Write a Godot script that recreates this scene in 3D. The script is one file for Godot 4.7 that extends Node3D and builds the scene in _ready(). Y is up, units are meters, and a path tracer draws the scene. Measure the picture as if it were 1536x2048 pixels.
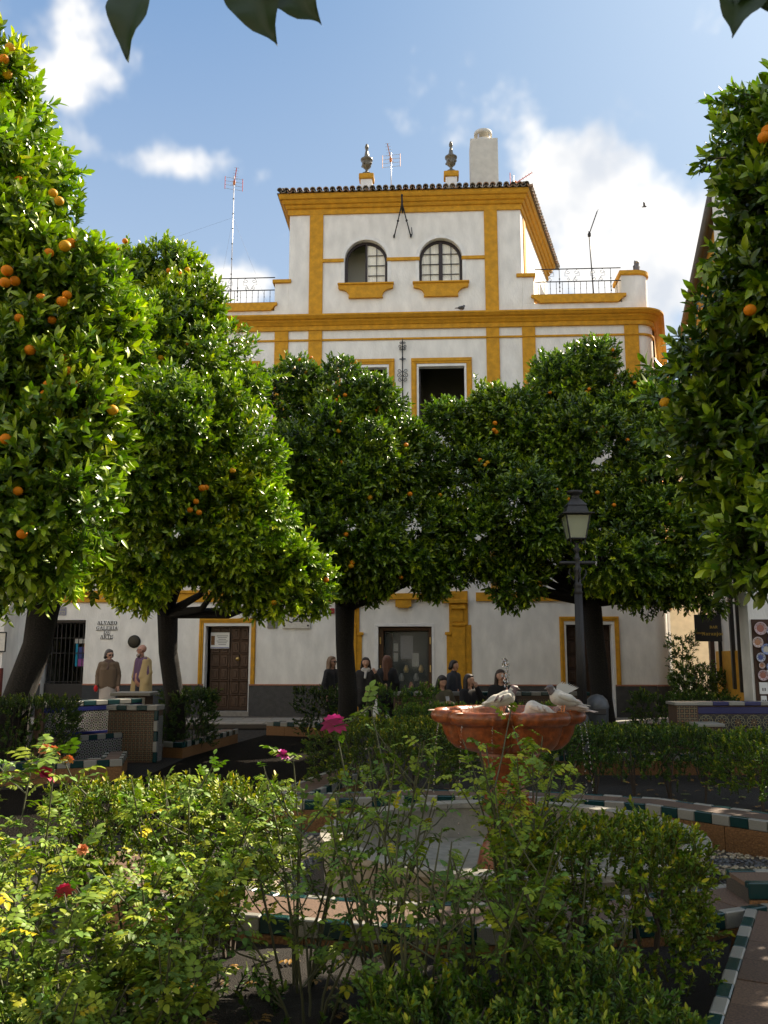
extends Node3D

# ---------- shape collector ----------
class MB:
	var st := SurfaceTool.new()
	var col := Color.WHITE
	func _init() -> void:
		st.begin(Mesh.PRIMITIVE_TRIANGLES)
		st.set_smooth_group(-1)
	func smooth(on: bool) -> MB:
		st.set_smooth_group(0 if on else -1)
		return self
	func v(p: Vector3, uv := Vector2.ZERO) -> void:
		st.set_color(col)
		st.set_uv(uv)
		st.add_vertex(p)
	func tri(a: Vector3, b: Vector3, c: Vector3, out: Vector3, ua := Vector2.ZERO, ub := Vector2(1, 0), uc := Vector2(1, 1)) -> void:
		v(a, ua)
		if (c - a).cross(b - a).dot(out) >= 0.0:
			v(b, ub)
			v(c, uc)
		else:
			v(c, uc)
			v(b, ub)
	func quad(a: Vector3, b: Vector3, c: Vector3, d: Vector3, out: Vector3) -> void:
		tri(a, b, c, out, Vector2(0, 1), Vector2(1, 1), Vector2(1, 0))
		tri(a, c, d, out, Vector2(0, 1), Vector2(1, 0), Vector2(0, 0))
	func box(c: Vector3, s: Vector3, b := Basis()) -> MB:
		var h := s * 0.5
		for ax in 3:
			for sg in [-1.0, 1.0]:
				var n := Vector3.ZERO
				n[ax] = sg
				var p := Vector3.ZERO
				var q := Vector3.ZERO
				p[(ax + 1) % 3] = h[(ax + 1) % 3]
				q[(ax + 2) % 3] = h[(ax + 2) % 3]
				if ax != 1:
					var t := p
					p = q
					q = t
				if ax == 0:
					p = Vector3(0, 0, h.z)
					q = Vector3(0, h.y, 0)
				elif ax == 2:
					p = Vector3(h.x, 0, 0)
					q = Vector3(0, h.y, 0)
				var m := n * h[ax]
				quad(c + b * (m - p - q), c + b * (m + p - q), c + b * (m + p + q), c + b * (m - p + q), b * n)
		return self
	func cbox(c: Vector3, s: Vector3, ch := 0.004, b := Basis()) -> MB:
		var h := s * 0.5
		var i := h - Vector3(ch, ch, ch)
		for ax in 3:
			var a1 := (ax + 1) % 3
			var a2 := (ax + 2) % 3
			for sg in [-1.0, 1.0]:
				var k := []
				for w in [[-1, -1], [1, -1], [1, 1], [-1, 1]]:
					var p := Vector3.ZERO
					p[ax] = sg * h[ax]
					p[a1] = w[0] * i[a1]
					p[a2] = w[1] * i[a2]
					k.append(c + b * p)
				var n := Vector3.ZERO
				n[ax] = sg
				quad(k[0], k[1], k[2], k[3], b * n)
			for w in [[-1, -1], [1, -1], [1, 1], [-1, 1]]:
				var p := Vector3.ZERO
				p[a1] = w[0] * h[a1]
				p[a2] = w[1] * i[a2]
				var q := Vector3.ZERO
				q[a1] = w[0] * i[a1]
				q[a2] = w[1] * h[a2]
				var l := Vector3.ZERO
				l[ax] = i[ax]
				var n := Vector3.ZERO
				n[a1] = w[0]
				n[a2] = w[1]
				quad(c + b * (p - l), c + b * (p + l), c + b * (q + l), c + b * (q - l), b * n)
		for x in [-1.0, 1.0]:
			for y in [-1.0, 1.0]:
				for z in [-1.0, 1.0]:
					tri(c + b * Vector3(x * h.x, y * i.y, z * i.z), c + b * Vector3(x * i.x, y * h.y, z * i.z), c + b * Vector3(x * i.x, y * i.y, z * h.z), b * Vector3(x, y, z))
		return self
	func prism(poly: PackedVector2Array, z0: float, z1: float, xf := Transform3D()) -> MB:
		var ix := Geometry2D.triangulate_polygon(poly)
		var mid := Vector2.ZERO
		var area := 0.0
		for n in poly.size():
			var p := poly[n]
			var q := poly[(n + 1) % poly.size()]
			area += p.x * q.y - q.x * p.y
		for n in range(0, ix.size(), 3):
			for z in [z0, z1]:
				tri(xf * Vector3(poly[ix[n]].x, poly[ix[n]].y, z), xf * Vector3(poly[ix[n + 1]].x, poly[ix[n + 1]].y, z), xf * Vector3(poly[ix[n + 2]].x, poly[ix[n + 2]].y, z), xf.basis * Vector3(0, 0, 1 if z == maxf(z0, z1) else -1))
		for n in poly.size():
			var p := poly[n]
			var q := poly[(n + 1) % poly.size()]
			var o := Vector2(q.y - p.y, p.x - q.x) * signf(area)
			quad(xf * Vector3(p.x, p.y, z0), xf * Vector3(q.x, q.y, z0), xf * Vector3(q.x, q.y, z1), xf * Vector3(p.x, p.y, z1), xf.basis * Vector3(o.x, o.y, 0))
		return self
	func lathe(prof: Array, seg := 20, xf := Transform3D()) -> MB:
		for n in prof.size() - 1:
			var a: Vector2 = prof[n]
			var c: Vector2 = prof[n + 1]
			var sl := Vector2(c.y - a.y, a.x - c.x)
			for k in seg:
				var t0 := TAU * k / seg
				var t1 := TAU * (k + 1) / seg
				var d0 := Vector3(cos(t0), 0, sin(t0))
				var d1 := Vector3(cos(t1), 0, sin(t1))
				var out := (d0 + d1) * 0.5 * sl.x + Vector3(0, sl.y, 0)
				var p0 := xf * (d0 * a.x + Vector3(0, a.y, 0))
				var p1 := xf * (d1 * a.x + Vector3(0, a.y, 0))
				var q0 := xf * (d0 * c.x + Vector3(0, c.y, 0))
				var q1 := xf * (d1 * c.x + Vector3(0, c.y, 0))
				var u0 := float(k) / seg
				var u1 := float(k + 1) / seg
				if a.x > 1e-5:
					tri(p0, p1, q1, xf.basis * out, Vector2(u0, n), Vector2(u1, n), Vector2(u1, n + 1))
				if c.x > 1e-5:
					tri(p0, q1, q0, xf.basis * out, Vector2(u0, n), Vector2(u1, n + 1), Vector2(u0, n + 1))
		return self
	func tube(pts: Array, rad: Array, seg := 6, cap := true) -> MB:
		var rings := []
		var side := Vector3.ZERO
		for n in pts.size():
			var p: Vector3 = pts[n]
			var fw: Vector3 = (pts[mini(n + 1, pts.size() - 1)] - pts[maxi(n - 1, 0)]).normalized()
			if side == Vector3.ZERO:
				side = fw.cross(Vector3.UP if absf(fw.y) < 0.9 else Vector3.RIGHT).normalized()
			else:
				side = (side - fw * side.dot(fw)).normalized()
			var up := fw.cross(side)
			var ring := []
			var r: float = rad[mini(n, rad.size() - 1)]
			for k in seg:
				var t := TAU * k / seg
				ring.append(p + (side * cos(t) + up * sin(t)) * r)
			rings.append(ring)
		for n in rings.size() - 1:
			for k in seg:
				var j := (k + 1) % seg
				var o: Vector3 = (rings[n][k] + rings[n][j]) * 0.5 - pts[n]
				quad(rings[n][k], rings[n][j], rings[n + 1][j], rings[n + 1][k], o)
		if cap:
			for e in [0, rings.size() - 1]:
				var o: Vector3 = pts[e] - pts[1 if e == 0 else e - 1]
				for k in range(1, seg - 1):
					tri(rings[e][0], rings[e][k], rings[e][k + 1], o)
		return self
	func ball(c: Vector3, r: Vector3, seg := 12, b := Basis()) -> MB:
		var prof := []
		for n in seg / 2 + 1:
			var t := PI * n / (seg / 2)
			prof.append(Vector2(sin(t), -cos(t)))
		return lathe(prof, seg, Transform3D(b * Basis.from_scale(r), c))
	func sweep(path: Array, prof: Array, closed := false) -> MB:
		# path: Vector2 (x, z) from left to right as seen from outside; prof: Vector2 (outward offset, height)
		var nrm := []
		var n := path.size()
		for k in n:
			var a: Vector2 = path[k] - path[(k - 1 + n) % n] if (k > 0 or closed) else path[1] - path[0]
			var c: Vector2 = path[(k + 1) % n] - path[k] if (k < n - 1 or closed) else path[n - 1] - path[n - 2]
			var na := Vector2(-a.y, a.x).normalized()
			var nc := Vector2(-c.y, c.x).normalized()
			var m := (na + nc).normalized()
			nrm.append(m / maxf(0.3, m.dot(na)))
		for k in (n if closed else n - 1):
			var j := (k + 1) % n
			for e in prof.size() - 1:
				var p: Vector2 = prof[e]
				var q: Vector2 = prof[e + 1]
				var a2: Vector2 = path[k] + nrm[k] * p.x
				var b2: Vector2 = path[j] + nrm[j] * p.x
				var c2: Vector2 = path[j] + nrm[j] * q.x
				var d2: Vector2 = path[k] + nrm[k] * q.x
				var mm: Vector2 = (nrm[k] + nrm[j]).normalized()
				var o := Vector3(mm.x * (q.y - p.y), p.x - q.x, mm.y * (q.y - p.y))
				quad(Vector3(a2.x, p.y, a2.y), Vector3(b2.x, p.y, b2.y), Vector3(c2.x, q.y, c2.y), Vector3(d2.x, q.y, d2.y), o)
		return self
	func wall(us: Array, vs: Array, holes: Array, w0: float, w1: float) -> MB:
		# upright wall in the local xy plane, front at w1, back at w0; holes are [u0, v0, u1, v1]
		for h in holes:
			for x in [h[0], h[2]]:
				if not us.has(x):
					us.append(x)
			for y in [h[1], h[3]]:
				if not vs.has(y):
					vs.append(y)
		us.sort()
		vs.sort()
		var full := func(i: int, j: int) -> bool:
			if i < 0 or j < 0 or i >= us.size() - 1 or j >= vs.size() - 1:
				return false
			var c := Vector2((us[i] + us[i + 1]) * 0.5, (vs[j] + vs[j + 1]) * 0.5)
			for h in holes:
				if c.x > h[0] and c.x < h[2] and c.y > h[1] and c.y < h[3]:
					return false
			return true
		for i in us.size() - 1:
			for j in vs.size() - 1:
				if not full.call(i, j):
					continue
				var a: float = us[i]
				var b: float = us[i + 1]
				var c: float = vs[j]
				var d: float = vs[j + 1]
				quad(Vector3(a, c, w1), Vector3(b, c, w1), Vector3(b, d, w1), Vector3(a, d, w1), Vector3.BACK)
				quad(Vector3(a, c, w0), Vector3(b, c, w0), Vector3(b, d, w0), Vector3(a, d, w0), Vector3.FORWARD)
				if not full.call(i - 1, j):
					quad(Vector3(a, c, w0), Vector3(a, c, w1), Vector3(a, d, w1), Vector3(a, d, w0), Vector3.LEFT)
				if not full.call(i + 1, j):
					quad(Vector3(b, c, w0), Vector3(b, c, w1), Vector3(b, d, w1), Vector3(b, d, w0), Vector3.RIGHT)
				if not full.call(i, j - 1):
					quad(Vector3(a, c, w0), Vector3(b, c, w0), Vector3(b, c, w1), Vector3(a, c, w1), Vector3.DOWN)
				if not full.call(i, j + 1):
					quad(Vector3(a, d, w0), Vector3(b, d, w0), Vector3(b, d, w1), Vector3(a, d, w1), Vector3.UP)
		return self
	func mesh() -> ArrayMesh:
		st.generate_normals()
		st.index()
		return st.commit()

# ---------- camera numbers: a picture point at a known distance gives a place ----------
const FOCAL := 1750.0
const EYE := 1.65
var pitch := atan(286.0 / 1750.0)
var rng := RandomNumberGenerator.new()
var M := {}

func ray(px: float, py: float) -> Vector3:
	var x := (px - 768.0) / FOCAL
	var y := (1024.0 - py) / FOCAL
	return Vector3(x, y * cos(pitch) + sin(pitch), -(cos(pitch) - y * sin(pitch)))

func at(px: float, py: float, depth: float) -> Vector3:
	var r := ray(px, py)
	return Vector3(0, EYE, 0) + r * (depth / -r.z)

func rf(a: float, b: float) -> float:
	return rng.randf_range(a, b)

func rdir() -> Vector3:
	var y := rf(-1, 1)
	var t := rf(0, TAU)
	var r := sqrt(1.0 - y * y)
	return Vector3(r * cos(t), y, r * sin(t))

# ---------- tree of things ----------
func thing(called: String, label: String, category: String, where := Vector3.ZERO, turn := 0.0, group := "") -> Node3D:
	var o := Node3D.new()
	o.name = called
	add_child(o, true)
	o.position = where
	o.rotation.y = turn
	tag(o, label, category, group)
	return o

func tag(o: Node, label: String, category := "", group := "", kind := "") -> void:
	if label:
		o.set_meta("label", label)
	if category:
		o.set_meta("category", category)
	if group:
		o.set_meta("group", group)
	if kind:
		o.set_meta("kind", kind)

func put(called: String, shape, material: Material, parent: Node = self, where := Vector3.ZERO) -> MeshInstance3D:
	var o := MeshInstance3D.new()
	o.name = called
	o.mesh = shape.mesh() if shape is MB else shape
	o.material_override = material
	o.position = where
	parent.add_child(o, true)
	return o

func setting(called: String, shape, material: Material) -> MeshInstance3D:
	var o := put(called, shape, material)
	o.set_meta("kind", "structure")
	return o

func many(called: String, mesh: Mesh, material: Material, list: Array, tints: Array, parent: Node = self) -> MultiMeshInstance3D:
	var mm := MultiMesh.new()
	mm.transform_format = MultiMesh.TRANSFORM_3D
	mm.use_colors = true
	mm.mesh = mesh
	mm.instance_count = list.size()
	for i in list.size():
		mm.set_instance_transform(i, list[i])
		mm.set_instance_color(i, tints[i])
	var o := MultiMeshInstance3D.new()
	o.name = called
	o.multimesh = mm
	o.material_override = material
	o.set_meta("kind", "stuff")
	parent.add_child(o, true)
	return o

# ---------- materials ----------
func lin(r: float, g: float, b: float) -> Color:
	return Color(r, g, b).linear_to_srgb()

func noise_tex(sd: int, freq: float, lo: float, hi: float, oct := 4, size := 512, kind := FastNoiseLite.TYPE_SIMPLEX_SMOOTH) -> NoiseTexture2D:
	var n := FastNoiseLite.new()
	n.seed = sd
	n.noise_type = kind
	n.frequency = freq
	n.fractal_octaves = oct
	var t := NoiseTexture2D.new()
	t.width = size
	t.height = size
	t.seamless = true
	t.noise = n
	var g := Gradient.new()
	g.set_color(0, Color(lo, lo, lo))
	g.set_color(1, Color(hi, hi, hi))
	t.color_ramp = g
	return t

func mat(called: String, c: Color, rough := 0.8, metal := 0.0, tex: Texture2D = null, scale := 1.0, bump: Texture2D = null, bump_cm := 0.0) -> StandardMaterial3D:
	var m := StandardMaterial3D.new()
	m.resource_name = called
	m.albedo_color = c
	m.roughness = rough
	m.metallic = metal
	if tex or bump:
		m.uv1_triplanar = true
		m.uv1_world_triplanar = true
		m.uv1_scale = Vector3(scale, scale, scale)
	if tex:
		m.albedo_texture = tex
	if bump:
		m.heightmap_enabled = true
		m.heightmap_texture = bump
		m.heightmap_scale = bump_cm
	M[called] = m
	return m

func leaf_mat(called: String, rough: float, back: Color) -> void:
	var m := StandardMaterial3D.new()
	m.resource_name = called
	m.vertex_color_use_as_albedo = true
	m.roughness = rough
	m.metallic_specular = 0.5
	m.backlight_enabled = true
	m.backlight = back
	M[called] = m

func make_materials() -> void:
	var blotch := noise_tex(3, 0.012, 0.90, 1.0, 5)
	var blotch2 := noise_tex(9, 0.02, 0.80, 1.0, 5)
	var grain := noise_tex(5, 0.08, 0.0, 1.0, 4)
	var fine := noise_tex(17, 0.25, 0.0, 1.0, 3)
	var speck := noise_tex(21, 0.12, 0.45, 1.0, 4)
	mat("stucco", lin(0.84, 0.81, 0.75), 0.85, 0, noise_tex(3, 0.012, 0.88, 1.0, 5), 0.35, grain, 0.5)
	M.stucco.uv1_scale = Vector3(0.40, 0.17, 0.40)
	mat("trim_white", lin(0.80, 0.78, 0.74), 0.7, 0, blotch, 0.5)
	mat("ochre", lin(0.66, 0.32, 0.010), 0.8, 0, blotch2, 0.45, grain, 0.4)
	mat("plinth_grey", lin(0.075, 0.072, 0.068), 0.85, 0, blotch2, 0.6, grain, 0.6)
	mat("plinth_dark", lin(0.035, 0.04, 0.045), 0.8, 0, blotch2, 0.6)
	mat("plinth_red", lin(0.16, 0.03, 0.02), 0.8, 0, blotch2, 0.6)
	mat("terracotta", lin(0.45, 0.2, 0.12), 0.8, 0, blotch2, 1.5)
	mat("tile_a", lin(0.55, 0.44, 0.33), 0.85, 0, speck, 2.5, grain, 0.6)
	mat("tile_b", lin(0.36, 0.31, 0.26), 0.9, 0, speck, 2.5, grain, 0.6)
	mat("tile_c", lin(0.58, 0.36, 0.23), 0.85, 0, speck, 2.5, grain, 0.6)
	mat("window_wood", lin(0.035, 0.016, 0.012), 0.5, 0, speck, 2.0)
	mat("door_wood", lin(0.115, 0.052, 0.02), 0.5, 0, speck, 1.3)
	mat("door_wood_dark", lin(0.075, 0.032, 0.013), 0.55, 0, speck, 1.3)
	mat("curtain", lin(0.90, 0.84, 0.70), 0.9, 0, blotch, 0.8)
	mat("iron", lin(0.012, 0.012, 0.013), 0.5, 0.3)
	mat("cast_iron", lin(0.085, 0.08, 0.08), 0.55, 0.4, speck, 3.0)
	mat("brass", lin(0.6, 0.42, 0.15), 0.3, 1.0)
	mat("aluminium", lin(0.5, 0.5, 0.52), 0.4, 0.7)
	mat("antenna_red", lin(0.6, 0.06, 0.03), 0.5)
	mat("antenna_orange", lin(0.6, 0.2, 0.04), 0.5)
	mat("inside", lin(0.50, 0.49, 0.42), 0.9)
	mat("dark_inside", lin(0.03, 0.03, 0.03), 0.9)
	mat("glaze_green", lin(0.006, 0.035, 0.036), 0.22)
	mat("urn_glaze", lin(0.30, 0.25, 0.16), 0.3, 0, noise_tex(31, 0.05, 0.3, 1.0, 3, 256), 3.0)
	mat("chimney_white", lin(0.62, 0.59, 0.52), 0.85, 0, blotch, 0.6)
	mat("marble", lin(0.40, 0.10, 0.018), 0.32, 0, noise_tex(41, 0.02, 0.45, 1.0, 5, 512), 1.6, grain, 0.25)
	mat("lime_stain", lin(0.55, 0.42, 0.33), 0.5)
	mat("basin_stone", lin(0.30, 0.28, 0.23), 0.75, 0, blotch2, 0.8, grain, 0.4)
	mat("kerb_ochre", lin(0.36, 0.17, 0.055), 0.75, 0, speck, 0.9, grain, 0.5)
	mat("cap_a", lin(0.20, 0.115, 0.07), 0.65, 0, speck, 1.1)
	mat("cap_b", lin(0.17, 0.10, 0.062), 0.7, 0, speck, 1.1)
	mat("cap_c", lin(0.23, 0.135, 0.082), 0.65, 0, speck, 1.1)
	mat("glaze_white", lin(0.48, 0.47, 0.42), 0.3, 0, speck, 4.0)  # aged white, darkened further to stand for the shade over the bench
	mat("soil", lin(0.019, 0.014, 0.0095), 0.95, 0, blotch2, 1.2, fine, 3.0)
	mat("cobble", lin(0.030, 0.025, 0.019), 0.85, 0, noise_tex(51, 0.06, 0.25, 1.0, 2, 512, FastNoiseLite.TYPE_CELLULAR), 1.6, noise_tex(51, 0.06, 0.0, 1.0, 2, 512, FastNoiseLite.TYPE_CELLULAR), 3.0)
	M.cobble.metallic_specular = 0.15
	mat("pavement", lin(0.30, 0.27, 0.23), 0.8, 0, blotch2, 0.7, grain, 0.5)
	mat("mortar", lin(0.16, 0.13, 0.10), 0.9, 0, speck, 2.0, fine, 1.0)
	mat("pebble_light", lin(0.42, 0.34, 0.24), 0.55)
	mat("pebble_dark", lin(0.09, 0.09, 0.10), 0.5)
	M.pebble_light.vertex_color_use_as_albedo = true
	M.pebble_dark.vertex_color_use_as_albedo = true
	mat("bark", lin(0.045, 0.036, 0.028), 0.95, 0, noise_tex(61, 0.05, 0.3, 1.0, 4, 256), 2.5, grain, 2.5)
	mat("cane", lin(0.06, 0.065, 0.03), 0.7)
	mat("twig", lin(0.055, 0.04, 0.028), 0.9)
	mat("orange_skin", lin(0.60, 0.185, 0.004), 0.55, 0, null, 1.0)
	mat("orange_pale", lin(0.56, 0.27, 0.010), 0.55, 0, null, 1.0)
	M.orange_skin.metallic_specular = 0.3
	M.orange_pale.metallic_specular = 0.3
	mat("petal_pink", lin(0.50, 0.05, 0.27), 0.6)
	mat("petal_red", lin(0.40, 0.012, 0.07), 0.6)
	mat("petal_peach", lin(0.62, 0.24, 0.09), 0.6)
	mat("paper", lin(0.72, 0.71, 0.68), 0.8)
	mat("plaque", lin(0.66, 0.62, 0.54), 0.5, 0, blotch, 2.0)
	mat("plaque_grey", lin(0.42, 0.40, 0.35), 0.6, 0, speck, 2.0)
	mat("letter_black", lin(0.02, 0.02, 0.02), 0.6)
	mat("letter_red", lin(0.35, 0.03, 0.03), 0.6)
	mat("letter_gold", lin(0.55, 0.36, 0.05), 0.5)
	mat("letter_blue", lin(0.05, 0.07, 0.25), 0.4)
	mat("sign_black", lin(0.018, 0.016, 0.016), 0.5)
	mat("red_box", lin(0.32, 0.03, 0.03), 0.5)
	mat("bronze", lin(0.05, 0.045, 0.03), 0.45, 0.5, speck, 2.0)
	mat("board_brown", lin(0.11, 0.05, 0.025), 0.8, 0, speck, 1.5)
	mat("lead_grey", lin(0.14, 0.13, 0.13), 0.8)
	mat("wood_frame", lin(0.16, 0.07, 0.025), 0.5, 0, speck, 1.5)
	mat("bin_grey", lin(0.075, 0.08, 0.088), 0.5, 0.3)
	mat("cream", lin(0.66, 0.56, 0.40), 0.85, 0, blotch, 0.5)
	mat("pot", lin(0.30, 0.12, 0.06), 0.8)
	mat("grey_bird", lin(0.12, 0.12, 0.13), 0.7)
	mat("feather", Color.WHITE, 0.75)
	M.feather.vertex_color_use_as_albedo = true
	mat("skin", lin(0.52, 0.29, 0.20), 0.55)
	var glass := mat("glass", Color(0.95, 1.0, 0.97, 0.03), 0.05)
	glass.transparency = BaseMaterial3D.TRANSPARENCY_ALPHA
	var lampglass := mat("lamp_glass", lin(0.45, 0.46, 0.34), 0.35)
	lampglass.backlight_enabled = true
	lampglass.backlight = Color(0.8, 0.8, 0.6)
	var water := mat("water", Color(1, 1, 1, 0.0), 0.03)
	water.refraction_enabled = true
	water.refraction_scale = 0.033
	leaf_mat("citrus", 0.32, Color(0.50, 0.62, 0.07))
	leaf_mat("box_leaf", 0.45, Color(0.50, 0.60, 0.10))
	leaf_mat("rose_leaf", 0.50, Color(0.48, 0.62, 0.14))
	M.rose_leaf.metallic_specular = 0.32
	M.box_leaf.metallic_specular = 0.36
	leaf_mat("dark_leaf", 0.55, Color(0.15, 0.2, 0.05))

func cloth(c: Color, rough := 0.85) -> StandardMaterial3D:
	var m := StandardMaterial3D.new()
	m.albedo_color = c
	m.roughness = rough
	m.rim_enabled = true
	m.rim = 0.25
	return m

# painted tile glazes: 0 star net, 1 rosette, 2 dotted net
func glaze(style: int) -> StandardMaterial3D:
	var s := 96
	var im := Image.create(s, s, false, Image.FORMAT_RGB8)
	for y in s:
		for x in s:
			var p := Vector2(x + 0.5, y + 0.5) / s - Vector2(0.5, 0.5)
			var c := Color(0.02, 0.03, 0.10)
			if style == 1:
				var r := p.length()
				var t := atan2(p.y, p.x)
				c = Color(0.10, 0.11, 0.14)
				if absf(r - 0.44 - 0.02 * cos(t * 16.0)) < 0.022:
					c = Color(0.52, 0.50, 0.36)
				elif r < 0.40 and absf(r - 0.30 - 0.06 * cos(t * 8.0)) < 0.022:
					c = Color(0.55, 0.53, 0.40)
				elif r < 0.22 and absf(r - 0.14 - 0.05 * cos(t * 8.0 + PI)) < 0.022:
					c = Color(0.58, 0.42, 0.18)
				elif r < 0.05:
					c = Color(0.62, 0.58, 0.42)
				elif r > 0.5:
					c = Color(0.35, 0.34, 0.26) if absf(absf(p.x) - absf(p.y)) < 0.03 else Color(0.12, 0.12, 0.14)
			else:
				var q := Vector2(fposmod(p.x * 2.0 + 0.5, 1.0) - 0.5, fposmod(p.y * 2.0 + 0.5, 1.0) - 0.5)
				var d := q.length()
				var t := atan2(q.y, q.x)
				if style == 0:
					var star := 0.30 + 0.10 * cos(t * 8.0)
					if absf(d - star) < 0.055:
						c = Color(0.75, 0.74, 0.70)
					elif d < star:
						c = Color(0.32, 0.14, 0.07) if d < 0.13 else Color(0.05, 0.07, 0.28)
					elif absf(absf(q.x) - absf(q.y)) < 0.05:
						c = Color(0.72, 0.70, 0.66)
					else:
						c = Color(0.06, 0.12, 0.10)
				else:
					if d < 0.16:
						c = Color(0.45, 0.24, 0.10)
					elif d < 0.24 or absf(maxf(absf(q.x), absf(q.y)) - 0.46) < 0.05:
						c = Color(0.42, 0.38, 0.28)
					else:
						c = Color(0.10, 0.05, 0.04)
			im.set_pixel(x, y, c)
	var m := StandardMaterial3D.new()
	m.albedo_texture = ImageTexture.create_from_image(im)
	m.roughness = 0.3
	return m

# ---------- sky ----------
const SUN_AZ := 0.86
const SUN_EL := 0.72
var cloud_noise := FastNoiseLite.new()
var cloud_spots := []

func sun_dir() -> Vector3:
	return Vector3(sin(SUN_AZ) * cos(SUN_EL), sin(SUN_EL), -cos(SUN_AZ) * cos(SUN_EL))

func sky_light(az: float, el: float) -> Color:
	var d := Vector3(sin(az) * cos(el), sin(el), -cos(az) * cos(el))
	var f := clampf((el - 0.10) / 0.62, 0.0, 1.0)
	var c := Color(0.60, 0.71, 0.83).lerp(Color(0.17, 0.305, 0.54), pow(f, 0.8))
	var side := smoothstep(-0.35, 0.45, sin(az)) * 0.62
	c = c.lerp(Color(0.46, 0.60, 0.76), side * (0.45 + 0.45 * f))
	var ang := acos(clampf(d.dot(sun_dir()), -1, 1))
	c += Color(0.42, 0.40, 0.36) * exp(-ang * ang / 0.12)
	# clouds: a few known banks ahead, broken cloud all round
	var n := cloud_noise.get_noise_3dv(d * 5.0) * 0.85 + cloud_noise.get_noise_3dv(d * 15.0 + Vector3(5, 1, 2)) * 0.55
	var bias := 0.0
	var soft := 0.56
	var front := 1.0 - smoothstep(0.5, 0.95, absf(az))
	for s in cloud_spots:
		var dx: float = (az - s[0]) / s[2]
		var dy: float = (el - s[1]) / s[3]
		var q := dx * dx + dy * dy
		if q < 6.0:
			bias += s[4] * exp(-q)
	var thin := lerpf(0.24, -0.28, front)
	var a := smoothstep(0.0, soft, n * lerpf(1.0, 0.8, front) + bias + thin)
	var shade := clampf(cloud_noise.get_noise_3dv(d * 9.0 + Vector3(0.0, 0.14, 0.0)) * 1.3 + 0.62, 0.0, 1.0)
	var away := 0.5 - 0.5 * d.dot(sun_dir())
	var body := Color(0.66, 0.69, 0.74).lerp(Color(1.06, 1.02, 0.96), shade) * (1.0 + 0.75 * away * (1.0 - front))
	return c.lerp(body, a * 0.93)

func make_sky() -> PanoramaSkyMaterial:
	cloud_noise.seed = 12
	cloud_noise.noise_type = FastNoiseLite.TYPE_SIMPLEX_SMOOTH
	cloud_noise.frequency = 0.9
	cloud_noise.fractal_octaves = 6
	cloud_noise.fractal_gain = 0.55
	for s in [[180, 110, 95, 80, 0.85], [110, 185, 70, 50, 0.3], [330, 322, 190, 36, 0.80], [600, 130, 45, 35, 0.30], [1200, 340, 150, 100, 0.72], [1130, 430, 90, 80, 0.45], [1420, 480, 150, 85, 0.85],
			[1260, 500, 130, 75, 0.75], [1380, 600, 160, 80, 0.60], [470, 575, 85, 45, 0.85], [1180, 560, 90, 40, 0.35], [900, 250, 260, 90, 0.16], [1000, 120, 300, 90, 0.10]]:
		var r := ray(s[0], s[1]).normalized()
		cloud_spots.append([atan2(r.x, -r.z), asin(r.y), s[2] / 1600.0, s[3] / 1600.0, s[4]])
	var w := 2560
	var h := w / 2
	var im := Image.create(w / 4, h / 4, false, Image.FORMAT_RGBF)
	for y in h / 4:
		var el := PI / 2.0 - (y + 0.5) / (h / 4) * PI
		if el < -0.05:
			for x in w / 4:
				im.set_pixel(x, y, Color(0.2, 0.19, 0.17))
			continue
		for x in w / 4:
			var az := fposmod((x + 0.5) / (w / 4) * TAU + PI, TAU) - PI
			im.set_pixel(x, y, sky_light(az, maxf(el, 0.0)))
	im.resize(w, h, Image.INTERPOLATE_CUBIC)
	var half := int(0.56 / TAU * w)
	var y0 := int((PI / 2.0 - 0.82) / PI * h)
	for y in range(y0, h / 2 - int(0.08 / PI * h)):
		var el := PI / 2.0 - (y + 0.5) / h * PI
		for k in range(-half, half):
			var az := (k + 0.5) / w * TAU
			im.set_pixel(posmod(k, w), y, sky_light(az, el))
	var m := PanoramaSkyMaterial.new()
	m.panorama = ImageTexture.create_from_image(im)
	return m

# ---------- the big white and yellow house; its front lies in the local plane z = 0 ----------
var house: Node3D

func hbox(called: String, u0: float, u1: float, v0: float, v1: float, w0: float, w1: float, m: Material, parent: Node = null, ch := 0.006) -> MeshInstance3D:
	var b := MB.new()
	b.cbox(Vector3((u0 + u1) / 2, (v0 + v1) / 2, (w0 + w1) / 2), Vector3(u1 - u0, v1 - v0, w1 - w0), ch)
	return put(called, b, m, house if parent == null else parent)

func house_frame(p: Vector3) -> Vector3:
	return house.transform * p

func plan() -> Array:
	# footprint of the front and of the rounded corner into the alley
	var path := [Vector2(-13.0, 0.0), Vector2(-9.0, 0.0), Vector2(-4.0, 0.0), Vector2(0.0, 0.0), Vector2(4.0, 0.0), Vector2(6.95, 0.0)]
	for k in range(1, 9):
		var t := deg_to_rad(74.0) * k / 8.0
		path.append(Vector2(6.95 + 0.42 * sin(t), -0.42 + 0.42 * cos(t)))
	var e: Vector2 = path[path.size() - 1]
	path.append(e + Vector2(0.276, -0.961) * 8.0)
	return path

func part_plan(u0: float) -> Array:
	var out := [Vector2(u0, 0.0)]
	for p in plan():
		if p.x > u0 + 0.01:
			out.append(p)
	return out

func arch_poly(c: float, r: float, spring: float, top: float, n := 16) -> PackedVector2Array:
	# the wall above a round arch, between its springing and the level top
	var p := PackedVector2Array()
	p.append(Vector2(c - r, top))
	p.append(Vector2(c - r, spring))
	for k in range(1, n):
		var t := PI - PI * k / n
		p.append(Vector2(c + r * cos(t), spring + r * sin(t)))
	p.append(Vector2(c + r, spring))
	p.append(Vector2(c + r, top))
	return p

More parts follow.
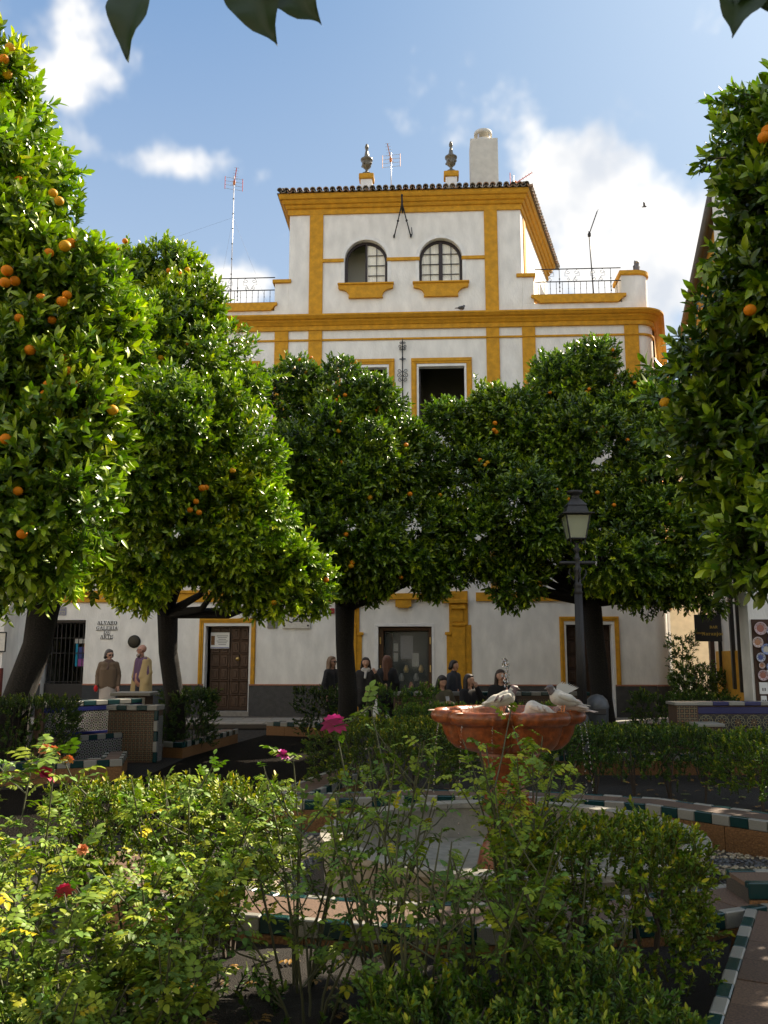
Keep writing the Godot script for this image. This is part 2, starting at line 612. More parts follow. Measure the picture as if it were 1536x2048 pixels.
func arch_band(c: float, r0: float, r1: float, spring: float, foot: float, n := 18) -> PackedVector2Array:
	var p := PackedVector2Array()
	p.append(Vector2(c - r1, foot))
	for k in n + 1:
		var t := PI - PI * k / n
		p.append(Vector2(c + r1 * cos(t), spring + r1 * sin(t)))
	p.append(Vector2(c + r1, foot))
	p.append(Vector2(c + r0, foot))
	for k in n + 1:
		var t := PI * k / n
		p.append(Vector2(c + r0 * cos(t), spring + r0 * sin(t)))
	p.append(Vector2(c - r0, foot))
	return p

func half_pane(c: float, r: float, spring: float, foot: float, x0: float, x1: float, y0: float, y1: float) -> PackedVector2Array:
	# a pane of a round-headed light, cut by the arch
	var p := PackedVector2Array()
	p.append(Vector2(x0, y0))
	p.append(Vector2(x1, y0))
	for k in 7:
		var x := lerpf(x1, x0, k / 6.0)
		var d := absf(x - c)
		var lid := spring + sqrt(maxf(0.0, r * r - d * d))
		p.append(Vector2(x, clampf(lid, y0 + 0.004 + 0.0005 * k, y1)))
	return p

func arched_window(c: float, r: float, sill_v: float, spring: float, open_left: bool) -> void:
	var wn := Node3D.new()
	wn.name = "window"
	house.add_child(wn, true)
	tag(wn, "round-headed window with its left half standing open" if open_left else "round-headed window with both curtained halves shut")
	var b := MB.new()
	b.prism(arch_band(c, r + 0.004, r + 0.10, spring, sill_v), -0.008, 0.016)
	put("arch_moulding", b, M.trim_white, wn)
	b = MB.new()
	b.prism(arch_band(c, r - 0.075, r - 0.004, spring, sill_v), -0.22, -0.14)
	put("window_frame", b, M.window_wood, wn)
	b = MB.new()
	b.cbox(Vector3(c, (sill_v + spring + r - 0.05) / 2, -0.17), Vector3(0.055 if open_left else 0.11, spring + r - 0.06 - sill_v, 0.05), 0.005)
	put("window_frame", b, M.window_wood, wn)
	var ri := r - 0.085
	for s in [-1, 1]:
		if open_left and s == -1:
			continue
		var xa = c + s * 0.05
		var xm = c + s * (0.05 + (ri - 0.05) * 0.52)
		var xb = c + s * ri
		var rows := [sill_v + 0.02, sill_v + 0.30, sill_v + 0.60, sill_v + 0.90, spring + ri]
		for k in 4:
			for q in [[xa, xm], [xm, xb]]:
				var lo := minf(q[0], q[1]) + 0.008
				var hi := maxf(q[0], q[1]) - 0.008
				b = MB.new()
				var pp := half_pane(c, ri, spring, sill_v, lo, hi, rows[k] + 0.008, rows[k + 1] - 0.008)
				var ix := Geometry2D.triangulate_polygon(pp)
				for e in range(0, ix.size(), 3):
					b.tri(Vector3(pp[ix[e]].x, pp[ix[e]].y, -0.186), Vector3(pp[ix[e + 1]].x, pp[ix[e + 1]].y, -0.186), Vector3(pp[ix[e + 2]].x, pp[ix[e + 2]].y, -0.186), Vector3.BACK)
				put("pane", b, M.glass, wn)
		for k in [1, 2, 3]:
			var y: float = rows[k]
			var reach := ri if y < spring else sqrt(maxf(0.0, ri * ri - (y - spring) * (y - spring)))
			b = MB.new()
			b.box(Vector3(c + s * (0.05 + reach) / 2, y, -0.175), Vector3(reach - 0.05, 0.018, 0.024))
			put("glazing_bar", b, M.window_wood, wn)
		var topv := spring + sqrt(maxf(0.0, ri * ri - (xm - c) * (xm - c)))
		b = MB.new()
		b.box(Vector3(xm, (sill_v + topv) / 2, -0.1745), Vector3(0.018, topv - sill_v, 0.022))
		put("glazing_bar", b, M.window_wood, wn)
		b = MB.new()
		for k in 24:
			var x0 := lerpf(c + s * 0.02, c + s * (ri + 0.02), k / 24.0)
			var x1 := lerpf(c + s * 0.02, c + s * (ri + 0.02), (k + 1) / 24.0)
			var t0 := sill_v + 1.5
			b.quad(Vector3(x0, sill_v, -0.205 + 0.003 * sin(k * 1.9)), Vector3(x1, sill_v, -0.205 + 0.003 * sin((k + 1) * 1.9)), Vector3(x1, t0, -0.205 + 0.003 * sin((k + 1) * 1.9)), Vector3(x0, t0, -0.205 + 0.003 * sin(k * 1.9)), Vector3.BACK)
		put("curtain", b, M.curtain, wn)
	# sill that swells out of the wall
	var p := PackedVector2Array()
	var f := sill_v - 0.06
	p.append_array([Vector2(c - r - 0.16, f), Vector2(c + r + 0.16, f), Vector2(c + r + 0.16, f - 0.11), Vector2(c + r + 0.12, f - 0.13)])
	for k in 6:
		var t := PI / 2 * k / 5.0
		p.append(Vector2(c + r + 0.08 - 0.22 * sin(t), f - 0.35 + 0.21 * cos(t)))
	p.append_array([Vector2(c + r - 0.125, f - 0.36), Vector2(c + r - 0.125, f - 0.39), Vector2(c - r + 0.125, f - 0.39), Vector2(c - r + 0.125, f - 0.36)])
	for k in 6:
		var t := PI / 2 * (5 - k) / 5.0
		p.append(Vector2(c - r - 0.08 + 0.22 * sin(t), f - 0.35 + 0.21 * cos(t)))
	p.append_array([Vector2(c - r - 0.12, f - 0.13), Vector2(c - r - 0.16, f - 0.11)])
	b = MB.new()
	b.prism(p, -0.05, 0.10)
	b.cbox(Vector3(c, f + 0.02, 0.06), Vector3(r * 2 + 0.36, 0.05, 0.16), 0.008)
	put("window_sill", b, M.ochre, house)

func plank_door(u0: float, u1: float, v0: float, v1: float, w: float, wood: Material) -> Node3D:
	var d := Node3D.new()
	d.name = "door"
	house.add_child(d, true)
	var mid := (u0 + u1) / 2
	for s in 2:
		var a := u0 if s == 0 else mid + 0.004
		var e := mid - 0.004 if s == 0 else u1
		hbox("door_leaf", a, e, v0, v1, w - 0.05, w, wood, d)
		var rows := 6
		for k in rows:
			for q in 2:
				var x0 := lerpf(a + 0.035, e - 0.035, q / 2.0) + 0.012
				var x1 := lerpf(a + 0.035, e - 0.035, (q + 1) / 2.0) - 0.012
				var y0 := lerpf(v0 + 0.06, v1 - 0.04, k / float(rows)) + 0.018
				var y1 := lerpf(v0 + 0.06, v1 - 0.04, (k + 1) / float(rows)) - 0.018
				var b := MB.new()
				b.cbox(Vector3((x0 + x1) / 2, (y0 + y1) / 2, w), Vector3(x1 - x0, y1 - y0, 0.05), 0.02)
				b.cbox(Vector3((x0 + x1) / 2, (y0 + y1) / 2, w + 0.02), Vector3((x1 - x0) * 0.5, (y1 - y0) * 0.62, 0.04), 0.018)
				put("door_panel", b, wood, d)
		for k in rows + 1:
			var y := lerpf(v0 + 0.05, v1 - 0.03, k / float(rows))
			hbox("rail", a + 0.01, e - 0.01, y - 0.012, y + 0.012, w - 0.01, w + 0.034, wood, d)
	return d

func yellow_surround(u0: float, u1: float, v0: float, v1: float, wd: float) -> void:
	var n := Node3D.new()
	n.name = "door_surround"
	house.add_child(n, true)
	for s in [[u0, u0 + wd, v0, v1 - wd], [u1 - wd, u1, v0, v1 - wd], [u0, u1, v1 - wd, v1]]:
		hbox("jamb", s[0], s[1], s[2], s[3], -0.01, 0.035, M.ochre, n)
	for s in [[u0 + 0.012, u0 + wd * 0.55, v0, v1 - wd * 0.6], [u1 - wd * 0.55, u1 - 0.012, v0, v1 - wd * 0.6], [u0 + 0.012, u1 - 0.012, v1 - wd * 0.6, v1 - 0.012]]:
		hbox("jamb", s[0], s[1], s[2] + 0.003, s[3], 0.03, 0.052, M.ochre, n)

func scroll(b: MB, c: Vector3, r: float, turns: float, start: float, dirn: float, wire := 0.006) -> void:
	var pts := []
	for k in 15:
		var t := k / 14.0
		var rr := r * (1.0 - 0.8 * t)
		var a := start + dirn * TAU * turns * t
		pts.append(c + Vector3(cos(a), sin(a), 0) * rr)
	b.tube(pts, [wire], 4)

func railing(u0: float, u1: float, v0: float, v1: float, w: float, step: float) -> void:
	var n := Node3D.new()
	n.name = "railing"
	house.add_child(n, true)
	tag(n, "wrought iron terrace railing with scrolls above the bars")
	var vm := lerpf(v0, v1, 0.52)
	for y in [v1, vm, v0 + 0.03]:
		hbox("rail", u0, u1, y - 0.011, y + 0.011, w - 0.014, w + 0.014, M.iron, n, 0.003)
	var k := 0
	var u := u0 + step * 0.5
	while u < u1:
		var b := MB.new()
		b.tube([Vector3(u, v0, w), Vector3(u, vm, w)], [0.0075], 6)
		b.ball(Vector3(u, (v0 + vm) / 2, w), Vector3(0.014, 0.02, 0.014), 6)
		b.ball(Vector3(u, vm - 0.09, w), Vector3(0.012, 0.012, 0.012), 6)
		put("bar", b, M.iron, n)
		u += step
	var len := (vm + v1) / 2
	u = u0 + 0.32
	while u < u1 - 0.2:
		var b := MB.new()
		for s in [-1.0, 1.0]:
			scroll(b, Vector3(u + s * 0.11, v1 - 0.09, w), 0.075, 1.2, PI / 2, -s)
			scroll(b, Vector3(u + s * 0.085, vm + 0.07, w), 0.055, 1.2, -PI / 2, s)
			b.tube([Vector3(u + s * 0.19, v1 - 0.09, w), Vector3(u + s * 0.20, len - 0.02, w), Vector3(u + s * 0.10, vm + 0.16, w), Vector3(u + s * 0.02, vm + 0.02, w)], [0.006], 4)
		put("scroll", b, M.iron, n)
		if u + 0.35 < u1 - 0.2 and int(round((u - u0) / 0.7)) % 2 == 0:
			b = MB.new()
			b.tube([Vector3(u + 0.35, v0 + 0.1, w), Vector3(u + 0.35, v1, w)], [0.009], 5)
			for q in 4:
				b.ball(Vector3(u + 0.35, v0 + 0.12 + q * 0.12, w), Vector3(0.022, 0.03, 0.012), 6)
			put("spindle", b, M.iron, n)
		u += 0.70

func build_house() -> void:
	house = thing("white_house", "white three-storey house with ochre yellow pilasters, cornices and a tiled roof tower", "house", Vector3(0, 0, -23), deg_to_rad(-3.0))
	# walls: ground floor to cornice
	var holes := [[-9.07, 0.12, -7.93, 2.57], [-4.72, 0.15, -3.52, 2.46], [-0.2, 0.12, 1.25, 2.42], [4.66, 0.12, 5.90, 2.46],
		[-4.75, 7.6, -3.58, 9.45], [-1.16, 7.6, 0.11, 9.47], [0.92, 7.6, 2.22, 9.48], [5.0, 7.6, 6.1, 9.45]]
	var b := MB.new()
	b.wall([-13.0, 6.95], [-0.2, 10.9], holes, -0.35, 0.0)
	put("wall", b, M.stucco, house)
	b = MB.new()
	b.smooth(true).sweep(part_plan(6.95), [Vector2(0, -0.2), Vector2(0, 10.9)])
	b.sweep(part_plan(6.95), [Vector2(-0.3, 10.9), Vector2(-0.3, -0.2)])
	put("wall", b, M.stucco, house)
	# back of the house, roof terrace and room boxes behind the openings
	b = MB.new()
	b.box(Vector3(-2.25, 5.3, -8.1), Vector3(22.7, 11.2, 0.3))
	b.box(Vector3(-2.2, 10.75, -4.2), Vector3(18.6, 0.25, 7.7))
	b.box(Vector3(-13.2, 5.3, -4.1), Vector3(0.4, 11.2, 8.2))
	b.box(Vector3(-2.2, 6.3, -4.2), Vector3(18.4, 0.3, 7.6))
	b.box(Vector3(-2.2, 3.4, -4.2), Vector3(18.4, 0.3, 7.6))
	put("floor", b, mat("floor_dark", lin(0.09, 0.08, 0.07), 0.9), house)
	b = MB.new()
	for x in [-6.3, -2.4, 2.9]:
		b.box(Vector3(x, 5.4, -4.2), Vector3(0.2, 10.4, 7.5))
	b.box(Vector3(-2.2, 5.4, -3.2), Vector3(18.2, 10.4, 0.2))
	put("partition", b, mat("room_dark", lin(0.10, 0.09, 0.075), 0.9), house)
	# plinth with terracotta line, broken by the doors
	for s in [[-9.8, -9.07, 1], [-7.93, -5.65, 1], [-5.65, -4.72, 0], [-3.52, -1.25, 0], [2.27, 4.66, 0], [5.90, 6.95, 0]]:
		hbox("plinth", s[0], s[1], 0.0, 0.865, -0.02, 0.022, M.plinth_dark if s[2] == 1 else M.plinth_grey)
		hbox("plinth_moulding", s[0], s[1], 0.866, 0.905, -0.02, 0.034, M.terracotta)
	b = MB.new()
	b.smooth(true).sweep(part_plan(6.95), [Vector2(0.022, 0.0), Vector2(0.022, 0.865)])
	put("plinth", b, M.plinth_grey, house)
	b = MB.new()
	b.sweep(part_plan(6.95), [Vector2(0.0, 0.866), Vector2(0.034, 0.866), Vector2(0.034, 0.905), Vector2(0.0, 0.905)])
	put("plinth_moulding", b, M.terracotta, house)
	# string course over the ground floor
	hbox("string_course", -9.75, -1.3, 3.03, 3.26, -0.02, 0.05, M.ochre)
	hbox("string_course", -9.75, -1.3, 3.262, 3.34, -0.02, 0.09, M.ochre)
	hbox("string_course", 2.4, 6.95, 3.03, 3.26, -0.02, 0.05, M.ochre)
	# flat yellow bands: main floor pilasters
	for s in [[-3.03, -2.65], [-2.09, -1.71], [2.80, 3.155], [3.775, 4.13], [6.53, 6.91], [-6.6, -6.22]]:
		hbox("pilaster", s[0], s[1], 3.35, 10.5, -0.02, 0.045, M.ochre)
	for s in [[-13.0, -3.03], [-2.65, -2.09], [-1.71, 2.80], [3.155, 3.775], [4.13, 6.53]]:
		hbox("moulding", s[0], s[1], 10.20, 10.255, -0.02, 0.04, M.ochre)
	for s in [[-3.03, -2.65], [-2.09, -1.71], [2.80, 3.155], [3.775, 4.13], [6.53, 6.91]]:
		hbox("moulding", s[0] - 0.0, s[1] + 0.0, 10.202, 10.257, 0.03, 0.075, M.ochre)
	b = MB.new()
	b.sweep(part_plan(6.91), [Vector2(0, 10.2), Vector2(0.04, 10.2), Vector2(0.04, 10.255), Vector2(0, 10.255)])
	put("moulding", b, M.ochre, house)
	# main cornice, carried round the corner
	b = MB.new()
	b.sweep(plan(), [Vector2(0.0, 10.50), Vector2(0.07, 10.50), Vector2(0.07, 10.62), Vector2(0.10, 10.63), Vector2(0.14, 10.68), Vector2(0.19, 10.72), Vector2(0.19, 10.75), Vector2(0.26, 10.77), Vector2(0.31, 10.82), Vector2(0.33, 10.83), Vector2(0.33, 10.875), Vector2(0.0, 10.915)])
	put("cornice", b, M.ochre, house)
	# yellow side wall seen edge-on beyond the corner
	b = MB.new()
	b.sweep([plan()[13] + Vector2(0.276, -0.961) * 0.15, plan()[14]], [Vector2(0.05, 3.0), Vector2(0.05, 10.5)])
	put("pilaster", b, M.ochre, house)
	# parapet and coping of the terraces
	hbox("parapet", -13.0, -2.67, 10.9, 11.12, -0.28, 0.0, M.stucco)
	hbox("parapet", 3.81, 6.95, 10.9, 11.17, -0.28, -0.002, M.stucco)
	for s in [[-13.0, -2.98, -9.0, -3.14, 11.11, 11.34], [4.05, 6.62, 4.27, 6.42, 11.16, 11.40]]:
		var p := PackedVector2Array([Vector2(s[0], s[5]), Vector2(s[1], s[5]), Vector2(s[1], s[5] - 0.07), Vector2(s[1] - 0.06, s[5] - 0.09), Vector2(s[3], s[4] + 0.03), Vector2(s[3], s[4]), Vector2(s[2], s[4]), Vector2(s[2], s[4] + 0.03), Vector2(s[0] + 0.06, s[5] - 0.09), Vector2(s[0], s[5] - 0.07)])
		b = MB.new()
		b.prism(p, -0.20, 0.075)
		put("coping", b, M.ochre, house)
	hbox("parapet", -3.06, -2.672, 11.12, 11.92, -0.26, -0.004, M.stucco)
	hbox("coping", -3.12, -2.60, 11.922, 12.02, -0.30, 0.06, M.ochre)
	hbox("parapet", 3.812, 4.13, 11.17, 11.94, -0.26, -0.004, M.stucco)
	hbox("coping", 3.66, 4.18, 11.942, 12.04, -0.30, 0.06, M.ochre)
	# corner pier with rounded edge
	var pier := [Vector2(6.52, -0.01), Vector2(6.95, -0.01)]
	for k in range(1, 7):
		var t := deg_to_rad(80.0) * k / 6.0
		pier.append(Vector2(6.95 + 0.33 * sin(t), -0.34 + 0.33 * cos(t)))
	pier.append(Vector2(7.29, -0.85))
	pier.append(Vector2(6.52, -0.85))
	b = MB.new()
	b.smooth(true).sweep(pier, [Vector2(0, 10.9), Vector2(0, 11.94)], true)
	put("parapet", b, M.stucco, house)
	b = MB.new()
	b.sweep(pier, [Vector2(-0.3, 11.94), Vector2(0.03, 11.94), Vector2(0.05, 11.97), Vector2(0.05, 12.07), Vector2(-0.3, 12.10)], true)
	put("coping", b, M.ochre, house)
	hbox("parapet", 7.30, 7.55, 10.9, 11.30, -3.2, -1.2, M.ochre)
	railing(-9.0, -3.07, 11.36, 12.13, -0.07, 0.168)
	railing(4.18, 6.53, 11.42, 12.19, -0.07, 0.165)
	# ---- tower room ----
	var c1 := -0.505
	var c2 := 1.58
	var r := 0.60
	var sp := 12.56
	var sv := 11.86
	b = MB.new()
	b.wall([-2.67, 3.81], [10.9, 14.0], [[c1 - r, sv, c1 + r, 13.3], [c2 - r, sv, c2 + r, 13.3]], -0.30, 0.001)
	b.prism(arch_poly(c1, r, sp, 13.3), -0.30, 0.001)
	b.prism(arch_poly(c2, r, sp, 13.3), -0.30, 0.001)
	put("tower_wall", b, M.stucco, house)
	var run := Vector3(0.276, 0, -0.961)
	var facing := Vector3(0.961, 0, 0.276)
	b = MB.new()
	b.wall([0.0, 5.0], [10.9, 14.0], [[3.3, 11.6, 4.3, 13.2]], 0.0, 0.3)
	var side := put("tower_wall", b, M.stucco, house, Vector3(3.81, 0, 0) - facing * 0.3)
	side.rotation.y = deg_to_rad(74)
	b = MB.new()
	b.box(Vector3(3.8, 12.4, 0.27), Vector3(1.0, 1.6, 0.05))
	put("shutter", b, M.window_wood, side)
	b = MB.new()
	b.box(Vector3(-2.52, 12.45, -2.55), Vector3(0.3, 3.1, 4.5))
	b.box(Vector3(1.1, 12.45, -4.95), Vector3(7.6, 3.1, 0.3))
	put("tower_wall", b, M.stucco, house)
	b = MB.new()
	b.box(Vector3(0.5, 12.45, -1.0), Vector3(5.9, 3.0, 0.1))
	put("room_wall", b, M.inside, house)
	for s in [[-2.095, -1.715], [2.80, 3.165]]:
		hbox("pilaster", s[0], s[1], 10.92, 13.96, -0.02, 0.046, M.ochre)
	b = MB.new()
	b.box(Vector3(0.55, 12.4, 0.305), Vector3(0.34, 3.0, 0.04))
	put("pilaster", b, M.ochre, side)
	for s in [[-1.715, c1 - r - 0.02], [c1 + r - 0.02, c2 - r + 0.02], [c2 + r - 0.02, 2.80]]:
		hbox("string_course", s[0], s[1], 12.505, 12.60, -0.02, 0.05, M.ochre)
	arched_window(c1, r, sv, sp, true)
	arched_window(c2, r, sv, sp, false)
	# tower cornice, on the three seen sides
	b = MB.new()
	b.sweep([Vector2(-2.67, -4.9), Vector2(-2.67, 0.0), Vector2(3.81, 0.0), Vector2(5.19, -4.81)], [Vector2(0.0, 13.94), Vector2(0.05, 13.94), Vector2(0.05, 14.10), Vector2(0.09, 14.11), Vector2(0.12, 14.16), Vector2(0.12, 14.20), Vector2(0.17, 14.21), Vector2(0.21, 14.27), Vector2(0.21, 14.31), Vector2(0.26, 14.32), Vector2(0.29, 14.38), Vector2(0.29, 14.46), Vector2(0.0, 14.50)])
	put("cornice", b, M.ochre, house)
	# tiled hip roof
	var roof := Node3D.new()
	roof.name = "roof"
	house.add_child(roof, true)
	b = MB.new()
	var eave := [Vector3(-3.0, 14.46, 0.33), Vector3(4.06, 14.46, 0.33), Vector3(5.62, 14.46, -5.10), Vector3(-3.0, 14.46, -5.10)]
	var apex := [Vector3(0.75, 15.35, -2.4), Vector3(0.9, 15.35, -2.9)]
	b.quad(eave[0], eave[1], apex[0], apex[0] + Vector3(-0.01, 0, 0), Vector3(0, 1, 1))
	b.quad(eave[1], eave[2], apex[1], apex[0], Vector3(1, 1, 0))
	b.quad(eave[2], eave[3], apex[1] + Vector3(-0.01, 0, 0), apex[1], Vector3(0, 1, -1))
	b.quad(eave[3], eave[0], apex[0], apex[1], Vector3(-1, 1, 0))
	put("roof_deck", b, M.tile_b, roof)
	var tiles := []
	for k in 3:
		b = MB.new()
		b.smooth(true)
		var pts := []
		for j in 7:
			var t := PI * j / 6.0
			pts.append(Vector2(cos(t), sin(t)))
		for sh in [1.0, 0.70]:
			for j in 6:
				var p: Vector2 = pts[j] * sh
				var q: Vector2 = pts[j + 1] * sh
				b.quad(Vector3(p.x * 0.082, p.y * 0.075, 0.0), Vector3(q.x * 0.082, q.y * 0.075, 0.0), Vector3(q.x * 0.066, q.y * 0.06, -0.44), Vector3(p.x * 0.066, p.y * 0.06, -0.44), Vector3(p.x + q.x, p.y + q.y, 0) * (1.0 if sh == 1.0 else -1.0))
		b.smooth(false)
		for j in 6:
			b.quad(Vector3(pts[j].x * 0.082, pts[j].y * 0.075, 0), Vector3(pts[j + 1].x * 0.082, pts[j + 1].y * 0.075, 0), Vector3(pts[j + 1].x * 0.0575, pts[j + 1].y * 0.0525, 0), Vector3(pts[j].x * 0.0575, pts[j].y * 0.0525, 0), Vector3.BACK)
		tiles.append(b.mesh())
	var skins := [M.tile_a, M.tile_b, M.tile_c]
	rng.seed = 77
	for sd in 2:
		var length := 7.06 if sd == 0 else 5.6
		var slope := atan2(1.0, 3.4)
		var nt := 38 if sd == 0 else 30
		for k in nt:
			var s := (k + 0.5) / nt * length
			for row in (2 if k % 1 == 0 else 1):
				var run2 := 0.40 * row
				if s < run2 * 1.1 or s > length - run2 * 1.1:
					continue
				for up in 2:
					var o := MeshInstance3D.new()
					o.name = "roof_tile"
					o.mesh = tiles[(k + row) % 3]
					o.material_override = skins[rng.randi_range(0, 2)]
					var off := 0.0 if up == 0 else length / nt * 0.5
					var p := Vector3(-3.0 + s + off, 14.475 + run2 * tan(slope), 0.39 - run2) if sd == 0 else Vector3(4.12, 14.475 + run2 * tan(slope), 0.30) + Vector3(0.276, 0, -0.961) * (s + off) - Vector3(0.961, 0, 0.276) * run2
					var bs := Basis(Vector3.UP, 0.0 if sd == 0 else deg_to_rad(74)) * Basis(Vector3.RIGHT, slope + rf(-0.02, 0.02)) * Basis(Vector3.UP, rf(-0.05, 0.05))
					if up == 1:
						bs = bs * Basis(Vector3.BACK, PI)
						p += Vector3(0, 0.045, -0.015 if sd == 0 else 0.0)
					else:
						p += Vector3(0, 0.035 + rf(-0.006, 0.008), 0)
					o.transform = Transform3D(bs, p)
					roof.add_child(o, true)
	# ridge ends, seen as short stubs
	for k in 9:
		var o := MeshInstance3D.new()
		o.name = "ridge_tile"
		o.mesh = tiles[k % 3]
		o.material_override = skins[k % 3]
		var t := 0.04 + k * 0.105
		var p: Vector3 = eave[1].lerp(apex[0], t)
		o.transform = Transform3D(Basis(Vector3.UP, deg_to_rad(47)) * Basis(Vector3.RIGHT, 0.2), p + Vector3(0, 0.10, 0))
		roof.add_child(o, true)
		o = o.duplicate()
		p = eave[0].lerp(apex[0], t)
		o.transform = Transform3D(Basis(Vector3.UP, deg_to_rad(-47)) * Basis(Vector3.RIGHT, 0.2), p + Vector3(0, 0.10, 0))
		roof.add_child(o, true)
	# urns on their piers
	for uc in [-0.485, 1.90]:
		hbox("roof_pier", uc - 0.16, uc + 0.16, 14.5, 14.86, -0.02, 0.26, M.trim_white)
		hbox("roof_pier_cap", uc - 0.21, uc + 0.21, 14.862, 15.03, -0.06, 0.30, M.ochre, null, 0.02)
		b = MB.new()
		b.smooth(true).lathe([Vector2(0.0, 0.0), Vector2(0.17, 0.0), Vector2(0.15, 0.05), Vector2(0.06, 0.10), Vector2(0.035, 0.17), Vector2(0.05, 0.20), Vector2(0.12, 0.27), Vector2(0.14, 0.36), Vector2(0.11, 0.42), Vector2(0.17, 0.46), Vector2(0.175, 0.50), Vector2(0.10, 0.55), Vector2(0.065, 0.62), Vector2(0.05, 0.72), Vector2(0.03, 0.80), Vector2(0.05, 0.83), Vector2(0.055, 0.89), Vector2(0.035, 0.96), Vector2(0.0, 1.0)], 18)
		for k in 4:
			var t := TAU * k / 4 + 0.5
			b.ball(Vector3(cos(t) * 0.15, 0.34, sin(t) * 0.15), Vector3(0.03, 0.04, 0.03), 8)
		put("urn", b, M.urn_glaze, house, Vector3(uc, 15.03, 0.12))
	# chimney
	var ch := Node3D.new()
	ch.name = "chimney"
	house.add_child(ch, true)
	hbox("chimney_stack", 2.46, 3.24, 14.3, 16.2, -0.75, -0.05, M.chimney_white, ch, 0.01)
	b = MB.new()
	b.smooth(true).lathe([Vector2(0.0, 0.0), Vector2(0.25, 0.0), Vector2(0.25, 0.10), Vector2(0.21, 0.12), Vector2(0.0, 0.12)], 22)
	put("chimney_pot", b, M.chimney_white, ch, Vector3(2.85, 16.2, -0.4))
	b = MB.new()
	b.smooth(true).lathe([Vector2(0.235, 0.26), Vector2(0.26, 0.26), Vector2(0.26, 0.37), Vector2(0.20, 0.39), Vector2(0.0, 0.40)], 22)
	b.lathe([Vector2(0.0, 0.27), Vector2(0.235, 0.26)], 22)
	put("chimney_cowl", b, M.chimney_white, ch, Vector3(2.85, 16.2, -0.4))
	for k in 4:
		var t := TAU * k / 4 + 0.7
		b = MB.new()
		b.box(Vector3(2.85 + 0.22 * cos(t), 16.40, -0.4 + 0.22 * sin(t)), Vector3(0.05, 0.20, 0.02), Basis(Vector3.UP, -t + PI / 2))
		put("strap", b, M.aluminium, ch)
	# main floor windows
	for s in [[-4.92, -3.41, -4.75, -3.58], [-1.33, 0.29, -1.16, 0.11], [0.745, 2.395, 0.92, 2.22], [4.83, 6.27, 5.0, 6.1]]:
		var wn := Node3D.new()
		wn.name = "window"
		house.add_child(wn, true)
		for q in [[s[0], s[2] - 0.03, 7.4, 9.50], [s[3] + 0.03, s[1], 7.4, 9.50], [s[0], s[1], 9.502, 9.66]]:
			hbox("surround", q[0], q[1], q[2], q[3], -0.01, 0.04, M.ochre, wn)
		for q in [[s[0] + 0.02, s[0] + 0.10, 7.4, 9.54], [s[1] - 0.10, s[1] - 0.02, 7.4, 9.54], [s[0] + 0.02, s[1] - 0.02, 9.56, 9.64]]:
			hbox("surround", q[0], q[1], q[2], q[3], 0.03, 0.062, M.ochre, wn)
		for q in [[s[2] - 0.028, s[2] + 0.03, 7.6, 9.42], [s[3] - 0.03, s[3] + 0.028, 7.6, 9.42], [s[2] - 0.028, s[3] + 0.028, 9.422, 9.50]]:
			hbox("frame", q[0], q[1], q[2], q[3], -0.2, 0.02, M.trim_white, wn)
		# open dark casement folded inwards on the left
		b = MB.new()
		for q in [0.0, 0.36]:
			b.box(Vector3(s[2] + 0.05, 8.5, -0.24 - q), Vector3(0.05, 1.8, 0.06))
		for y in [7.65, 8.2, 8.8, 9.36]:
			b.box(Vector3(s[2] + 0.05, y, -0.42), Vector3(0.045, 0.06, 0.36))
		put("casement", b, M.window_wood, wn)
		b = MB.new()
		b.box(Vector3(s[2] + 0.05, 8.5, -0.42), Vector3(0.006, 1.7, 0.32))
		put("pane", b, M.glass, wn)
	# street doors
	yellow_surround(-4.87, -3.37, 0.905, 2.60, 0.115)
	for q in [[-4.755, -4.70, 0.2, 2.40], [-3.54, -3.485, 0.2, 2.40], [-4.755, -3.485, 2.402, 2.485]]:
		hbox("door_frame", q[0], q[1], q[2], q[3], -0.28, 0.012, M.trim_white)
	var dr := plank_door(-4.62, -3.56, 0.22, 2.42, -0.26, M.door_wood)
	b = MB.new()
	b.smooth(true).lathe([Vector2(0, 0.05), Vector2(0.03, 0.045), Vector2(0.05, 0.02), Vector2(0.06, 0.0)], 14, Transform3D(Basis(Vector3.RIGHT, PI / 2), Vector3(-3.88, 1.55, -0.21)))
	put("door_knob", b, M.brass, dr)
	hbox("door_step", -4.72, -3.5, 0.08, 0.21, -0.3, 0.05, M.pavement)
	yellow_surround(4.53, 6.05, 0.905, 2.63, 0.115)
	for q in [[4.645, 4.70, 0.12, 2.42], [5.86, 5.935, 0.12, 2.42], [4.645, 5.935, 2.422, 2.515]]:
		hbox("door_frame", q[0], q[1], q[2], q[3], -0.28, 0.012, M.trim_white)
	plank_door(4.71, 5.85, 0.16, 2.42, -0.24, M.door_wood_dark)
	# shop portal between stepped yellow pilasters
	for sgn in [-1.0, 1.0]:
		var cx := 0.525
		for q in [[1.10, 1.70, 0.1, 2.24, 0.03], [1.17, 1.60, 2.24, 3.10, 0.032], [1.17, 1.66, 2.42, 3.3, 0.028], [1.06, 1.22, 2.16, 2.235, 0.075], [1.24, 1.58, 0.1, 2.36, 0.055], [1.24, 1.60, 2.40, 2.46, 0.085], [1.26, 1.54, 2.50, 2.80, 0.05], [1.22, 1.60, 2.83, 2.93, 0.10], [1.02, 1.66, 2.98, 3.08, 0.13], [1.58, 1.742, 0.1, 2.42, 0.02]]:
			var xa: float = cx + sgn * q[0]
			var xb: float = cx + sgn * q[1]
			hbox("portal_pilaster", minf(xa, xb), maxf(xa, xb), q[2], q[3], -0.01, q[4], M.ochre)
	hbox("portal_beam", -0.75, 1.80, 3.08, 3.24, -0.01, 0.12, M.ochre)
	hbox("portal_key", 0.30, 0.72, 2.89, 3.08, -0.01, 0.09, M.ochre)
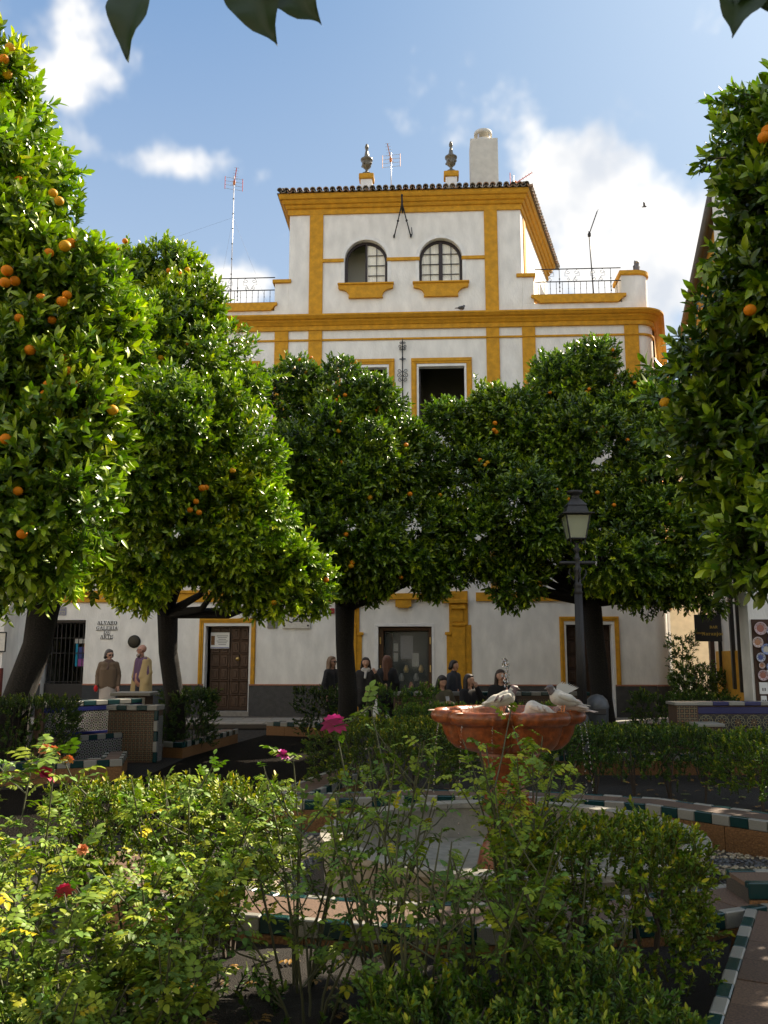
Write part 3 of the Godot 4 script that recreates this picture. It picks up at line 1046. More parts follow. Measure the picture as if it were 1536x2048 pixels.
	hbox("portal_key", 0.36, 0.66, 2.86, 2.89, -0.01, 0.11, M.ochre)
	for q in [[-0.25, -0.15, 0.12, 2.38], [1.24, 1.31, 0.12, 2.38], [-0.25, 1.31, 2.382, 2.46]]:
		hbox("door_frame", q[0], q[1], q[2], q[3], -0.16, 0.012, M.trim_white)
	var shop := Node3D.new()
	shop.name = "shop_door"
	house.add_child(shop, true)
	for q in [[-0.14, -0.02, 0.14, 2.36], [1.16, 1.23, 0.14, 2.36], [-0.02, 1.16, 2.28, 2.36]]:
		hbox("jamb", q[0], q[1], q[2], q[3], -0.22, -0.12, M.wood_frame, shop)
	for x in [-0.10, 1.20]:
		for y in [2.02, 1.3]:
			hbox("hinge", x - 0.018, x + 0.018, y - 0.09, y + 0.09, -0.125, -0.10, M.brass, shop)
	b = MB.new()
	b.box(Vector3(0.57, 1.2, -0.20), Vector3(1.15, 2.1, 0.008))
	var dim_glass: StandardMaterial3D = M.glass.duplicate()
	dim_glass.metallic_specular = 0.16
	put("pane", b, dim_glass, shop)
	for q in [[0.42, 0.75, 1.55, 2.15, 0], [0.72, 0.90, 1.35, 1.70, 1], [0.24, 0.36, 1.75, 1.95, 1], [0.24, 0.36, 1.48, 1.70, 1]]:
		hbox("paper", q[0], q[1], q[2], q[3], -0.24, -0.235, M.lead_grey if q[4] == 0 else M.plaque_grey, shop, 0.001)
	hbox("shelf", -0.02, 0.2, 0.2, 2.25, -0.9, -0.6, M.board_brown, shop)
	for k in 7:
		b = MB.new()
		b.smooth(true).lathe([Vector2(0, 0), Vector2(0.05, 0.0), Vector2(0.075, 0.07), Vector2(0.05, 0.15), Vector2(0.03, 0.2), Vector2(0.0, 0.2)], 10)
		put("pottery", b, [M.terracotta, M.glaze_white, M.brass][k % 3], shop, Vector3(0.3 + k * 0.13, 0.75 + 0.22 * (k % 3), -0.6 - 0.05 * (k % 2)))
	hbox("shelf", 0.22, 1.2, 0.68, 0.72, -0.8, -0.5, M.board_brown, shop)
	# gallery opening with an iron gate
	hbox("door_frame", -9.0, -7.98, 2.5, 2.568, -0.3, -0.1, M.window_wood)
	var gate := Node3D.new()
	gate.name = "gate"
	house.add_child(gate, true)
	for k in 10:
		hbox("bar", -9.03 + k * 0.118, -9.01 + k * 0.118, 0.15, 2.5, -0.25, -0.23, M.iron, gate, 0.003)
	for y in [0.22, 0.95, 1.7, 2.1, 2.48]:
		hbox("rail", -9.05, -7.95, y - 0.012, y + 0.012, -0.262, -0.254, M.iron, gate, 0.003)
	hbox("panel", -9.05, -7.95, 0.16, 0.9, -0.22, -0.20, M.iron, gate)
	var art := [[-8.30, -8.22, 1.35, 1.95, Color(0.02, 0.28, 0.45)], [-8.22, -8.08, 1.55, 1.86, Color(0.07, 0.09, 0.28)], [-8.08, -7.97, 1.68, 1.95, Color(0.50, 0.18, 0.05)], [-8.22, -8.06, 1.35, 1.56, Color(0.30, 0.09, 0.30)], [-8.06, -7.97, 1.35, 1.60, Color(0.15, 0.07, 0.20)], [-8.33, -7.97, 1.96, 2.08, Color(0.5, 0.5, 0.48)]]
	for q in art:
		var mm := StandardMaterial3D.new()
		mm.albedo_color = Color(q[4].r, q[4].g, q[4].b).linear_to_srgb()
		hbox("picture", q[0], q[1], q[2], q[3], -0.34, -0.33, mm, null, 0.001)

# ---------- surface nets over smoothly joined tapered capsules ----------
func net(b: MB, prims: Array, cell: float, k: float) -> void:
	var lo := Vector3(1e9, 1e9, 1e9)
	var hi := -lo
	for p in prims:
		var m: float = maxf(p[2], p[3]) + k + cell * 2.0
		var e := Vector3(m, m, m)
		lo = lo.min(p[0] - e).min(p[1] - e)
		hi = hi.max(p[0] + e).max(p[1] + e)
	var n := Vector3i(((hi - lo) / cell).ceil()) + Vector3i.ONE
	var sy := n.x
	var sz := n.x * n.y
	var f := PackedFloat32Array()
	f.resize(n.x * n.y * n.z)
	f.fill(1.0)
	for p in prims:
		var a: Vector3 = p[0]
		var ab: Vector3 = p[1] - a
		var r0: float = p[2]
		var dr: float = p[3] - r0
		var l2 := maxf(ab.length_squared(), 1e-9)
		var m: float = maxf(p[2], p[3]) + k + cell * 1.5
		var e := Vector3(m, m, m)
		var g0 := Vector3i(((p[0].min(p[1]) - e - lo) / cell).floor()).clamp(Vector3i.ZERO, n - Vector3i.ONE)
		var g1 := Vector3i(((p[0].max(p[1]) + e - lo) / cell).ceil()).clamp(Vector3i.ZERO, n - Vector3i.ONE)
		for z in range(g0.z, g1.z + 1):
			for y in range(g0.y, g1.y + 1):
				var at_ := g0.x + y * sy + z * sz
				for x in range(g0.x, g1.x + 1):
					var q := lo + Vector3(x, y, z) * cell - a
					var t := clampf(q.dot(ab) / l2, 0.0, 1.0)
					var d := (q - ab * t).length() - r0 - dr * t
					var o := f[at_]
					var h := k - absf(o - d)
					f[at_] = minf(o, d) - (h * h / (4.0 * k) if h > 0.0 else 0.0)
					at_ += 1
	var where := {}
	var offs := [0, 1, sy, sy + 1, sz, sz + 1, sz + sy, sz + sy + 1]
	for z in n.z - 1:
		for y in n.y - 1:
			var i := y * sy + z * sz
			for x in n.x - 1:
				var c := 0
				for o in offs:
					if f[i + o] < 0.0:
						c += 1
				if c > 0 and c < 8:
					var s := Vector3.ZERO
					var w := 0
					for o in [[0, 1, 0], [2, 3, 0], [4, 5, 0], [6, 7, 0], [0, 2, 1], [1, 3, 1], [4, 6, 1], [5, 7, 1], [0, 4, 2], [1, 5, 2], [2, 6, 2], [3, 7, 2]]:
						var u := f[i + offs[o[0]]]
						var v := f[i + offs[o[1]]]
						if (u < 0.0) != (v < 0.0):
							var q := Vector3(o[0] & 1, (o[0] >> 1) & 1, o[0] >> 2)
							q[o[2]] += u / (u - v)
							s += q
							w += 1
					where[i] = lo + (Vector3(x, y, z) + s / w) * cell
				i += 1
	b.smooth(true)
	for i in where:
		for ax in [[1, sy, sz, 0], [sy, sz, 1, 1], [sz, 1, sy, 2]]:
			var j: int = i + ax[0]
			if j >= f.size() or (f[i] < 0.0) == (f[j] < 0.0):
				continue
			var q := [i, i - ax[1], i - ax[1] - ax[2], i - ax[2]]
			if q.all(func(x): return where.has(x)):
				var out := Vector3.ZERO
				out[ax[3]] = 1.0 if f[i] < 0.0 else -1.0
				b.quad(where[q[0]], where[q[1]], where[q[2]], where[q[3]], out)

func pr(a: Vector3, c: Vector3, ra: float, rb := -1.0) -> Array:
	return [a, c, ra, ra if rb < 0.0 else rb]

# one figure, facing +z; o holds height, pose and clothes
func person(label: String, where: Vector3, turn: float, o: Dictionary, group := "") -> Node3D:
	var t := thing("person", label, "person", where, turn, group)
	var s: float = o.get("height", 1.65) / 1.70
	var sit: bool = o.get("sit", false)
	var lift := -0.46 if sit else 0.0
	var hip := Vector3(0, 0.92 + lift, 0)
	var lean: float = o.get("lean", 0.0)
	var neck := Vector3(0, 1.44 + lift, lean)
	var bend: Vector3 = o.get("look", Vector3(0, 0, 1))
	var skin := []
	var coat := []
	var wear := []
	var fat: float = o.get("girth", 1.0)
	for x in [-1.0, 1.0]:
		var h := hip + Vector3(x * 0.09, 0, 0)
		var kn := Vector3(x * 0.10, 0.50, 0.03) if not sit else Vector3(x * 0.11, 0.46, 0.42)
		var an := Vector3(x * 0.10, 0.09, 0.0) if not sit else Vector3(x * 0.11, 0.09, 0.38)
		skin.append_array([pr(h, kn, 0.08, 0.055), pr(kn, an, 0.054, 0.036), pr(an - Vector3(0, 0.03, 0.03), an + Vector3(0, -0.05, 0.13), 0.04, 0.03)])
		wear.append_array([pr(h, kn, 0.095, 0.07), pr(kn, an, 0.069, 0.058)])
		skin.append(pr(Vector3(x * 0.06, 1.0 + lift, 0), Vector3(x * 0.08, 1.32 + lift, lean * 0.7), 0.09 * fat, 0.10))
		coat.append(pr(Vector3(x * 0.075, 0.98 + lift, 0.01), Vector3(x * 0.085, 1.30 + lift, lean * 0.7), 0.125 * fat, 0.125))
		var sh := Vector3(x * 0.17, 1.37 + lift, lean * 0.8)
		var el: Vector3 = o.get("elbow_r" if x < 0 else "elbow_l", Vector3(x * 0.25, 1.10 + lift, -0.02)) if not sit else o.get("elbow_r" if x < 0 else "elbow_l", Vector3(x * 0.25, 1.12 + lift, 0.08))
		var wr: Vector3 = o.get("wrist_r" if x < 0 else "wrist_l", el + (Vector3(0, -0.24, 0.08) if not sit else Vector3(-x * 0.13, -0.08, 0.20)))
		skin.append_array([pr(sh, el, 0.048, 0.040), pr(el, wr, 0.038, 0.026)])
		var dirn := (wr - el).normalized()
		var flat := dirn.cross(Vector3(0, 0, 1)).normalized() if absf(dirn.z) < 0.9 else Vector3(1, 0, 0)
		skin.append(pr(wr, wr + dirn * 0.07, 0.028, 0.030))
		coat.append_array([pr(sh, el, 0.070, 0.062), pr(el, wr - dirn * 0.015, 0.060, 0.050)])
		o["hand_%d" % int(x)] = [wr + dirn * 0.075, dirn, flat]
	skin.append_array([pr(hip, hip + Vector3(0, 0.1, 0), 0.13 * fat), pr(Vector3(-0.13, 1.36 + lift, lean * 0.8), Vector3(0.13, 1.36 + lift, lean * 0.8), 0.065), pr(neck - Vector3(0, 0.05, 0), neck + Vector3(0, 0.08, 0.015), 0.052, 0.05)])
	coat.append(pr(Vector3(-0.13, 1.37 + lift, lean * 0.8), Vector3(0.13, 1.37 + lift, lean * 0.8), 0.085))
	if o.get("collar", false):
		coat.append(pr(neck - Vector3(0, 0.03, 0), neck + Vector3(0, 0.01, 0.0), 0.085, 0.075))
	var hem: float = o.get("hem", 0.0)
	if hem > 0.0:
		for x in [-1.0, 1.0]:
			coat.append(pr(Vector3(x * 0.075, 1.0 + lift, 0), Vector3(x * 0.09, hem, 0.0), 0.13 * fat, 0.14 * fat))
	var b := MB.new()
	net(b, skin, 0.022, 0.03)
	# head on a finer grid, turned on the neck
	var hc := neck + Vector3(0, 0.165, 0.02)
	var look := Basis.looking_at(-bend, Vector3.UP)
	var hp := []
	for q in [[0, 0.035, -0.012, 0, 0.02, 0.012, 0.092, 0.088], [0, -0.03, 0.03, 0, -0.075, 0.048, 0.062, 0.040], [0, 0.005, 0.095, 0, -0.022, 0.112, 0.012, 0.015], [-0.03, -0.012, 0.06, 0.03, -0.012, 0.06, 0.032, 0.032],
			[-0.088, 0.0, 0.0, -0.092, -0.03, 0.005, 0.016, 0.012], [0.088, 0.0, 0.0, 0.092, -0.03, 0.005, 0.016, 0.012], [-0.02, -0.05, 0.085, 0.02, -0.05, 0.085, 0.011, 0.011], [-0.03, 0.035, 0.075, 0.03, 0.035, 0.075, 0.018, 0.018]]:
		hp.append(pr(hc + look * Vector3(q[0], q[1], q[2]), hc + look * Vector3(q[3], q[4], q[5]), q[6], q[7]))
	net(b, hp, 0.010, 0.018)
	for x in [-1, 1]:
		var hd: Array = o["hand_%d" % x]
		var d: Vector3 = hd[1]
		var fl: Vector3 = hd[2]
		var pn := d.cross(fl)
		for q in 4:
			var st: Vector3 = hd[0] + fl * (q - 1.5) * 0.017
			var ln: float = [0.062, 0.072, 0.068, 0.052][q]
			b.tube([st, st + d * ln * 0.5 + pn * 0.004, st + d * ln * 0.85 + pn * 0.02, st + d * ln + pn * 0.034], [0.0095, 0.009, 0.008, 0.006], 6)
		b.tube([hd[0] - d * 0.05 + fl * 0.03, hd[0] - d * 0.02 + fl * 0.05, hd[0] + d * 0.015 + fl * 0.052], [0.011, 0.010, 0.007], 6)
	var bodym := b.mesh()
	put("body", bodym, o.get("skin", M.skin), t)
	b = MB.new()
	for x in [-1.0, 1.0]:
		b.ball(hc + look * Vector3(x * 0.033, 0.008, 0.085), Vector3(0.013, 0.009, 0.008), 8)
	put("eye", b, M.letter_black, t)
	b = MB.new()
	b.tube([hc + look * Vector3(-0.024, -0.052, 0.094), hc + look * Vector3(0, -0.05, 0.099), hc + look * Vector3(0.024, -0.052, 0.094)], [0.003, 0.006, 0.003], 5)
	put("mouth", b, M.petal_red if o.get("lips", false) else cloth(lin(0.26, 0.09, 0.07)), t)
	# clothes
	b = MB.new()
	if o.get("quilted", false):
		var rings := []
		for k in 9:
			var y := lerpf(0.86, 1.36, k / 8.0)
			for x in [-1.0, 1.0]:
				rings.append(pr(Vector3(x * 0.085, y, 0.01), Vector3(x * 0.03, y, 0.01), 0.135 if k < 7 else 0.115))
				var f := k / 8.0
				if k > 1:
					var sh := Vector3(x * 0.18, 1.37, 0)
					var el: Vector3 = o.get("elbow_r" if x < 0 else "elbow_l", Vector3(x * 0.25, 1.10, -0.02))
					rings.append(pr(sh.lerp(el, 1.0 - f), sh.lerp(el, 1.0 - f) + Vector3(0, 0.01, 0), 0.072))
		coat.append_array(rings)
		for q in coat:
			q[2] *= 0.97
			q[3] *= 0.97
		net(b, rings + coat.slice(0, 8), 0.014, 0.008)
	else:
		net(b, coat, 0.022, 0.035)
	put("coat", b, cloth(o.coat), t)
	b = MB.new()
	if o.get("skirt", false):
		b.smooth(true).lathe([Vector2(0.15, 0.95), Vector2(0.20, 0.80), Vector2(0.19, 0.45), Vector2(0.20, 0.32), Vector2(0.185, 0.32), Vector2(0.17, 0.6)], 24, Transform3D(Basis.from_scale(Vector3(1, 1, 0.75)), Vector3.ZERO))
		put("skirt", b, cloth(o.legs), t)
	else:
		net(b, wear, 0.024, 0.02)
		put("trousers", b, cloth(o.legs), t)
	b = MB.new()
	for x in [-1.0, 1.0]:
		var fz := 0.38 if sit else 0.0
		b.smooth(true).ball(Vector3(x * 0.10, 0.045, fz + 0.05), Vector3(0.05, 0.045, 0.14), 12)
	put("shoes", b, M.sign_black, t)
	# hair
	if o.has("hair"):
		b = MB.new()
		var len: float = o.get("hair_length", 0.1)
		var hh := [pr(hc + look * Vector3(0, 0.055, -0.025), hc + look * Vector3(0, 0.04, -0.04), 0.094, 0.092), pr(hc + look * Vector3(-0.03, 0.085, 0.025), hc + look * Vector3(0.03, 0.085, 0.025), 0.05)]
		for x in [-1.0, 1.0]:
			hh.append(pr(hc + look * Vector3(x * 0.075, 0.04, 0.0), hc + look * Vector3(x * 0.095, -len * 0.45, -0.015), 0.038, 0.036))
			if len > 0.2:
				hh.append(pr(hc + look * Vector3(x * 0.095, -len * 0.45, -0.015), hc + look * Vector3(x * 0.10, -len, 0.02), 0.036, 0.022))
		hh.append(pr(hc + look * Vector3(-0.03, 0.0, -0.07), hc + look * Vector3(-0.04, -len, -0.105), 0.06, 0.04))
		hh.append(pr(hc + look * Vector3(0.03, 0.0, -0.07), hc + look * Vector3(0.04, -len, -0.105), 0.06, 0.04))
		net(b, hh, 0.013, 0.02)
		put("hair", b, cloth(o.hair, 0.55), t)
	if o.get("sunglasses", false) or o.get("glasses", false):
		b = MB.new()
		for x in [-1.0, 1.0]:
			if o.get("sunglasses", false):
				b.ball(hc + look * Vector3(x * 0.036, 0.01, 0.098), Vector3(0.032, 0.022, 0.012), 10, look)
			b.tube([hc + look * Vector3(x * 0.068, 0.014, 0.09), hc + look * Vector3(x * 0.095, 0.012, 0.0)], [0.004], 4)
			b.tube([hc + look * Vector3(x * 0.004, 0.014, 0.112), hc + look * Vector3(x * 0.036, 0.03, 0.108), hc + look * Vector3(x * 0.068, 0.014, 0.09), hc + look * Vector3(x * 0.036, -0.012, 0.104), hc + look * Vector3(x * 0.004, 0.014, 0.112)], [0.003], 4)
		put("sunglasses" if o.get("sunglasses", false) else "glasses", b, M.sign_black, t)
	if o.has("scarf"):
		b = MB.new()
		net(b, [pr(neck + Vector3(-0.05, 0.0, 0.02), neck + Vector3(0.05, 0.0, 0.03), 0.07), pr(neck + Vector3(0.0, -0.03, 0.08), neck + Vector3(-0.02, -0.17, 0.125), 0.035, 0.03)], 0.014, 0.02)
		put("scarf", b, cloth(o.scarf), t)
	t.scale = Vector3(s, s, s)
	return t

func make_people() -> void:
	var g := 0.10
	var p := at(214, 1400, 21.2)
	var w := person("woman in a brown quilted jacket, pale skirt and dark sunglasses beside the gallery wall", Vector3(p.x, g, -21.2), 0.25, {"height": 1.64, "coat": lin(0.13, 0.085, 0.05), "legs": lin(0.42, 0.36, 0.31), "skirt": true, "quilted": true, "hair": lin(0.06, 0.05, 0.045), "hair_length": 0.07, "sunglasses": true, "scarf": lin(0.10, 0.06, 0.045), "collar": true, "look": Vector3(0.55, -0.1, 0.8).normalized(), "lips": true})
	var b := MB.new()
	b.smooth(true).ball(Vector3(-0.27, 0.80, 0.10), Vector3(0.05, 0.085, 0.045), 10)
	put("red_glove", b, cloth(lin(0.6, 0.015, 0.015)), w)
	p = at(281, 1400, 21.3)
	var m := person("bald man in a beige raincoat over a purple checked shirt", Vector3(p.x, g, -21.3), -0.75, {"height": 1.76, "coat": lin(0.10, 0.05, 0.10), "legs": lin(0.03, 0.032, 0.045), "girth": 1.2, "glasses": true, "look": Vector3(-0.5, 0.05, 0.85).normalized(), "skin": cloth(lin(0.40, 0.20, 0.14), 0.5)})
	b = MB.new()
	var open := []
	for x in [-1.0, 1.0]:
		open.append(pr(Vector3(x * 0.15, 1.36, -0.02), Vector3(x * 0.25, 1.10, -0.04), 0.078, 0.072))
		open.append(pr(Vector3(x * 0.25, 1.10, -0.04), Vector3(x * 0.26, 0.88, 0.03), 0.068, 0.062))
		open.append(pr(Vector3(x * 0.15, 1.34, -0.01), Vector3(x * 0.20, 0.62, 0.03), 0.105, 0.12))
		open.append(pr(Vector3(x * 0.13, 1.38, 0.0), Vector3(x * 0.15, 1.0, 0.09), 0.075, 0.07))
	open.append(pr(Vector3(-0.08, 1.34, -0.10), Vector3(-0.10, 0.62, -0.12), 0.09, 0.10))
	open.append(pr(Vector3(0.08, 1.34, -0.10), Vector3(0.10, 0.62, -0.12), 0.09, 0.10))
	net(b, open, 0.02, 0.03)
	put("raincoat", b, cloth(lin(0.40, 0.29, 0.13)), m)
	b = MB.new()
	net(b, [pr(Vector3(-0.08, 1.43, 0.02), Vector3(-0.05, 1.40, -0.06), 0.04), pr(Vector3(0.08, 1.43, 0.02), Vector3(0.05, 1.40, -0.06), 0.04), pr(Vector3(-0.06, 1.42, -0.06), Vector3(0.06, 1.42, -0.06), 0.045)], 0.014, 0.02)
	put("collar", b, cloth(lin(0.05, 0.035, 0.025)), m)
	b = MB.new()
	net(b, [pr(Vector3(-0.09, 1.50, 0.07), Vector3(0.03, 1.50, 0.11), 0.03), pr(Vector3(-0.04, 1.485, 0.10), Vector3(-0.02, 1.485, 0.10), 0.035)], 0.012, 0.02)
	put("beard", b, cloth(lin(0.32, 0.26, 0.22)), m)
	# visitors by the shop
	p = at(662, 1400, 19.6)
	person("blonde woman in a black coat standing in profile beside the middle trunk", Vector3(p.x, 0.0, -19.6), 1.0, {"height": 1.58, "coat": lin(0.012, 0.012, 0.014), "legs": lin(0.012, 0.012, 0.014), "hair": lin(0.17, 0.10, 0.055), "hair_length": 0.30, "sunglasses": true, "hem": 0.62, "skin": cloth(lin(0.40, 0.22, 0.16), 0.5)}, "visitors by the shop door")
	p = at(731, 1400, 19.4)
	person("dark-haired woman in a dark jacket with a pale scarf, one hand raised, facing the garden", Vector3(p.x, 0.0, -19.4), 0.1, {"height": 1.56, "coat": lin(0.022, 0.02, 0.02), "legs": lin(0.015, 0.015, 0.018), "hair": lin(0.025, 0.015, 0.012), "hair_length": 0.24, "scarf": lin(0.5, 0.48, 0.46), "hem": 0.7, "elbow_l": Vector3(0.33, 1.16, 0.05), "wrist_l": Vector3(0.23, 1.36, 0.12)}, "visitors by the shop door")
	p = at(774, 1400, 19.8)
	person("woman with long reddish hair in black seen from behind at the shop door", Vector3(p.x, 0.0, -19.8), PI - 0.25, {"height": 1.60, "coat": lin(0.012, 0.012, 0.014), "legs": lin(0.012, 0.012, 0.016), "hair": lin(0.12, 0.045, 0.022), "hair_length": 0.42, "hem": 0.66}, "visitors by the shop door")
	p = at(908, 1400, 18.9)
	person("young person with short dark hair in a slate jacket standing behind the bench", Vector3(p.x, 0.0, -18.9), 0.9, {"height": 1.50, "coat": lin(0.035, 0.04, 0.055), "legs": lin(0.02, 0.02, 0.025), "hair": lin(0.02, 0.014, 0.012), "hair_length": 0.05, "collar": true}, "visitors resting behind the fountain")
	p = at(884, 1400, 17.9)
	var q := person("seated girl in an olive jacket looking down at a phone", Vector3(p.x, 0.02, -17.9), 0.25, {"height": 1.62, "sit": true, "coat": lin(0.11, 0.095, 0.06), "legs": lin(0.02, 0.02, 0.03), "hair": lin(0.02, 0.013, 0.011), "hair_length": 0.28, "look": Vector3(0.2, -0.35, 0.9).normalized(), "wrist_r": Vector3(-0.05, 0.72, 0.30), "wrist_l": Vector3(0.08, 0.72, 0.30)}, "visitors resting behind the fountain")
	b = MB.new()
	b.cbox(Vector3(0.015, 0.80, 0.34), Vector3(0.075, 0.15, 0.012), 0.004, Basis(Vector3.RIGHT, -0.5))
	put("phone", b, M.aluminium, q)
	p = at(938, 1400, 17.8)
	person("seated girl in black holding a hand to her face", Vector3(p.x, 0.02, -17.8), 0.65, {"height": 1.66, "sit": true, "coat": lin(0.012, 0.01, 0.012), "legs": lin(0.012, 0.012, 0.014), "hair": lin(0.02, 0.013, 0.011), "hair_length": 0.30, "elbow_l": Vector3(0.24, 0.78, 0.14), "wrist_l": Vector3(0.07, 1.02, 0.16)}, "visitors resting behind the fountain")
	p = at(1002, 1400, 17.8)
	person("seated girl in black with long straight brown hair facing the fountain", Vector3(p.x, 0.05, -17.8), 0.0, {"height": 1.74, "sit": true, "coat": lin(0.012, 0.012, 0.013), "legs": lin(0.015, 0.015, 0.02), "hair": lin(0.04, 0.024, 0.018), "hair_length": 0.36}, "visitors resting behind the fountain")

# ---------- birds ----------
func pigeon(label: String, where: Vector3, turn: float, tint: Array, raised := false, drink := false) -> Node3D:
	var t := thing("pigeon", label, "pigeon", where, turn, "pigeons around the fountain" if tint.size() > 2 else "")
	# faces +x; feet at the origin
	var tilt := -0.35 if drink else 0.0
	var b := MB.new()
	var head := Vector3(0.125, 0.205, 0) if not drink else Vector3(0.15, 0.06, 0)
	net(b, [pr(Vector3(-0.06, 0.095, 0), Vector3(0.055, 0.125, 0), 0.045, 0.066), pr(Vector3(-0.13, 0.075, 0), Vector3(-0.05, 0.10, 0), 0.022, 0.05), pr(Vector3(0.06, 0.135, 0), head + Vector3(-0.02, -0.03, 0), 0.052, 0.030), pr(head + Vector3(-0.012, 0, 0), head + Vector3(0.01, 0.0, 0), 0.027, 0.022)], 0.009, 0.02)
	put("body", b, feather_paint(b, tint[0]), t)
	b = MB.new()
	net(b, [pr(Vector3(0.055, 0.145, 0), head + Vector3(-0.02, -0.035, 0), 0.050, 0.034), pr(head + Vector3(-0.011, 0, 0), head + Vector3(0.01, 0, 0), 0.0285, 0.024)], 0.008, 0.015)
	put("neck", b, cloth(tint[1], 0.5), t)
	b = MB.new()
	b.tube([head + Vector3(0.024, 0.002, 0), head + Vector3(0.05, -0.010, 0)], [0.007, 0.002], 6)
	put("beak", b, M.plaque_grey, t)
	b = MB.new()
	for s in [-1.0, 1.0]:
		b.ball(head + Vector3(0.008, 0.004, s * 0.024), Vector3(0.005, 0.005, 0.004), 6)
	put("eye", b, M.sign_black, t)
	for s in [-1.0, 1.0]:
		b = MB.new()
		if raised and s > 0:
			for k in 9:
				var a := lerpf(0.75, 1.4, k / 8.0)
				var root := Vector3(0.05 - k * 0.013, 0.15, 0.04)
				var tip := root + Vector3(-sin(a) * 0.15, cos(a) * 0.10 + 0.035, 0.06)
				var mid := (root + tip) / 2 + Vector3(0.012, 0.01, 0)
				b.tri(root, mid + Vector3(0.016, 0.008, 0), tip, Vector3(0, 0, 1))
				b.tri(root, tip, mid - Vector3(0.016, 0.008, 0), Vector3(0, 0, 1))
		else:
			net(b, [pr(Vector3(0.055, 0.14, s * 0.045), Vector3(-0.03, 0.115, s * 0.05), 0.030, 0.026), pr(Vector3(-0.03, 0.115, s * 0.05), Vector3(-0.15, 0.08, s * 0.022), 0.022, 0.008)], 0.008, 0.015)
		put("wing", b, cloth(tint[2] if tint.size() > 2 else tint[0], 0.7), t)
		if not raised:
			for k in 2:
				b = MB.new()
				var x := 0.0 - k * 0.045
				b.tube([Vector3(x + 0.01, 0.148, s * 0.062), Vector3(x - 0.01, 0.125, s * 0.077), Vector3(x - 0.028, 0.098, s * 0.066)], [0.009, 0.011, 0.006], 6)
				put("wing_bar", b, cloth(tint[1], 0.7), t)
	b = MB.new()
	for k in 5:
		var z := (k - 2) * 0.014
		b.cbox(Vector3(-0.17, 0.065 - absf(z) * 0.1, z), Vector3(0.13, 0.005, 0.020), 0.002, Basis(Vector3.UP, z * 3.0) * Basis(Vector3.BACK, 0.18))
	put("tail", b, cloth(tint[0], 0.75), t)
	t.scale = Vector3.ONE * 0.86
	for s in [-1.0, 1.0]:
		b = MB.new()
		b.tube([Vector3(0.0, 0.06, s * 0.022), Vector3(0.01, 0.004, s * 0.025)], [0.006, 0.005], 5)
		for q in [-0.5, 0.0, 0.5]:
			b.tube([Vector3(0.01, 0.005, s * 0.025), Vector3(0.01 + 0.03 * cos(q), 0.003, s * 0.025 + 0.03 * sin(q))], [0.004, 0.002], 4)
		put("leg", b, M.petal_peach, t)
	return t

func feather_paint(_b: MB, c: Color) -> StandardMaterial3D:
	return cloth(c, 0.75)

# ---------- leaves ----------
func leaf(b: MB, base: Vector3, dir: Vector3, up: Vector3, len: float, wid: float, droop: float, fold: float, c: Color) -> void:
	b.col = c
	var side := dir.cross(up).normalized()
	up = side.cross(dir).normalized()
	var st := [[0.0, 0.0], [0.22, 0.72], [0.50, 1.0], [0.78, 0.66], [1.0, 0.0]]
	var mid := []
	var le := []
	var ri := []
	for s in st:
		var t: float = s[0]
		var p := base + dir * len * t - up * droop * len * t * t
		mid.append(p)
		var w: float = wid * 0.5 * s[1]
		le.append(p - side * w + up * fold * w)
		ri.append(p + side * w + up * fold * w)
	for k in 4:
		for e in [le, ri]:
			if k == 0:
				b.tri(mid[0], e[1], mid[1], up)
			elif k == 3:
				b.tri(mid[3], e[3], mid[4], up)
			else:
				b.tri(mid[k], e[k], e[k + 1], up)
				b.tri(mid[k], e[k + 1], mid[k + 1], up)

func big_leaf(b: MB, base: Vector3, tip: Vector3, up: Vector3, wid: float, bend: float, c: Color) -> void:
	b.col = c
	var dir := tip - base
	var side := dir.normalized().cross(up).normalized()
	up = side.cross(dir.normalized()).normalized()
	var n := 16
	var rows := []
	for k in n + 1:
		var t := k / float(n)
		var w := wid * 0.5 * pow(sin(PI * pow(t, 0.85)), 0.8) * (1.0 - 0.25 * t) * (1.0 if t < 0.8 else lerpf(1.0, 0.55, (t - 0.8) / 0.2))
		var m := base + dir * t + side * bend * sin(PI * t) * dir.length() + up * 0.10 * dir.length() * sin(PI * t)
		var row := []
		for j in 7:
			var s := (j - 3) / 3.0
			row.append(m + side * s * w + up * absf(s) * w * 0.35 + up * 0.004 * sin(t * 19.0 + s * 2.0) * absf(s))
		rows.append(row)
	for k in n:
		for j in 6:
			b.quad(rows[k][j], rows[k][j + 1], rows[k + 1][j + 1], rows[k + 1][j], up)
	b.col = Color(0.05, 0.07, 0.02)
	var rib := []
	for k in n + 1:
		rib.append(rows[k][3] - up * 0.0005)
	b.tube(rib, [0.0011, 0.0005], 5, false)

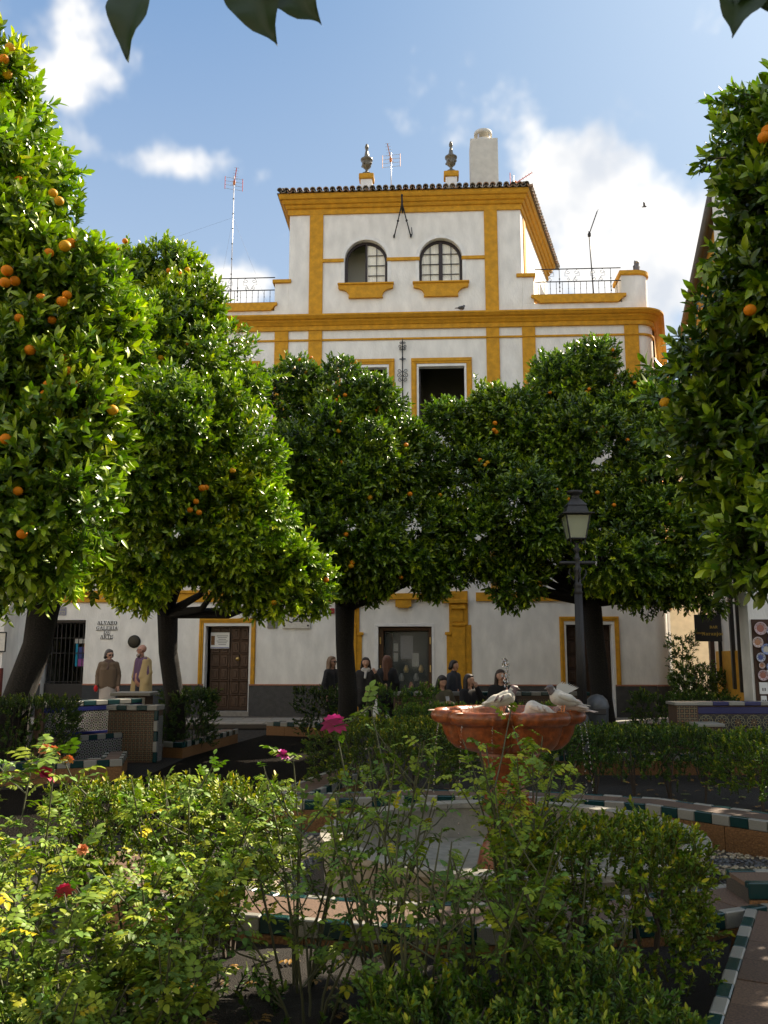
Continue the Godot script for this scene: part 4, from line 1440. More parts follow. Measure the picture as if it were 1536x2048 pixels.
func sprig(sd: int, n: int, length: float, ll: float, lw: float, c: Color, young: Color, spread := 1.15, wide := 0.4) -> ArrayMesh:
	rng.seed = sd
	var b := MB.new()
	b.smooth(true)
	b.col = Color(0.05, 0.06, 0.02)
	b.tube([Vector3.ZERO, Vector3(rf(-0.1, 0.1), 0.55, rf(-0.1, 0.1)) * length, Vector3(0, 1, 0) * length], [0.004 + length * 0.008, 0.003, 0.002], 4, false)
	for k in n:
		var t := lerpf(0.12, 1.0, k / float(n - 1))
		var a := k * 2.39996 + rf(-0.3, 0.3)
		var rad := Vector3(cos(a), 0, sin(a))
		var tilt := lerpf(spread, 0.35, t) + rf(-0.25, 0.25)
		var dir := (rad * sin(tilt) + Vector3.UP * cos(tilt)).normalized()
		var up := (Vector3.UP * sin(tilt) - rad * cos(tilt) + rdir() * wide).normalized()
		var cc := c.lerp(young, clampf(t * t * rf(0.0, 1.1), 0, 1)) * rf(0.75, 1.25)
		leaf(b, Vector3.UP * length * t, dir, up, ll * rf(0.75, 1.15), lw * rf(0.85, 1.1), rf(0.05, 0.35), rf(0.15, 0.5), cc)
	b.col = Color.WHITE
	return b.mesh()

var citrus := []
var crown_noise := FastNoiseLite.new()
var boxwood := []
var rose_leaf := []
var rose_bloom: ArrayMesh
var fruit: ArrayMesh

func make_leaves() -> void:
	crown_noise.seed = 44
	crown_noise.frequency = 1.1
	crown_noise.fractal_octaves = 3
	for k in 3:
		citrus.append(sprig(100 + k, 10, 0.19, 0.112, 0.049, Color(0.072, 0.150, 0.011), Color(0.30, 0.40, 0.02)))
		boxwood.append(sprig(200 + k, 13, 0.080, 0.027, 0.0125, Color(0.045, 0.110, 0.014), Color(0.25, 0.27, 0.028), 1.0))
	for k in 3:
		# one rose leaf: a stalk with five or seven leaflets
		rng.seed = 300 + k
		var b := MB.new()
		b.smooth(true)
		b.col = Color(0.10, 0.12, 0.03)
		b.tube([Vector3.ZERO, Vector3(0, 0.045, 0.006), Vector3(0, 0.10, 0.0)], [0.0016, 0.0013, 0.001], 4, false)
		var c: Color = [Color(0.125, 0.19, 0.026), Color(0.095, 0.165, 0.032), Color(0.19, 0.235, 0.022)][k]
		for j in (2 if k == 1 else 3):
			for s in [-1.0, 1.0]:
				leaf(b, Vector3(0, 0.035 + j * 0.027, 0.004), Vector3(s, 0.55, rf(-0.2, 0.2)).normalized(), Vector3(0, rf(-0.3, 0.3), 1), rf(0.036, 0.046), rf(0.024, 0.029), rf(0.1, 0.4), rf(0.1, 0.4), c * rf(0.8, 1.2))
		leaf(b, Vector3(0, 0.10, 0.0), Vector3(0, 1, rf(-0.3, 0.1)).normalized(), Vector3(0, 0, 1), 0.052, 0.032, 0.3, 0.25, c * rf(0.9, 1.2))
		b.col = Color.WHITE
		rose_leaf.append(b.mesh())
	var f := MB.new()
	f.smooth(true).ball(Vector3.ZERO, Vector3(0.046, 0.042, 0.046), 16)
	fruit = f.mesh()
	# open rose: whorls of cupped petals
	rng.seed = 350
	var r := MB.new()
	r.smooth(true)
	for ring in 4:
		var n := 5 + ring
		for k in n:
			var a := TAU * k / n + ring * 0.4 + rf(-0.15, 0.15)
			var tilt := lerpf(0.25, 1.35, ring / 3.0) + rf(-0.15, 0.15)
			var rad := Vector3(cos(a), 0, sin(a))
			leaf(r, Vector3(0, 0.004, 0) + rad * 0.004, (rad * sin(tilt) + Vector3.UP * cos(tilt)).normalized(), (Vector3.UP * sin(tilt) - rad * cos(tilt)), 0.036 + ring * 0.004, 0.036, -0.35 + ring * 0.22, 0.25, Color.WHITE)
	rose_bloom = r.mesh()

# ---------- orange trees ----------
func tree(label: String, foot: Vector3, fork: Vector3, radius: float, lobes: Array, count: int, oranges: Array, size := 1.0, seed_ := 1, sprays := 0, tint := Color.WHITE, reaching := []) -> Node3D:
	# lobes: [picture x, picture y, distance, radius in metres]
	rng.seed = seed_
	var t := thing("orange_tree", label, "tree", foot, 0.0, "orange trees of the square")
	var balls := []
	var total := 0.0
	for l in lobes:
		var ball: Array = [l[0] - foot, l[1]] if l[0] is Vector3 else [at(l[0], l[1], l[2]) - foot, l[3]]
		balls.append(ball)
		total += ball[1] * ball[1]
	var top := fork - foot
	var b := MB.new()
	b.smooth(true)
	var sway := Vector3(rf(-0.08, 0.08), 0, rf(-0.08, 0.08))
	b.tube([Vector3(0, -0.05, 0), Vector3(0, 0.12, 0), top * 0.35 + sway, top * 0.7 - sway * 0.5, top], [radius * 1.35, radius * 1.08, radius * 0.95, radius * 0.9, radius * 1.0], 14)
	put("trunk", b, M.bark, t)
	for l in balls:
		b = MB.new()
		b.smooth(true)
		var e: Vector3 = l[0]
		var m := top.lerp(e, 0.5) + Vector3(rf(-0.1, 0.1), -0.12 * (e - top).length() + rf(0.0, 0.2), rf(-0.1, 0.1))
		b.tube([top - top.normalized() * 0.1, m, e], [radius * 0.5, radius * 0.28, radius * 0.1], 7)
		put("limb", b, M.bark, t)
	var lists := [[], [], []]
	var tints := [[], [], []]
	var near := []
	var eye := Vector3(0, EYE, 0) - foot
	var made := 0
	var tries := 0
	var clumps := []
	var heap := 0.0
	for l in balls:
		for j in 10:
			var d := rdir()
			var c: Vector3 = l[0] + d * l[1] * rf(0.62, 0.86)
			var inside := false
			for o in balls:
				if o[0] != l[0] and c.distance_to(o[0]) < o[1] * 0.62:
					inside = true
			if inside:
				continue
			var r: float = l[1] * rf(0.26, 0.46)
			var hue := Color(1, 1, 1) * rf(0.72, 1.2)
			if rng.randf() < 0.16:
				hue = hue * Color(1.5, 1.28, 0.9)
			clumps.append([c, r, d, hue])
			heap += r * r
	while made < count and tries < count * 6:
		tries += 1
		var d := rdir()
		var p := Vector3.ZERO
		var hue := Color(0.8, 0.8, 0.8)
		if rng.randf() < 0.78:
			var pick := rf(0, heap)
			var cl: Array = clumps[0]
			for c in clumps:
				pick -= c[1] * c[1]
				if pick <= 0.0:
					cl = c
					break
			p = cl[0] + d * cl[1] * lerpf(0.45, 1.0, sqrt(rng.randf()))
			hue = cl[3]
			d = (d + cl[2] * 0.7).normalized()
		else:
			var pick := rf(0, total)
			var ball: Array = balls[0]
			for l in balls:
				pick -= l[1] * l[1]
				if pick <= 0.0:
					ball = l
					break
			p = ball[0] + d * ball[1] * lerpf(0.45, 0.86, sqrt(rng.randf()))
			var hidden := false
			for l in balls:
				if l[0] != ball[0] and p.distance_to(l[0]) < l[1] * 0.5:
					hidden = true
					break
			if hidden:
				continue
		made += 1
		var grow := (d + Vector3(0, 0.45 if d.y > -0.3 else -0.5, 0) + rdir() * 0.55).normalized()
		var x := grow.cross(rdir()).normalized()
		var sc := size * rf(0.8, 1.25)
		var tr := Transform3D(Basis(x, grow, x.cross(grow)) * sc, p)
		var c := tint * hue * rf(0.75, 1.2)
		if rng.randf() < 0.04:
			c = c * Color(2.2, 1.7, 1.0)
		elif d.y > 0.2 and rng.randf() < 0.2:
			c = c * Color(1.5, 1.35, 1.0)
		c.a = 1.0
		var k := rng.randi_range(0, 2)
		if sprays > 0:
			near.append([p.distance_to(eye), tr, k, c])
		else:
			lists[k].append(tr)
			tints[k].append(c)
	# long young shoots that break the outline
	for l in balls:
		for j in int(l[1] * l[1] * 11.0) + 1:
			var d := (rdir() + Vector3(0, 0.75, 0)).normalized()
			var p: Vector3 = l[0] + d * l[1] * rf(0.85, 1.02)
			var g := (d + Vector3(0, 0.6, 0) + rdir() * 0.4).normalized()
			for k in rng.randi_range(1, 3):
				var x := g.cross(rdir()).normalized()
				var tr := Transform3D(Basis(x, g, x.cross(g)) * size * rf(0.8, 1.1), p)
				p += g * size * 0.13
				g = (g + rdir() * 0.25).normalized()
				var q := rng.randi_range(0, 2)
				var c := tint * Color(1.5, 1.3, 1.0) * rf(0.8, 1.2)
				c.a = 1.0
				if sprays > 0:
					near.append([p.distance_to(eye), tr, q, c])
				else:
					lists[q].append(tr)
					tints[q].append(c)
	if sprays > 0:
		near.sort_custom(func(a, e): return a[0] < e[0])
		for i in near.size():
			var q: Array = near[i]
			if i < sprays:
				var o := MeshInstance3D.new()
				o.name = "leaf_spray"
				o.mesh = citrus[q[2]]
				o.material_override = M.citrus
				o.transform = q[1]
				t.add_child(o, true)
			else:
				lists[q[2]].append(q[1])
				tints[q[2]].append(q[3])
	for k in 3:
		many("crown", citrus[k], M.citrus, lists[k], tints[k], t)
	# single twigs that reach out of the crown
	for q in reaching:
		var from := at(q[0], q[1], q[4] + 0.15) - foot
		var to := at(q[2], q[3], q[4]) - foot
		b = MB.new()
		b.smooth(true).tube([from, from.lerp(to, 0.5) + Vector3(0, 0.03, 0), to], [0.007, 0.005, 0.002], 5, false)
		put("twig", b, M.twig, t)
		var n := int(from.distance_to(to) / 0.075) + 2
		for k in n:
			var g := ((to - from).normalized() + rdir() * 0.75).normalized()
			var x := g.cross(rdir()).normalized()
			var o := MeshInstance3D.new()
			o.name = "leaf_spray"
			o.mesh = citrus[k % 3]
			o.material_override = M.citrus
			o.transform = Transform3D(Basis(x, g, x.cross(g)) * rf(0.6, 0.85), from.lerp(to, lerpf(0.1, 0.9, k / float(n - 1))) + rdir() * 0.04)
			t.add_child(o, true)
	for o in oranges:
		var f := MeshInstance3D.new()
		f.name = "orange"
		f.mesh = fruit
		f.material_override = M.orange_skin if rng.randf() < 0.7 else M.orange_pale
		f.position = at(o[0], o[1], o[2] + 0.12) - foot
		f.scale = Vector3.ONE * rf(0.78, 1.0) * (o[3] if o.size() > 3 else 1.0)
		t.add_child(f, true)
	return t

# ---------- clipped hedges ----------
func hedge(label: String, a: Vector3, c: Vector3, width: float, h0: float, height: float, density: float, tint: Color, seed_: int, size := 1.0, called := "hedge", group := "", ragged := 0.04) -> Node3D:
	# from a to c on the ground, its leaves between h0 and height
	rng.seed = seed_
	var mid := (a + c) / 2
	var t := thing(called, label, "hedge" if called == "hedge" else "bush", mid, 0.0, group)
	var ax := c - a
	ax.y = 0
	var len := ax.length()
	ax = ax.normalized()
	var wz := ax.cross(Vector3.UP)
	var lists := [[], [], []]
	var tints := [[], [], []]
	var hh := height - h0
	var areas := [len * width, len * hh, len * hh, width * hh, width * hh, len * width * 0.5]
	var sum := 0.0
	for q in areas:
		sum += q
	for i in int(sum * density):
		var pick := rf(0, sum)
		var f := 0
		while f < 5 and pick > areas[f]:
			pick -= areas[f]
			f += 1
		var u := rf(-0.5, 0.5)
		var v := rf(-0.5, 0.5)
		var n := Vector3.UP
		var p := Vector3.ZERO
		if f == 0 or f == 5:
			p = ax * u * len + wz * v * width + Vector3.UP * (height if f == 0 else lerpf(h0, height, rng.randf()))
		elif f < 3:
			var s := 1.0 if f == 1 else -1.0
			n = wz * s
			p = ax * u * len + n * width / 2 + Vector3.UP * lerpf(h0, height, v + 0.5)
		else:
			var s := 1.0 if f == 3 else -1.0
			n = ax * s
			p = wz * u * width + n * len / 2 + Vector3.UP * lerpf(h0, height, v + 0.5)
		# rounded shoulders and an uneven clip
		var wob := 0.5 + 0.5 * sin(p.dot(ax) * 6.0 + seed_) * cos(p.y * 7.0 + p.dot(wz) * 5.0)
		p -= n * (rng.randf() * rng.randf() * 0.14 + wob * ragged)
		var edge := maxf(absf(p.dot(ax)) / (len / 2), 0.0)
		p.y -= maxf(0.0, edge - 0.85) * 0.25 * (p.y - h0) / maxf(hh, 0.01)
		var grow := (n + Vector3.UP * 0.6 + rdir() * 0.7).normalized()
		var x := grow.cross(rdir()).normalized()
		var k := rng.randi_range(0, 2)
		lists[k].append(Transform3D(Basis(x, grow, x.cross(grow)) * size * rf(0.75, 1.3), p))
		var cc := tint * rf(0.75, 1.25)
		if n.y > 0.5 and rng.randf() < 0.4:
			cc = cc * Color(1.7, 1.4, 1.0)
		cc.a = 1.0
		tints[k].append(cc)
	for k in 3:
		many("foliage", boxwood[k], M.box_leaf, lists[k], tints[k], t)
	var stems := maxi(2, int(len * 3.0))
	for i in stems:
		var b := MB.new()
		b.smooth(true)
		var p := ax * ((i + 0.5) / stems - 0.5) * len + wz * rf(-0.25, 0.25) * width
		for q in 3:
			b.tube([p, p + Vector3(rf(-0.08, 0.08), h0 + 0.1, rf(-0.08, 0.08)), p + Vector3(rf(-0.2, 0.2), lerpf(h0, height, 0.75), rf(-0.2, 0.2))], [0.012, 0.009, 0.004], 5, false)
		put("stem", b, M.twig, t)
	return t

# ---------- rose bushes ----------
func rose_bush(label: String, where: Vector3, height: float, reach: float, canes: int, leaves: int, seed_: int, tint: Color, blooms: Array, low := 0.3, lean := Vector3.ZERO) -> Node3D:
	rng.seed = seed_
	var t := thing("rose_bush", label, "rose bush", where, 0.0, "rose bushes of the near bed")
	var lists := [[], [], []]
	var tints := [[], [], []]
	var tips := []
	var shoots := []
	for k in canes:
		var a := TAU * k / canes + rf(-0.4, 0.4)
		var out := Vector3(cos(a), 0, sin(a)) * reach * rf(0.45, 1.0) + lean
		var h := height * rf(0.75, 1.05)
		var pts := [Vector3(cos(a), 0, sin(a)) * 0.03, out * 0.3 + Vector3(rf(-0.03, 0.03), h * 0.35, rf(-0.03, 0.03)), out * 0.65 + Vector3(rf(-0.04, 0.04), h * 0.7, rf(-0.04, 0.04)), out + Vector3(0, h, 0)]
		shoots.append([pts, 0.0075, low])
		for j in rng.randi_range(2, 4):
			var q := rf(0.35, 0.9)
			var i := int(q * 3.0)
			var p: Vector3 = pts[i].lerp(pts[i + 1], q * 3.0 - i)
			var d := (Vector3(rf(-1, 1), rf(0.4, 1.3), rf(-1, 1))).normalized() * rf(0.15, 0.38) * height
			shoots.append([[p, p + d * 0.5 + Vector3(0, -0.02, 0), p + d], 0.004, 0.1])
	for s in shoots:
		var b := MB.new()
		b.smooth(true)
		var pts: Array = s[0]
		b.tube(pts, [s[1], s[1] * 0.85, s[1] * 0.65, s[1] * 0.35], 5, false)
		put("cane", b, M.cane, t)
		tips.append(pts[pts.size() - 1])
		for j in maxi(3, int(leaves / float(shoots.size()) * (1.6 if s[1] > 0.005 else 0.8))):
			var q := lerpf(s[2], 1.0, pow(rng.randf(), 0.8)) * (pts.size() - 1) * 0.999
			var i := int(q)
			var p: Vector3 = pts[i].lerp(pts[i + 1], q - i)
			var grow := (Vector3(rf(-1, 1), rf(-0.25, 0.7), rf(-1, 1))).normalized()
			var face := (Vector3.UP + rdir() * 0.5).normalized()
			var x := grow.cross(face).normalized()
			var z := x.cross(grow).normalized()
			var k := rng.randi_range(0, 2)
			lists[k].append(Transform3D(Basis(x, grow, z) * rf(0.42, 0.80), p))
			var c := tint * rf(0.75, 1.3)
			if rng.randf() < 0.07:
				c = c * Color(2.0, 1.3, 0.5)
			c.a = 1.0
			tints[k].append(c)
	for k in 3:
		many("foliage", rose_leaf[k], M.rose_leaf, lists[k], tints[k], t)
	for q in blooms:
		# [place, size, petal material]: a bloom on its own stalk
		var p: Vector3 = q[0] - where
		var best: Vector3 = tips[0]
		for e in tips:
			if e.distance_to(p) < best.distance_to(p):
				best = e
		var b := MB.new()
		b.smooth(true).tube([best, best.lerp(p, 0.5) + Vector3(0, -0.02, 0.01), p], [0.004, 0.003, 0.003], 5, false)
		put("cane", b, M.cane, t)
		var f := put("bloom", rose_bloom, q[2], t, p)
		f.scale = Vector3.ONE * q[1]
		f.rotation = Vector3(rf(0.3, 0.9), rf(0, 6), 0)
		var n := mini(6, 4)
		for j in n:
			var o := MeshInstance3D.new()
			o.name = "leaf"
			o.mesh = rose_leaf[j % 3]
			o.material_override = M.rose_leaf
			var g := (Vector3(rf(-1, 1), rf(-0.1, 0.6), rf(-1, 1))).normalized()
			var x := g.cross(Vector3.UP).normalized()
			o.transform = Transform3D(Basis(x, g, x.cross(g)), best.lerp(p, (j + 0.5) / n))
			t.add_child(o, true)
	return t

# ---------- low tiled garden walls ----------
func kerb(label: String, line: Array, width: float, height: float, base := 0.0, tile := 0.17, ends := true) -> Node3D:
	# line: Vector2 (x, z) of the face edge; the wall lies to the left of its direction
	var t := thing("garden_kerb", label, "low wall", Vector3.ZERO, 0.0, "")
	var off := []
	for k in line.size():
		var a: Vector2 = line[k] - line[maxi(k - 1, 0)] if k > 0 else line[1] - line[0]
		var c: Vector2 = line[mini(k + 1, line.size() - 1)] - line[k] if k < line.size() - 1 else a
		var na := Vector2(a.y, -a.x).normalized()
		var nc := Vector2(c.y, -c.x).normalized()
		var m := (na + nc).normalized()
		off.append(m / maxf(0.4, m.dot(na)))
	var skin := [M.cap_a, M.cap_b, M.cap_c]
	for k in line.size() - 1:
		var p0: Vector2 = line[k]
		var p1: Vector2 = line[k + 1]
		var q0: Vector2 = p0 + off[k] * width
		var q1: Vector2 = p1 + off[k + 1] * width
		var in0: Vector2 = p0 + off[k] * 0.012
		var in1: Vector2 = p1 + off[k + 1] * 0.012
		var jn0: Vector2 = p0 + off[k] * (width - 0.012)
		var jn1: Vector2 = p1 + off[k + 1] * (width - 0.012)
		# core
		var b := MB.new()
		var h := height - 0.03
		var dn := Vector3((p0 - q0).x, 0, (p0 - q0).y)
		b.quad(Vector3(in0.x, base - 0.1, in0.y), Vector3(in1.x, base - 0.1, in1.y), Vector3(in1.x, h, in1.y), Vector3(in0.x, h, in0.y), dn)
		b.quad(Vector3(jn0.x, base - 0.1, jn0.y), Vector3(jn1.x, base - 0.1, jn1.y), Vector3(jn1.x, h, jn1.y), Vector3(jn0.x, h, jn0.y), -dn)
		b.quad(Vector3(in0.x, h, in0.y), Vector3(in1.x, h, in1.y), Vector3(jn1.x, h, jn1.y), Vector3(jn0.x, h, jn0.y), Vector3.UP)
		for e in [[in0, jn0, -1.0], [in1, jn1, 1.0]]:
			var o := (p1 - p0) * float(e[2])
			b.quad(Vector3(e[0].x, base - 0.1, e[0].y), Vector3(e[1].x, base - 0.1, e[1].y), Vector3(e[1].x, h, e[1].y), Vector3(e[0].x, h, e[0].y), Vector3(o.x, 0, o.y))
		put("wall_core", b, M.mortar, t)
		# ochre face slabs
		var len := p0.distance_to(p1)
		var slabs := maxi(1, int(round(len / 0.42)))
		for e in [[p0, p1, 0.006], [q0, q1, -0.006]]:
			for i in slabs:
				var a: Vector2 = e[0].lerp(e[1], (i + 0.008) / slabs)
				var c: Vector2 = e[0].lerp(e[1], (i + 0.992) / slabs)
				var m := (a + c) / 2 + (off[k] as Vector2) * float(e[2])
				var d := c - a
				var bb := MB.new()
				var fh := height - 0.09 - base
				bb.box(Vector3(m.x, base + fh / 2 - 0.05, m.y), Vector3(d.length(), fh + 0.1, 0.016), Basis(Vector3.UP, -d.angle()))
				put("slab", bb, M.kerb_ochre, t)
		# glazed edge tiles, white and green in turn, along both edges
		for e in [[p0, p1, 0.028], [q0, q1, -0.028]]:
			var n := maxi(1, int(round(e[0].distance_to(e[1]) / tile)))
			for i in n:
				var a: Vector2 = e[0].lerp(e[1], (i + 0.01) / n)
				var c: Vector2 = e[0].lerp(e[1], (i + 0.99) / n)
				var m := (a + c) / 2 + (off[k] as Vector2) * float(e[2])
				var d := c - a
				var bb := MB.new()
				bb.cbox(Vector3(m.x, height - 0.043 + rf(-0.002, 0.002), m.y), Vector3(d.length(), 0.088, 0.058), 0.006, Basis(Vector3.UP, -d.angle() + rf(-0.01, 0.01)))
				put("edge_tile", bb, M.glaze_white if (i + k) % 2 == 0 else M.glaze_green, t)
		# brown paving tiles on top
		var cols := maxi(1, int(round(len / 0.27)))
		var rows := maxi(1, int(round((width - 0.11) / 0.24)))
		for i in cols:
			for j in rows:
				var s := 0.5 * (j % 2)
				var u0 := clampf((i + s) / cols, 0.0, 1.0)
				var u1 := clampf((i + 1 + s) / cols, 0.0, 1.0)
				if u1 - u0 < 0.01:
					continue
				var v0 := lerpf(0.057, width - 0.057, j / float(rows)) + 0.003
				var v1 := lerpf(0.057, width - 0.057, (j + 1) / float(rows)) - 0.003
				var a0 = (p0 + off[k] * v0).lerp(p1 + off[k + 1] * v0, u0)
				var a1 = (p0 + off[k] * v0).lerp(p1 + off[k + 1] * v0, u1)
				var b0 = (p0 + off[k] * v1).lerp(p1 + off[k + 1] * v1, u0)
				var b1 = (p0 + off[k] * v1).lerp(p1 + off[k + 1] * v1, u1)
				var g = (a1 - a0).normalized() * 0.0025
				var bb := MB.new()
				var y := height - 0.006 + rf(-0.002, 0.002)
				bb.quad(Vector3(a0.x + g.x, y, a0.y + g.y), Vector3(a1.x - g.x, y, a1.y - g.y), Vector3(b1.x - g.x, y, b1.y - g.y), Vector3(b0.x + g.x, y, b0.y + g.y), Vector3.UP)
				for e in [[a0 + g, a1 - g], [a1 - g, b1 - g], [b1 - g, b0 + g], [b0 + g, a0 + g]]:
					var o: Vector2 = (e[0] + e[1]) / 2 - (a0 + b1) / 2
					bb.quad(Vector3(e[0].x, y - 0.03, e[0].y), Vector3(e[1].x, y - 0.03, e[1].y), Vector3(e[1].x, y, e[1].y), Vector3(e[0].x, y, e[0].y), Vector3(o.x, 0, o.y))
				put("cap_tile", bb, skin[rng.randi_range(0, 2)], t)
	return t

# ---------- fountain ----------
func lobed(b: MB, prof: Array, lobes: int, amp: float, seg := 132) -> void:
	# a lathe whose outline swells into round lobes with notches between them
	var ringed := []
	for p in prof:
		var ring := []
		for k in seg:
			var a := TAU * k / seg
			var w := absf(sin(a * lobes / 2.0 + 1.27))
			var f = 1.0 - amp * pow(1.0 - w, 3.2) * p.x / 0.6
			ring.append(Vector3(cos(a) * p.x * f, p.y, sin(a) * p.x * f))
		ringed.append(ring)
	for n in ringed.size() - 1:
		for k in seg:
			var j := (k + 1) % seg
			var sl := Vector2(prof[n + 1].y - prof[n].y, prof[n].x - prof[n + 1].x)
			var m: Vector3 = ringed[n][k] + ringed[n][j]
			m.y = 0
			b.quad(ringed[n][k], ringed[n][j], ringed[n + 1][j], ringed[n + 1][k], m.normalized() * sl.x + Vector3(0, sl.y, 0))

func build_fountain(c: Vector3) -> void:
	var t := thing("fountain", "red marble fountain with a lobed bowl on a carved pedestal, water rising at its middle", "fountain", c)
	t.scale = Vector3(0.96, 1.03, 0.96)
	var b := MB.new()
	b.smooth(true)
	lobed(b, [Vector2(0.10, 0.885), Vector2(0.33, 0.895), Vector2(0.43, 0.92), Vector2(0.485, 0.965), Vector2(0.52, 1.03), Vector2(0.535, 1.08), Vector2(0.55, 1.10), Vector2(0.59, 1.105), Vector2(0.615, 1.125), Vector2(0.625, 1.155), Vector2(0.615, 1.185), Vector2(0.585, 1.20), Vector2(0.555, 1.195), Vector2(0.535, 1.17), Vector2(0.50, 1.09), Vector2(0.40, 1.04), Vector2(0.0, 1.03)], 6, 0.24)
	put("bowl", b, M.marble, t)
	b = MB.new()
	b.smooth(true)
	b.lathe([Vector2(0.0, 0.90), Vector2(0.26, 0.892), Vector2(0.23, 0.82), Vector2(0.17, 0.74), Vector2(0.13, 0.70), Vector2(0.12, 0.62), Vector2(0.155, 0.60), Vector2(0.16, 0.57), Vector2(0.12, 0.55), Vector2(0.11, 0.44), Vector2(0.14, 0.36), Vector2(0.20, 0.26), Vector2(0.245, 0.16), Vector2(0.27, 0.06), Vector2(0.28, 0.0), Vector2(0.31, -0.02), Vector2(0.31, -0.14)], 28)
	put("pedestal", b, M.marble, t)
	for k in 4:
		var a := TAU * k / 4 + 0.6
		b = MB.new()
		var o := Vector3(cos(a), 0, sin(a))
		var x := Vector3(-sin(a), 0, cos(a))
		net(b, [pr(o * 0.10 + Vector3(0, 0.53, 0), o * 0.18 + Vector3(0, 0.50, 0), 0.05, 0.055), pr(o * 0.20 + Vector3(0, 0.47, 0), o * 0.23 + Vector3(0, 0.45, 0), 0.035, 0.022), pr(o * 0.18 + x * 0.04 + Vector3(0, 0.53, 0), o * 0.19 + x * 0.055 + Vector3(0, 0.57, 0), 0.018, 0.01), pr(o * 0.18 - x * 0.04 + Vector3(0, 0.53, 0), o * 0.19 - x * 0.055 + Vector3(0, 0.57, 0), 0.018, 0.01), pr(o * 0.15 + Vector3(0, 0.46, 0), o * 0.12 + Vector3(0, 0.30, 0), 0.045, 0.03)], 0.012, 0.02)
		put("carved_head", b, M.marble, t)
	b = MB.new()
	for k in 7:
		var a := rf(0, TAU)
		b.smooth(true).ball(Vector3(cos(a) * 0.60, 1.19, sin(a) * 0.60), Vector3(0.05, 0.006, 0.03), 8, Basis(Vector3.UP, -a))
	put("lime_stain", b, M.lime_stain, t)
	b = MB.new()
	b.smooth(true).lathe([Vector2(0.0, 1.125), Vector2(0.42, 1.125), Vector2(0.44, 1.12), Vector2(0.0, 1.06)], 30)
	put("water", b, M.water, t)
	b = MB.new()
	b.smooth(true).lathe([Vector2(0, 1.03), Vector2(0.03, 1.03), Vector2(0.025, 1.17), Vector2(0.012, 1.2), Vector2(0, 1.2)], 12)
	put("nozzle", b, M.bronze, t)
	# jet: beads of water that rise and fall apart
	rng.seed = 401
	b = MB.new()
	b.smooth(true)
	b.tube([Vector3(0, 1.18, 0), Vector3(0.003, 1.30, 0), Vector3(0, 1.40, 0)], [0.010, 0.009, 0.005], 8)
	for k in 46:
		var q := rng.randf()
		var s := rf(0.005, 0.012)
		var spread := 0.006 + 0.06 * absf(rf(-1, 1)) * rng.randf()
		var a := rf(0, TAU)
		b.ball(Vector3(cos(a) * spread, lerpf(1.36, 1.58, q), sin(a) * spread), Vector3(s, s * rf(1.0, 2.0), s), 6)
	put("water_jet", b, M.water, t)
	# strings of drops off the rim
	for e in [[-0.2, 0.62], [0.22, 0.61], [2.3, 0.62], [2.8, 0.61], [1.9, 0.60]]:
		b = MB.new()
		b.smooth(true)
		for k in 26:
			var f := k / 25.0
			var r: float = e[1] + 0.07 * f
			var s := rf(0.003, 0.007)
			b.ball(Vector3(cos(e[0]) * r, 1.10 - 1.0 * f * f - 0.1 * f, sin(e[0]) * r), Vector3(s, s * 1.7, s), 6)
		put("falling_drops", b, M.water, t)
	# the shallow stone pool round its foot
	var pool := thing("fountain_pool", "round grey stone pool wall around the foot of the fountain", "pool", c)
	b = MB.new()
	b.smooth(true).lathe([Vector2(1.42, -0.02), Vector2(1.42, 0.27), Vector2(1.44, 0.29)], 40)
	b.lathe([Vector2(1.30, 0.29), Vector2(1.30, 0.0), Vector2(1.29, -0.01)], 40)
	put("pool_wall", b, M.basin_stone, pool)
	var seg := 20
	for k in seg:
		b = MB.new()
		var p := PackedVector2Array()
		var a0 := TAU * (k + 0.01) / seg
		var a1 := TAU * (k + 0.99) / seg
		for j in 4:
			p.append(Vector2(cos(lerpf(a0, a1, j / 3.0)), sin(lerpf(a0, a1, j / 3.0))) * 1.45)
		for j in 4:
			p.append(Vector2(cos(lerpf(a1, a0, j / 3.0)), sin(lerpf(a1, a0, j / 3.0))) * 1.27)
		b.prism(p, 0.285, 0.325, Transform3D(Basis(Vector3.RIGHT, -PI / 2), Vector3.ZERO))
		put("coping_stone", b, M.basin_stone, pool)
	b = MB.new()
	b.lathe([Vector2(1.3, 0.03), Vector2(0.0, 0.03)], 40)
	put("pool_floor", b, M.basin_stone, pool)

